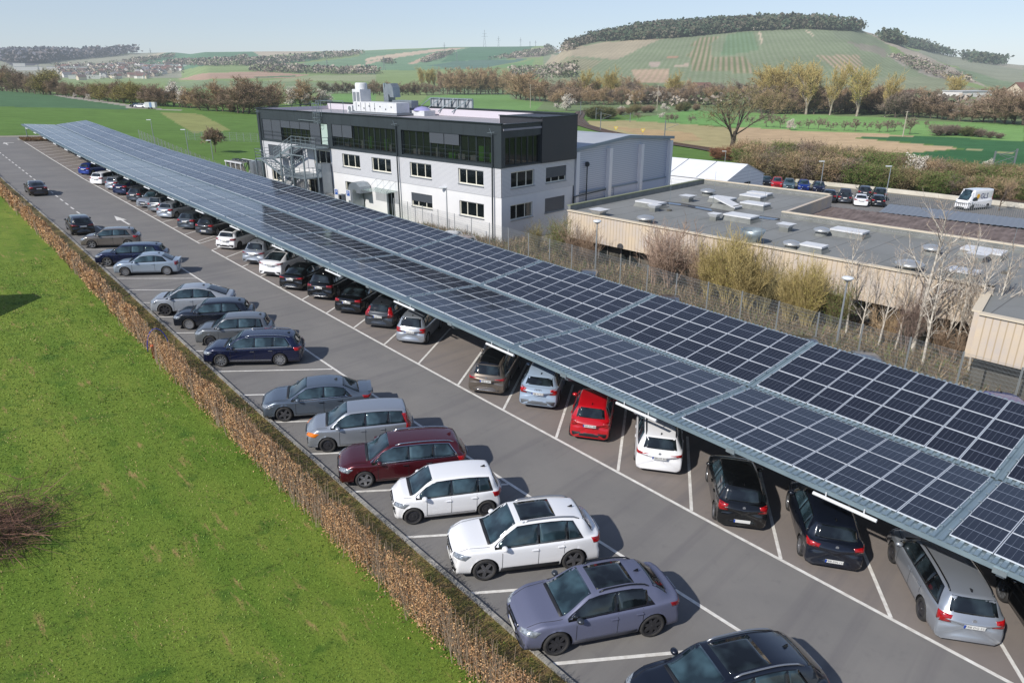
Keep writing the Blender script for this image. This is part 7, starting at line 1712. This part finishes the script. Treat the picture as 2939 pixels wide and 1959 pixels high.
for j, ((x, y), (x2, y2)) in enumerate((((36, 1498), (148, 1556)), ((98, 1540), (186, 1500)))):
    a, b_ = at(x, y) - P0, at(x2, y2) - P0; m_ = MB(); m_.tube([a + Vector((0, 0, .12)), a.lerp(b_, .5) + Vector((0, 0, .16)), b_ + Vector((0, 0, .05))], [.03, .022, .01], 6); m_.build('branch', mat('pale cut branch', C(188, 158, 130, .8), .85), bp_)
# --- orange pipe and blue hose at the hedge
P0 = at(444, 1028); m_ = MB(); m_.lathe([(.001, .0), (.075, .0), (.075, .62), (.095, .62), (.095, .72), (.06, .72), (.06, .5), (.001, .5)], n=14)
tag(m_.build('orange_pipe', mat('orange plastic', C(206, 92, 46, .9), .5), None, True), 'orange plastic pipe standing on the lawn side of the hedge', 'pipe').location = P0
P0 = at(458, 1012); m_ = MB(); m_.tube([(.9 * math.cos(a) * .5, .9 * math.cos(a) * .25, .15 + 1.15 * math.sin(a)) for a in [math.pi * k / 12 for k in range(13)]], .022, 6)
tag(m_.build('blue_hose', mat('blue hose', C(54, 66, 170, .9), .45), None, True), 'blue hose arching over the hedge beside the orange pipe', 'hose').location = P0
# --- garden hut just left of the view (its shadow lies on the lawn)
q = at(24, 872) - Vector((2.6, 2.6, 0)); hu = empty('garden_hut', 'small timber garden hut standing left of the view on the lawn', 'hut', (q.x, q.y, gz(q.x, q.y))); m_ = MB(); m_.box((0, 0, 1.1), (2.8, 3.6, 2.2)); m_.build('wall', mat('timber boards', C(120, 92, 66, .8), .85), hu)
m_ = MB(); m_.hexa([(-1.6, -2, 2.2), (1.6, -2, 2.2), (1.6, 2, 2.2), (-1.6, 2, 2.2), (-.05, -2, 3.0), (.05, -2, 3.0), (.05, 2, 3.0), (-.05, 2, 3.0)]); m_.build('roof', mat('hut roof', C(90, 84, 80, .8), .9), hu)
# ------------------------------------------------------------------ mesh fence along the carport
FW = mat('galvanised fence wire', C(178, 184, 186, .85), .4, .5)
def mesh_fence(label, pts, h, pitch, posts, w=.008, hstep=.2, wh=.012):
    """pts: ground points of the posts"""
    o0 = pts[0].copy(); r = empty('mesh_fence', label, 'fence', o0)
    V, F_ = [], []
    def strip(a, b_, e): k = len(V); V.extend([a - e, b_ - e, b_ + e, a + e]); F_.append((k, k + 1, k + 2, k + 3))
    for a, b_ in zip(pts, pts[1:]):
        a, b_ = a - o0, b_ - o0; d = b_ - a; L = d.length; u = d / L; up = Vector((0, 0, 1))
        for k in range(int(h / hstep) + 1): strip(a + up * (.06 + k * hstep), b_ + up * (.06 + k * hstep), up * wh * .5)
        n = int(L / pitch)
        for k in range(n): q = a + d * (k / n); strip(q + up * .05, q + up * (h + .05), u * w * .5)
    link('wire_mesh', mesh_np('wire_mesh', np.array([tuple(v) for v in V]), np.array(F_), FW), r)
    if posts:
        for p in pts: m_ = MB(); q = p - o0; m_.box(q + Vector((0, 0, (h + .1) / 2)), (.06, .06, h + .14)); m_.build('post', FW, r)
    return r
tFen = lambda s: float(np.interp(s, [-2, 9, 25, 40, 45, 52, 60], [38.0, 38.0, 38.5, 38.9, 38.9, 38.9, 38.8]))
mesh_fence('tall galvanised wire mesh fence between the carport and the white offices', [ST(2.1 + 2.49 * k, tFen(2.1 + 2.49 * k)) for k in range(25)], 2.0, .05, True)
mesh_fence('long wire mesh fence running to the far end beside the lawn', [ST(98 + 2.5 * k, float(np.interp(98 + 2.5 * k, [98, 110, 126, 148], [35.0, 36.0, 37.1, 38.8]))) for k in range(21)], 2.0, .1, True, .012, .25, .016)
mesh_fence('wire mesh fence across the meadow behind the round-headed tree', [at(541 + k * 20, 402 + k * .6) for k in range(11)], 1.6, .15, True, .014, .4, .02)
# ------------------------------------------------------------------ lamp posts
LAMPG = mat('lamp glass white', C(232, 236, 238, .86), .3); LPOST = mat('lamp post grey', C(168, 174, 178, .85), .45, .4)
def lamp(label, base, top_y, kind='disc', P=None):
    P = P or at(*base); h = h_to(P, top_y); o = empty('street_lamp', label, 'lamp post', P, group=None); r = .07 if h < 6 else .08
    m_ = MB(); m_.tube([(0, 0, -.1), (0, 0, h * .3), (0, 0, h - .15)], [r, r, r * .62], 8); m_.build('pole', LPOST, o)
    m_ = MB()
    if kind == 'disc':
        m_.lathe([(.001, h - .2), (.12, h - .2), (.30, h - .06), (.33, h), (.25, h + .06), (.001, h + .09)], n=18); m_.build('lamp_head', LAMPG, o, True)
    else:
        m_.box((-.32, 0, h), (.75, .26, .1)); m_.build('lamp_head', LAMPG, o)
    return o
lamp('tall grey lamp post with white disc head beside the green bush', (2402, 990), 797, P=ST(16.4, 39.7))
lamp('lamp post with white disc head in front of the beige fascia', (1708, 783), 634)
lamp('slim lamp post with small arm in front of the white office wall', (1285, 660), 538, 'arm')
lamp('slim lamp post by the entrance canopy of the offices', (1003, 566), 472, 'arm')
lamp('slim lamp post at the left corner of the offices', (772, 520), 432, 'arm')
lamp('leftmost lamp post behind the far end of the carport', (445, 419), 344, 'arm'); lamp('middle lamp post behind the far carport by the mesh fence', (543, 449), 372, 'arm'); lamp('lamp post left of the round-headed tree', (612, 459), 403, 'arm')
lamp('left lamp post of the right-hand car park', (2352, 552), 463, 'arm'); lamp('right lamp post of the right-hand car park', (2538, 585), 477, 'arm'); lamp('small lamp post behind the white tent', (2079, 478), 434, 'arm')
POLEW = mat('weathered pole', C(196, 186, 168, .8), .85)
def pole(label, base, top_y, name='utility_pole', r=.13):
    P = at(*base); h = h_to(P, top_y); o = empty(name, label, 'pole', P); m_ = MB(); m_.tube([(0, 0, -.2), (0, 0, h)], [r, r * .7], 6); m_.build('pole', POLEW, o); m_ = MB(); m_.bar((-.5, 0, h - .2), (.5, 0, h - .2), .1); m_.build('crossarm', POLEW, o)
pole('pale pole standing in the dark green field', (2591, 392), 319, r=.16); pole('tall pale pole beyond the striped field', (1885, 318), 244, r=.16); pole('pale pole right of the green meadow behind the offices', (1522, 310), 243, r=.15); pole('left pole by the far lane', (17, 262), 230, r=.2); pole('pole by the white trailer at the far lane', (443, 304), 281, r=.12)
# ------------------------------------------------------------------ railway
def ribbon_ground(name, label, pts, w, m, h, kind='structure'):
    V = []; P_ = [at(x, y) for x, y in pts]; Q = []
    for a, b_ in zip(P_, P_[1:]):
        n = max(1, int((b_ - a).length / 6)); Q += [a.lerp(b_, k / n) for k in range(n)]
    Q.append(P_[-1])
    for i, q in enumerate(Q):
        d = (Q[min(i + 1, len(Q) - 1)] - Q[max(i - 1, 0)]).normalized(); e = Vector((-d.y, d.x, 0)) * w / 2
        for sg in (1, -1): p = q + e * sg; V.append((p.x, p.y, gz(p.x, p.y) + h))
    F_ = [(2 * i, 2 * i + 1, 2 * i + 3, 2 * i + 2) for i in range(len(Q) - 1)]
    me = mesh_np(name, V, F_, m); return tag(link(name, me), label, kind=kind), Q
RAILP = [(1718, 313), (1668, 322), (1656, 340), (1672, 360), (1730, 377), (1830, 398), (1930, 414), (2020, 428), (2150, 452), (2280, 486), (2450, 518), (2700, 552), (2990, 588)]
ribbon_ground('railway_ballast', 'brown ballast of the railway track', RAILP, 5.0, mat('track ballast', C(112, 96, 84, .75), .95, var=C(86, 72, 64, .75), scale=1.0), .25)
for off in (-.75, .75):
    P_ = [at(x, y) for x, y in RAILP]; m_ = MB()
    for i, (a, b_) in enumerate(zip(P_, P_[1:])):
        d = (b_ - a).normalized(); e = Vector((-d.y, d.x, 0)) * off; m_.bar(a + e + Vector((0, 0, .36)), b_ + e + Vector((0, 0, .36)), .1, .16)
    tag(m_.build('railway_rail', mat('rail steel', C(120, 96, 80, .8), .5, .4)), 'steel rail of the railway track', kind='structure')
CATM = mat('catenary mast grey', C(136, 142, 144, .8), .6, .3)
def mast(label, base, top_y, arm, r=.14):
    P = at(*base); h = h_to(P, top_y); o = empty('catenary_mast', label, 'catenary mast', P); m_ = MB(); m_.bar((0, 0, 0), (0, 0, h), r * 1.6, r * 1.6); m_.build('mast', CATM, o)
    m_ = MB(); m_.bar((0, 0, h - .3), (arm * 3.2, -.6, h - .9), .08); m_.bar((0, 0, h - 2.2), (arm * 3.2, -.6, h - .9), .08); m_.bar((0, 0, h - 2.2), (arm * 2.4, -.5, h - 2.6), .06); m_.build('bracket_arm', CATM, o)
for lb, b_, ty, ar in (('catenary mast on the railway bend left of the green thicket', (1666, 332), 292, -1), ('catenary mast in front of the dark green bushes', (1710, 343), 309, 1), ('catenary mast right of the railway bend', (1723, 376), 322, 1), ('catenary mast standing in the striped field', (1808, 350), 324, -1), ('taller catenary mast behind the hall roof', (1906, 410), 346, 1), ('left catenary mast of the pair at the right edge', (2843, 500), 434, 1), ('right catenary mast of the pair at the right edge', (2898, 520), 427, -1)): mast(lb, b_, ty, ar)
for x, y, lb in ((1767, 385, 'left'), (1844, 392, 'right')):
    P = at(x, y); o = empty('railway_sign', f'yellow triangular railway sign, {lb} one of the two behind the hall roof', 'sign', P); m_ = MB(); m_.bar((0, 0, 0), (0, 0, 1.2), .06); m_.build('post', CATM, o)
    m_ = MB(); m_.face([(-.6, 0, 2.1), (.6, -.0, 2.1), (0, 0, .95)]); m_.face([(-.6, .02, 2.1), (0, .02, .95), (.6, .02, 2.1)]); s_ = m_.build('sign_board', mat('sign yellow', C(236, 206, 66, .9), .5), o)
    m_ = MB(); m_.face([(-.22, -.01, 1.95), (.22, -.01, 1.95), (0, -.01, 1.5)]); m_.build('sign_mark', WM, s_)
# ------------------------------------------------------------------ right-hand car park
pts = [(2176, 528), (2290, 533), (2560, 566), (3050, 618), (3080, 690), (2780, 660), (2480, 618), (2200, 568)]
P_ = [at(x, y) for x, y in pts]; c = sum(P_, Vector()) / len(P_)
bm = bmesh.new(); bm.faces.new([bm.verts.new(p - c) for p in P_]); bmesh.ops.triangulate(bm, faces=bm.faces[:]); bmesh.ops.subdivide_edges(bm, edges=bm.edges[:], cuts=4, use_grid_fill=True)
for v in bm.verts: v.co.z = gz(v.co.x + c.x, v.co.y + c.y) + .06 - c.z
me = bpy.data.meshes.new('car_park_surface'); bm.to_mesh(me); bm.free(); me.materials.append(ASP)
o = link('car_park_surface', me); o.location = c; tag(o, 'asphalt of the right-hand car park', kind='structure')
PB = [at(x, y) for x, y in ((2282, 524), (2450, 541), (2650, 563), (2860, 588), (3060, 612))]; m_ = MB(); o0 = PB[0].copy()
for a, b_ in zip(PB, PB[1:]): m_.bar(a - o0 + Vector((0, 0, .3)), b_ - o0 + Vector((0, 0, .3)), .35, .6)
o = m_.build('guard_wall', mat('pale concrete wall', C(226, 220, 204, .85), .8, var=C(200, 194, 180, .85), scale=.6)); o.location = o0; tag(o, 'low pale concrete wall between car park and railway', 'wall')
def park(kind, pm, label, px, deg, **k):
    P = at(*px); make_car(kind, pm, label, Vector((P.x, P.y, P.z + .07)), math.radians(90 - deg), group='cars in the right-hand car park', detail=k.pop('detail', 1), **k)
for x, y, kd, pm, lb in ((2197, 531, 'hatch', P_BLACK, 'black hatchback beside the tent in the right-hand car park'), (2228, 535, 'hatch', P_RED, 'dark red hatchback in the right-hand car park'), (2262, 539, 'hatch', paint('teal grey', (96, 122, 132), .4), 'teal-grey hatchback in the right-hand car park'), (2304, 543, 'hatch', P_BLUE, 'bright blue hatchback in the right-hand car park'), (2347, 548, 'hatch', P_NAVY, 'navy hatchback in the right-hand car park next to the left lamp')): park(kd, pm, lb, (x, y + 2), 200)
for x, y, kd, pm, lb, ov in ((2376, 578, 'suv', P_BLACK, 'black car half hidden by the corner of the flat roof', {}), (2420, 580, 'mpv', P_DGREY, 'dark grey boxy people carrier left of the white saloon', dict(H=1.85, W=1.84, wb=2.75, R=.33)), (2466, 588, 'sedan', P_WHITE, 'white saloon seen from behind in the right-hand car park', {}), (2476, 566, 'suv', P_DGREY, 'dark off-roader behind the white saloon', {}), (2515, 590, 'hatch', P_BLACK, 'dark hatchback right of the white saloon', {}), (2520, 572, 'suv', paint('bottle green', (30, 44, 34), .3), 'dark green off-roader behind the dark hatchback', {})): park(kd, pm, lb, (x, y), 22, over=ov, tail='corner', ptext='TBB' if False else None)
P = at(2788, 600); vr, vc = make_car('van', P_WHITE, 'white parcel van with blue lettering and yellow dot on its side', Vector((P.x, P.y, P.z + .07)), math.radians(90 - 243), name='delivery_van', cat='van', rim='steel', plate='both', tail='tall', detail=2, over=dict(wb=3.3, ro=1.1), fin=False, doors=2)
for nm, tx, xo, m in (('lettering', 'GLS', -.55, mat('logo blue', C(24, 36, 110, .9), .5)),):
    h = vc.cast((xo, 1, 1.75), (0, -1, 0), .02)
    if h:
        for sg in (1, -1): t = link(nm, text_mesh(tx, 1.0, m), vr); t.matrix_local = Matrix(((-sg, 0, 0, xo), (0, 0, sg, sg * (h.y + .02)), (0, 1, 0, 1.75), (0, 0, 0, 1)))
        for sg in (1, -1):
            m_ = MB(); m_.lathe([(.001, 0), (.3, 0)], n=18, ax='y'); d_ = m_.build('logo_dot', mat('logo yellow', C(250, 190, 30, .9), .5), vr); d_.location = (xo + 1.3, sg * (h.y + .02), 1.8); d_.rotation_euler = (0, 0, 0)
# steel bar fence and sign in front of the van
pf = [at(x, y) for x, y in ((2545, 588), (2640, 600), (2740, 612), (2840, 626), (2940, 640))]; o0 = pf[0].copy(); bf = empty('bar_fence', 'grey steel bar fence in front of the white van', 'fence', o0); m_ = MB()
for a, b_ in zip(pf, pf[1:]):
    n = int((b_ - a).length / .22)
    for k in range(n): q = a.lerp(b_, k / n) - o0; m_.bar(q, q + Vector((0, 0, 1.5)), .05)
    for z in (.15, 1.4): m_.bar(a - o0 + Vector((0, 0, z)), b_ - o0 + Vector((0, 0, z)), .05)
m_.build('bars', CATM, bf)
# far lane: two cars and a trailer
for x, y, kd, pm, lb in ((392, 309, 'hatch', P_BLACK, 'dark car at the far lane half behind the white one'), (405, 310, 'wagon', P_WHITE, 'white estate at the far lane beside the white trailer')):
    P = at(x, y); make_car(kd, pm, lb, P + Vector((0, 0, .02)), math.radians(170), detail=0, group=None)
P = at(435, 313); tr = empty('box_trailer', 'white box trailer at the far lane with blue stripe', 'trailer', P); m_ = MB(); m_.box((0, 0, 1.3), (3.4, 1.6, 1.7)); m_.build('box', WM, tr); m_ = MB(); m_.box((.2, -.82, 1.3), (.8, .04, 1.6)); m_.build('stripe', mat('trailer blue', C(120, 150, 190, .85), .5), tr)
for sx in (-.5, .5): m_ = MB(); m_.lathe([(.001, -.1), (.3, -.1), (.3, .1), (.001, .1)], (sx, -.82, .3), 12, 'y'); m_.build('wheel', TYRE, tr)
# parking and charging signs by the offices
SGB = mat('sign blue', C(40, 90, 170, .9), .5)
for (px, py), lb in (((966, 556), 'white parking sign with a blue P beside the steel duct'), ((1000, 560), 'second white parking sign with a blue P by the entrance')):
    x, z = on_plane(px, py, -4.2); o = empty('parking_sign', lb, 'sign', mw=MB_B @ Matrix.Translation((x, -4.2, 0))); m_ = MB(); m_.bar((0, .03, -2), (0, .03, z + .5), .06); m_.build('post', GALV, o)
    m_ = MB(); m_.box((0, 0, z), (.7, .03, 1.0)); b_ = m_.build('sign_board', WM, o); m_ = MB(); m_.box((0, -.02, z + .18), (.5, .02, .5)); c_ = m_.build('sign_field', SGB, b_)
    t = link('lettering', text_mesh('P', .5, WM), c_); t.matrix_local = Matrix(((1, 0, 0, 0), (0, 0, -1, -.035), (0, 1, 0, z + .18), (0, 0, 0, 1)))
x, z = on_plane(982, 566, -4.2); o = empty('charging_post', 'dark charging post between the two parking signs', 'charging post', mw=MB_B @ Matrix.Translation((x, -4.2, 0))); m_ = MB(); m_.box((0, 0, z - 1), (.6, .5, 2.6)); m_.build('housing', SILL, o); m_ = MB(); m_.box((.1, -.27, z - .2), (.35, .04, .9)); m_.build('screen', GLOSSB, o)
# ------------------------------------------------------------------ far background
def pylon(label, base, ytop):
    P = at(*base); h = h_to(P, ytop) if ytop else 40; h = min(h, 75); o = empty('pylon', label, 'pylon', P); w = h * .085; m_ = MB()
    lev = [(0, 1), (.3, .66), (.55, .4), (.8, .2), (1, .05)]; th = max(.35, P.length * .00025)
    C4 = [(-1, -1), (1, -1), (1, 1), (-1, 1)]
    for (f0, w0), (f1, w1) in zip(lev, lev[1:]):
        for i in range(4):
            a, b_ = C4[i], C4[(i + 1) % 4]; m_.bar((a[0] * w * w0, a[1] * w * w0, h * f0), (a[0] * w * w1, a[1] * w * w1, h * f1), th * .7); m_.bar((a[0] * w * w0, a[1] * w * w0, h * f0), (b_[0] * w * w1, b_[1] * w * w1, h * f1), th * .4)
    m_.build('lattice', CATM, o); m_ = MB()
    for f, L_ in ((.78, .24), (.62, .34)): m_.bar((-h * L_ * .6, 0, h * f), (h * L_ * .6, 0, h * f), th * .8)
    m_.build('crossarm', CATM, o)
for lb, b_, t in (('tallest lattice pylon on the skyline ridge', (1391, 136), 86), ('slim lattice pylon right of the tallest one', (1431, 136), 104), ('wide-armed lattice pylon in the middle of the ridge row', (1494, 135), 108), ('small lattice pylon near the right end of the ridge', (1521, 134), 118), ('rightmost small lattice pylon on the ridge', (1537, 134), 116), ('lattice pylon on the striped field slope', (1276, 160), 122), ('lattice pylon in the middle of the green slope', (1311, 178), 144), ('lattice pylon on the left of the striped slope', (1103, 202), 162), ('lattice pylon above the hedgerow far left of the slope', (940, 200), 166), ('lattice pylon behind the village', (112, 205), 184), ('thin mast on the left skyline', (432, 152), 136)): pylon(lb, b_, t)
def canopy_mass(name, label, poly, n, size, mats, cat, up=.5, flat=.35):
    """far wood that reads as one mass: many leaf clumps over a patch of hill"""
    xs = [p[0] for p in poly]; ys = [p[1] for p in poly]; P_ = []; g = 0
    while len(P_) < n and g < n * 30:
        g += 1; x, y = PRNG.uniform(min(xs), max(xs)), PRNG.uniform(min(ys), max(ys))
        if not inside(poly, np.array([x]), np.array([y]))[0]: continue
        q = at(x, y)
        if q.length > 4200: continue
        P_.append(q)
    V, F_, MI = [], [], []; k = 0; D = 0
    o0 = P_[0].copy()
    for q in P_:
        D = q.length; s_ = size * PRNG.uniform(.7, 1.3); mi = PRNG.randrange(len(mats)); m = 16
        c_ = np.array(q - o0) + np.stack([RNG.normal(size=m) * s_ * .42, RNG.normal(size=m) * s_ * .42, s_ * (.15 + RNG.uniform(size=m) ** .8 * (.5 + up))], 1)
        v, f = rot_quads(c_, s_ * .22 * RNG.uniform(.6, 1.3, m), .8, RNG, .6); V.append(v); F_.append(f + k); k += len(v); MI += [mi] * m
    o = link(name, mesh_np(name, np.concatenate(V), np.concatenate(F_), mats, MI)); o.location = o0
    return tag(o, label, cat, kind='stuff')
FG = [leafm('pine wood', (76, 94, 66), (62, 78, 58), .62), leafm('oak wood', (92, 96, 70), (80, 84, 64), .62), leafm('bare wood', (110, 102, 84), (96, 90, 76), .66)]
canopy_mass('hill_forest', 'dark pine and oak wood along the top of the vineyard hill', [(1690, 108), (1770, 88), (1880, 72), (1950, 62), (2152, 56), (2309, 56), (2420, 66), (2500, 88), (2466, 92), (2309, 84), (2152, 90), (1939, 110), (1800, 118), (1700, 122)], 2400, 11.5, [FG[0], FG[0], FG[1], FG[2]], 'wood')
canopy_mass('ridge_wood', 'dark wood on the skyline right of the vineyard hill', [(2530, 110), (2620, 127), (2730, 157), (2740, 166), (2620, 140), (2540, 122)], 340, 14, FG[:2], 'wood'); canopy_mass('ridge_wood', 'small dark wood at the far right skyline', [(2760, 168), (2880, 181), (2880, 190), (2790, 180)], 150, 16, FG[:2], 'wood')
canopy_mass('edge_wood', 'scrubby wood at the left foot of the hill forest', [(1560, 138), (1640, 122), (1720, 104), (1720, 120), (1640, 138), (1590, 146)], 330, 9, [FG[0], FG[2], FG[2]], 'wood')
BW = [leafm('bluish bare wood', (100, 100, 108), (88, 88, 98), .8), leafm('purple bare wood', (104, 94, 92), (90, 84, 84), .8)]
canopy_mass('far_wood', 'dull bluish wood on the far left skyline', [(-40, 162), (130, 159), (260, 160), (330, 152), (400, 152), (320, 164), (200, 172), (110, 184), (30, 180), (-40, 172)], 900, 22, BW, 'wood')
SB = [leafm('far scrub', (120, 108, 98), (104, 98, 88), .8), leafm('far green scrub', (106, 112, 80), (90, 100, 74), .8), leafm('far pale scrub', (168, 156, 142), (130, 120, 108), .8)]
for lb, poly, n, sz in (('bare scrub along the foot of the far green slope', ZM([(0, 200), (300, 195), (800, 190), (1200, 185), (1200, 210), (800, 240), (0, 240)]), 320, 13), ('hedgerow climbing diagonally over the far fields', ZM([(880, 210), (1300, 160), (1900, 108), (2200, 95), (2200, 110), (1700, 165), (1300, 210), (900, 235)]), 330, 12), ('hedgerow belt across the far valley fields', ZM([(950, 270), (1300, 255), (1700, 290), (2353, 300), (2353, 335), (1700, 330), (960, 300)]), 300, 11),
        ('short hedge on the far green field', ZM([(740, 165), (890, 130), (890, 145), (760, 178)]), 50, 9), ('scrub strip beside the striped fields', ZG([(620, 385), (850, 300), (990, 268), (960, 305), (760, 380), (640, 398)]), 130, 9), ('scrub strip below the ridge left of the vineyard hill', ZG([(1370, 365), (1600, 320), (1760, 285), (2000, 250), (2353, 190), (2353, 250), (2000, 320), (1700, 340)]), 320, 9), ('scrub among the striped fields', ZG([(200, 385), (300, 380), (300, 415), (210, 410)]), 26, 10),
        ('trees around the far village', ZL([(700, 262), (1500, 235), (2353, 240), (2353, 380), (1900, 420), (1400, 445), (1000, 440), (800, 400)]), 300, 9), ('hedges on the left hillside', ZL([(1600, 230), (2100, 170), (2250, 140), (2250, 160), (1900, 215), (1620, 245)]), 90, 11), ('rocky scrub on the right shoulder of the vineyard hill', Z4([(1440, 385), (1560, 390), (1700, 420), (1880, 500), (1990, 540), (1980, 560), (1850, 550), (1640, 480)]), 210, 5.5), ('scrub below the dark wood', Z4([(480, 190), (900, 180), (1240, 195), (1240, 210), (880, 198), (480, 212)]), 160, 6), ('valley thicket behind the railway', ZG([(1640, 480), (2353, 440), (2353, 560), (2000, 590), (1640, 560)]), 220, 8), ('valley thicket behind the meadows', ZD([(1400, 215), (2352, 255), (2352, 275), (1400, 240)]), 420, 6)):
    canopy_mass('scrub', lb, poly, n, sz, SB, 'scrub', .3)
# village
HW = [mat('house wall white', C(236, 232, 226, .86), .8), mat('house wall cream', C(222, 206, 184, .84), .8)]; HR = [mat('house roof red', C(136, 100, 90, .8), .85), mat('house roof brown', C(116, 98, 92, .8), .85), mat('house roof grey', C(120, 120, 126, .8), .85)]
HM = {}
def house(P, w, d, h, wi, ri, rot, label, group, flat=False, name='village_house'):
    key = (w, d, h, wi, ri, flat)
    if key not in HM:
        m_ = MB(); m_.box((0, 0, h / 2 - .5), (w, d, h + 1))
        if not flat:
            for sx in (-1, 1): m_.face([(sx * w / 2, -d / 2, h), (sx * w / 2, d / 2, h), (sx * w / 2, 0, h + d * .38)])
        r_ = MB()
        if flat: r_.box((0, 0, h + .3), (w + .6, d + .6, .4))
        else:
            e = .5; r_.slab([(-w / 2 - e, -d / 2 - e, h - .3), (w / 2 + e, -d / 2 - e, h - .3), (w / 2 + e, 0, h + d * .4), (-w / 2 - e, 0, h + d * .4)], (0, 0, .3)); r_.slab([(-w / 2 - e, 0, h + d * .4), (w / 2 + e, 0, h + d * .4), (w / 2 + e, d / 2 + e, h - .3), (-w / 2 - e, d / 2 + e, h - .3)], (0, 0, .3))
        HM[key] = (m_.mesh('wall', HW[wi]), r_.mesh('roof', HR[ri] if not flat else [mat('flat roof pale', C(206, 208, 210, .8), .8)]))
    o = empty(name, label, 'house', P, group); o.rotation_euler = (0, 0, rot); link('wall', HM[key][0], o); link('roof', HM[key][1], o); return o
vp = ZL([(700, 300), (1000, 292), (1500, 268), (2353, 262), (2353, 330), (1900, 435), (1400, 440), (1120, 470), (820, 415)]); k = 0; g = 0
while k < 150 and g < 4000:
    g += 1; x, y = PRNG.uniform(vp[0][0], 520), PRNG.uniform(186, 234)
    if not inside(vp, np.array([x]), np.array([y]))[0]: continue
    k += 1; w, d, h = PRNG.choice([(13, 10, 5.5), (11, 9, 6.5), (16, 11, 6)]); house(at(x, y), w, d, h, PRNG.choice([0, 0, 1]), PRNG.choice([0, 0, 1, 1, 2]), PRNG.uniform(0, 3.14), 'small gabled house in the far village on the left', 'houses of the far village')
for x, y, w, d, h, lb in ((380, 325, 60, 22, 8, 'long white hall at the left end of the far village'), (260, 300, 26, 16, 12, 'white building left of the far village'), (780, 330, 55, 22, 9, 'white hall in front of the far village on its left'), (980, 335, 55, 20, 10, 'white hall with pale front in the far village'), (1100, 438, 60, 20, 8, 'large white flat hall at the near edge of the far village'), (2040, 300, 70, 20, 10, 'long white block on the right of the far village'), (1930, 365, 60, 18, 9, 'pale school-like block at the lower right of the far village'), (2280, 292, 60, 20, 8, 'white shed at the right end of the far village')):
    house(at(*ZL([(x, y)])[0]), w, d, h, 0, 2, .5, lb, None, True, 'village_hall')
for (x, y), w, d, h, wi, lb, fl in ((ZN([(1610, 505)])[0], 14, 10, 6, 1, 'cream yellow house behind the bushes at the valley edge', False), (ZN([(1400, 535)])[0], 26, 9, 4.5, 0, 'white low building beside the cream house', True), (ZN([(1780, 505)])[0], 12, 9, 4, 1, 'small cream building right of the cream house', False), (ZP([(1840, 475)])[0], 20, 12, 8, 0, 'white stepped house below the right slope', True), (ZP([(1270, 440)])[0], 20, 8, 4, 0, 'white low house left of the row below the slope', False), (ZP([(1560, 452)])[0], 26, 8, 4, 0, 'row of white low houses behind the bare trees', True), (ZP([(2335, 455)])[0], 16, 10, 8, 1, 'cream house at the right edge below the slope', False)):
    house(at(x, y), w, d, h, wi, 0, .3, lb, None, fl, 'valley_house')
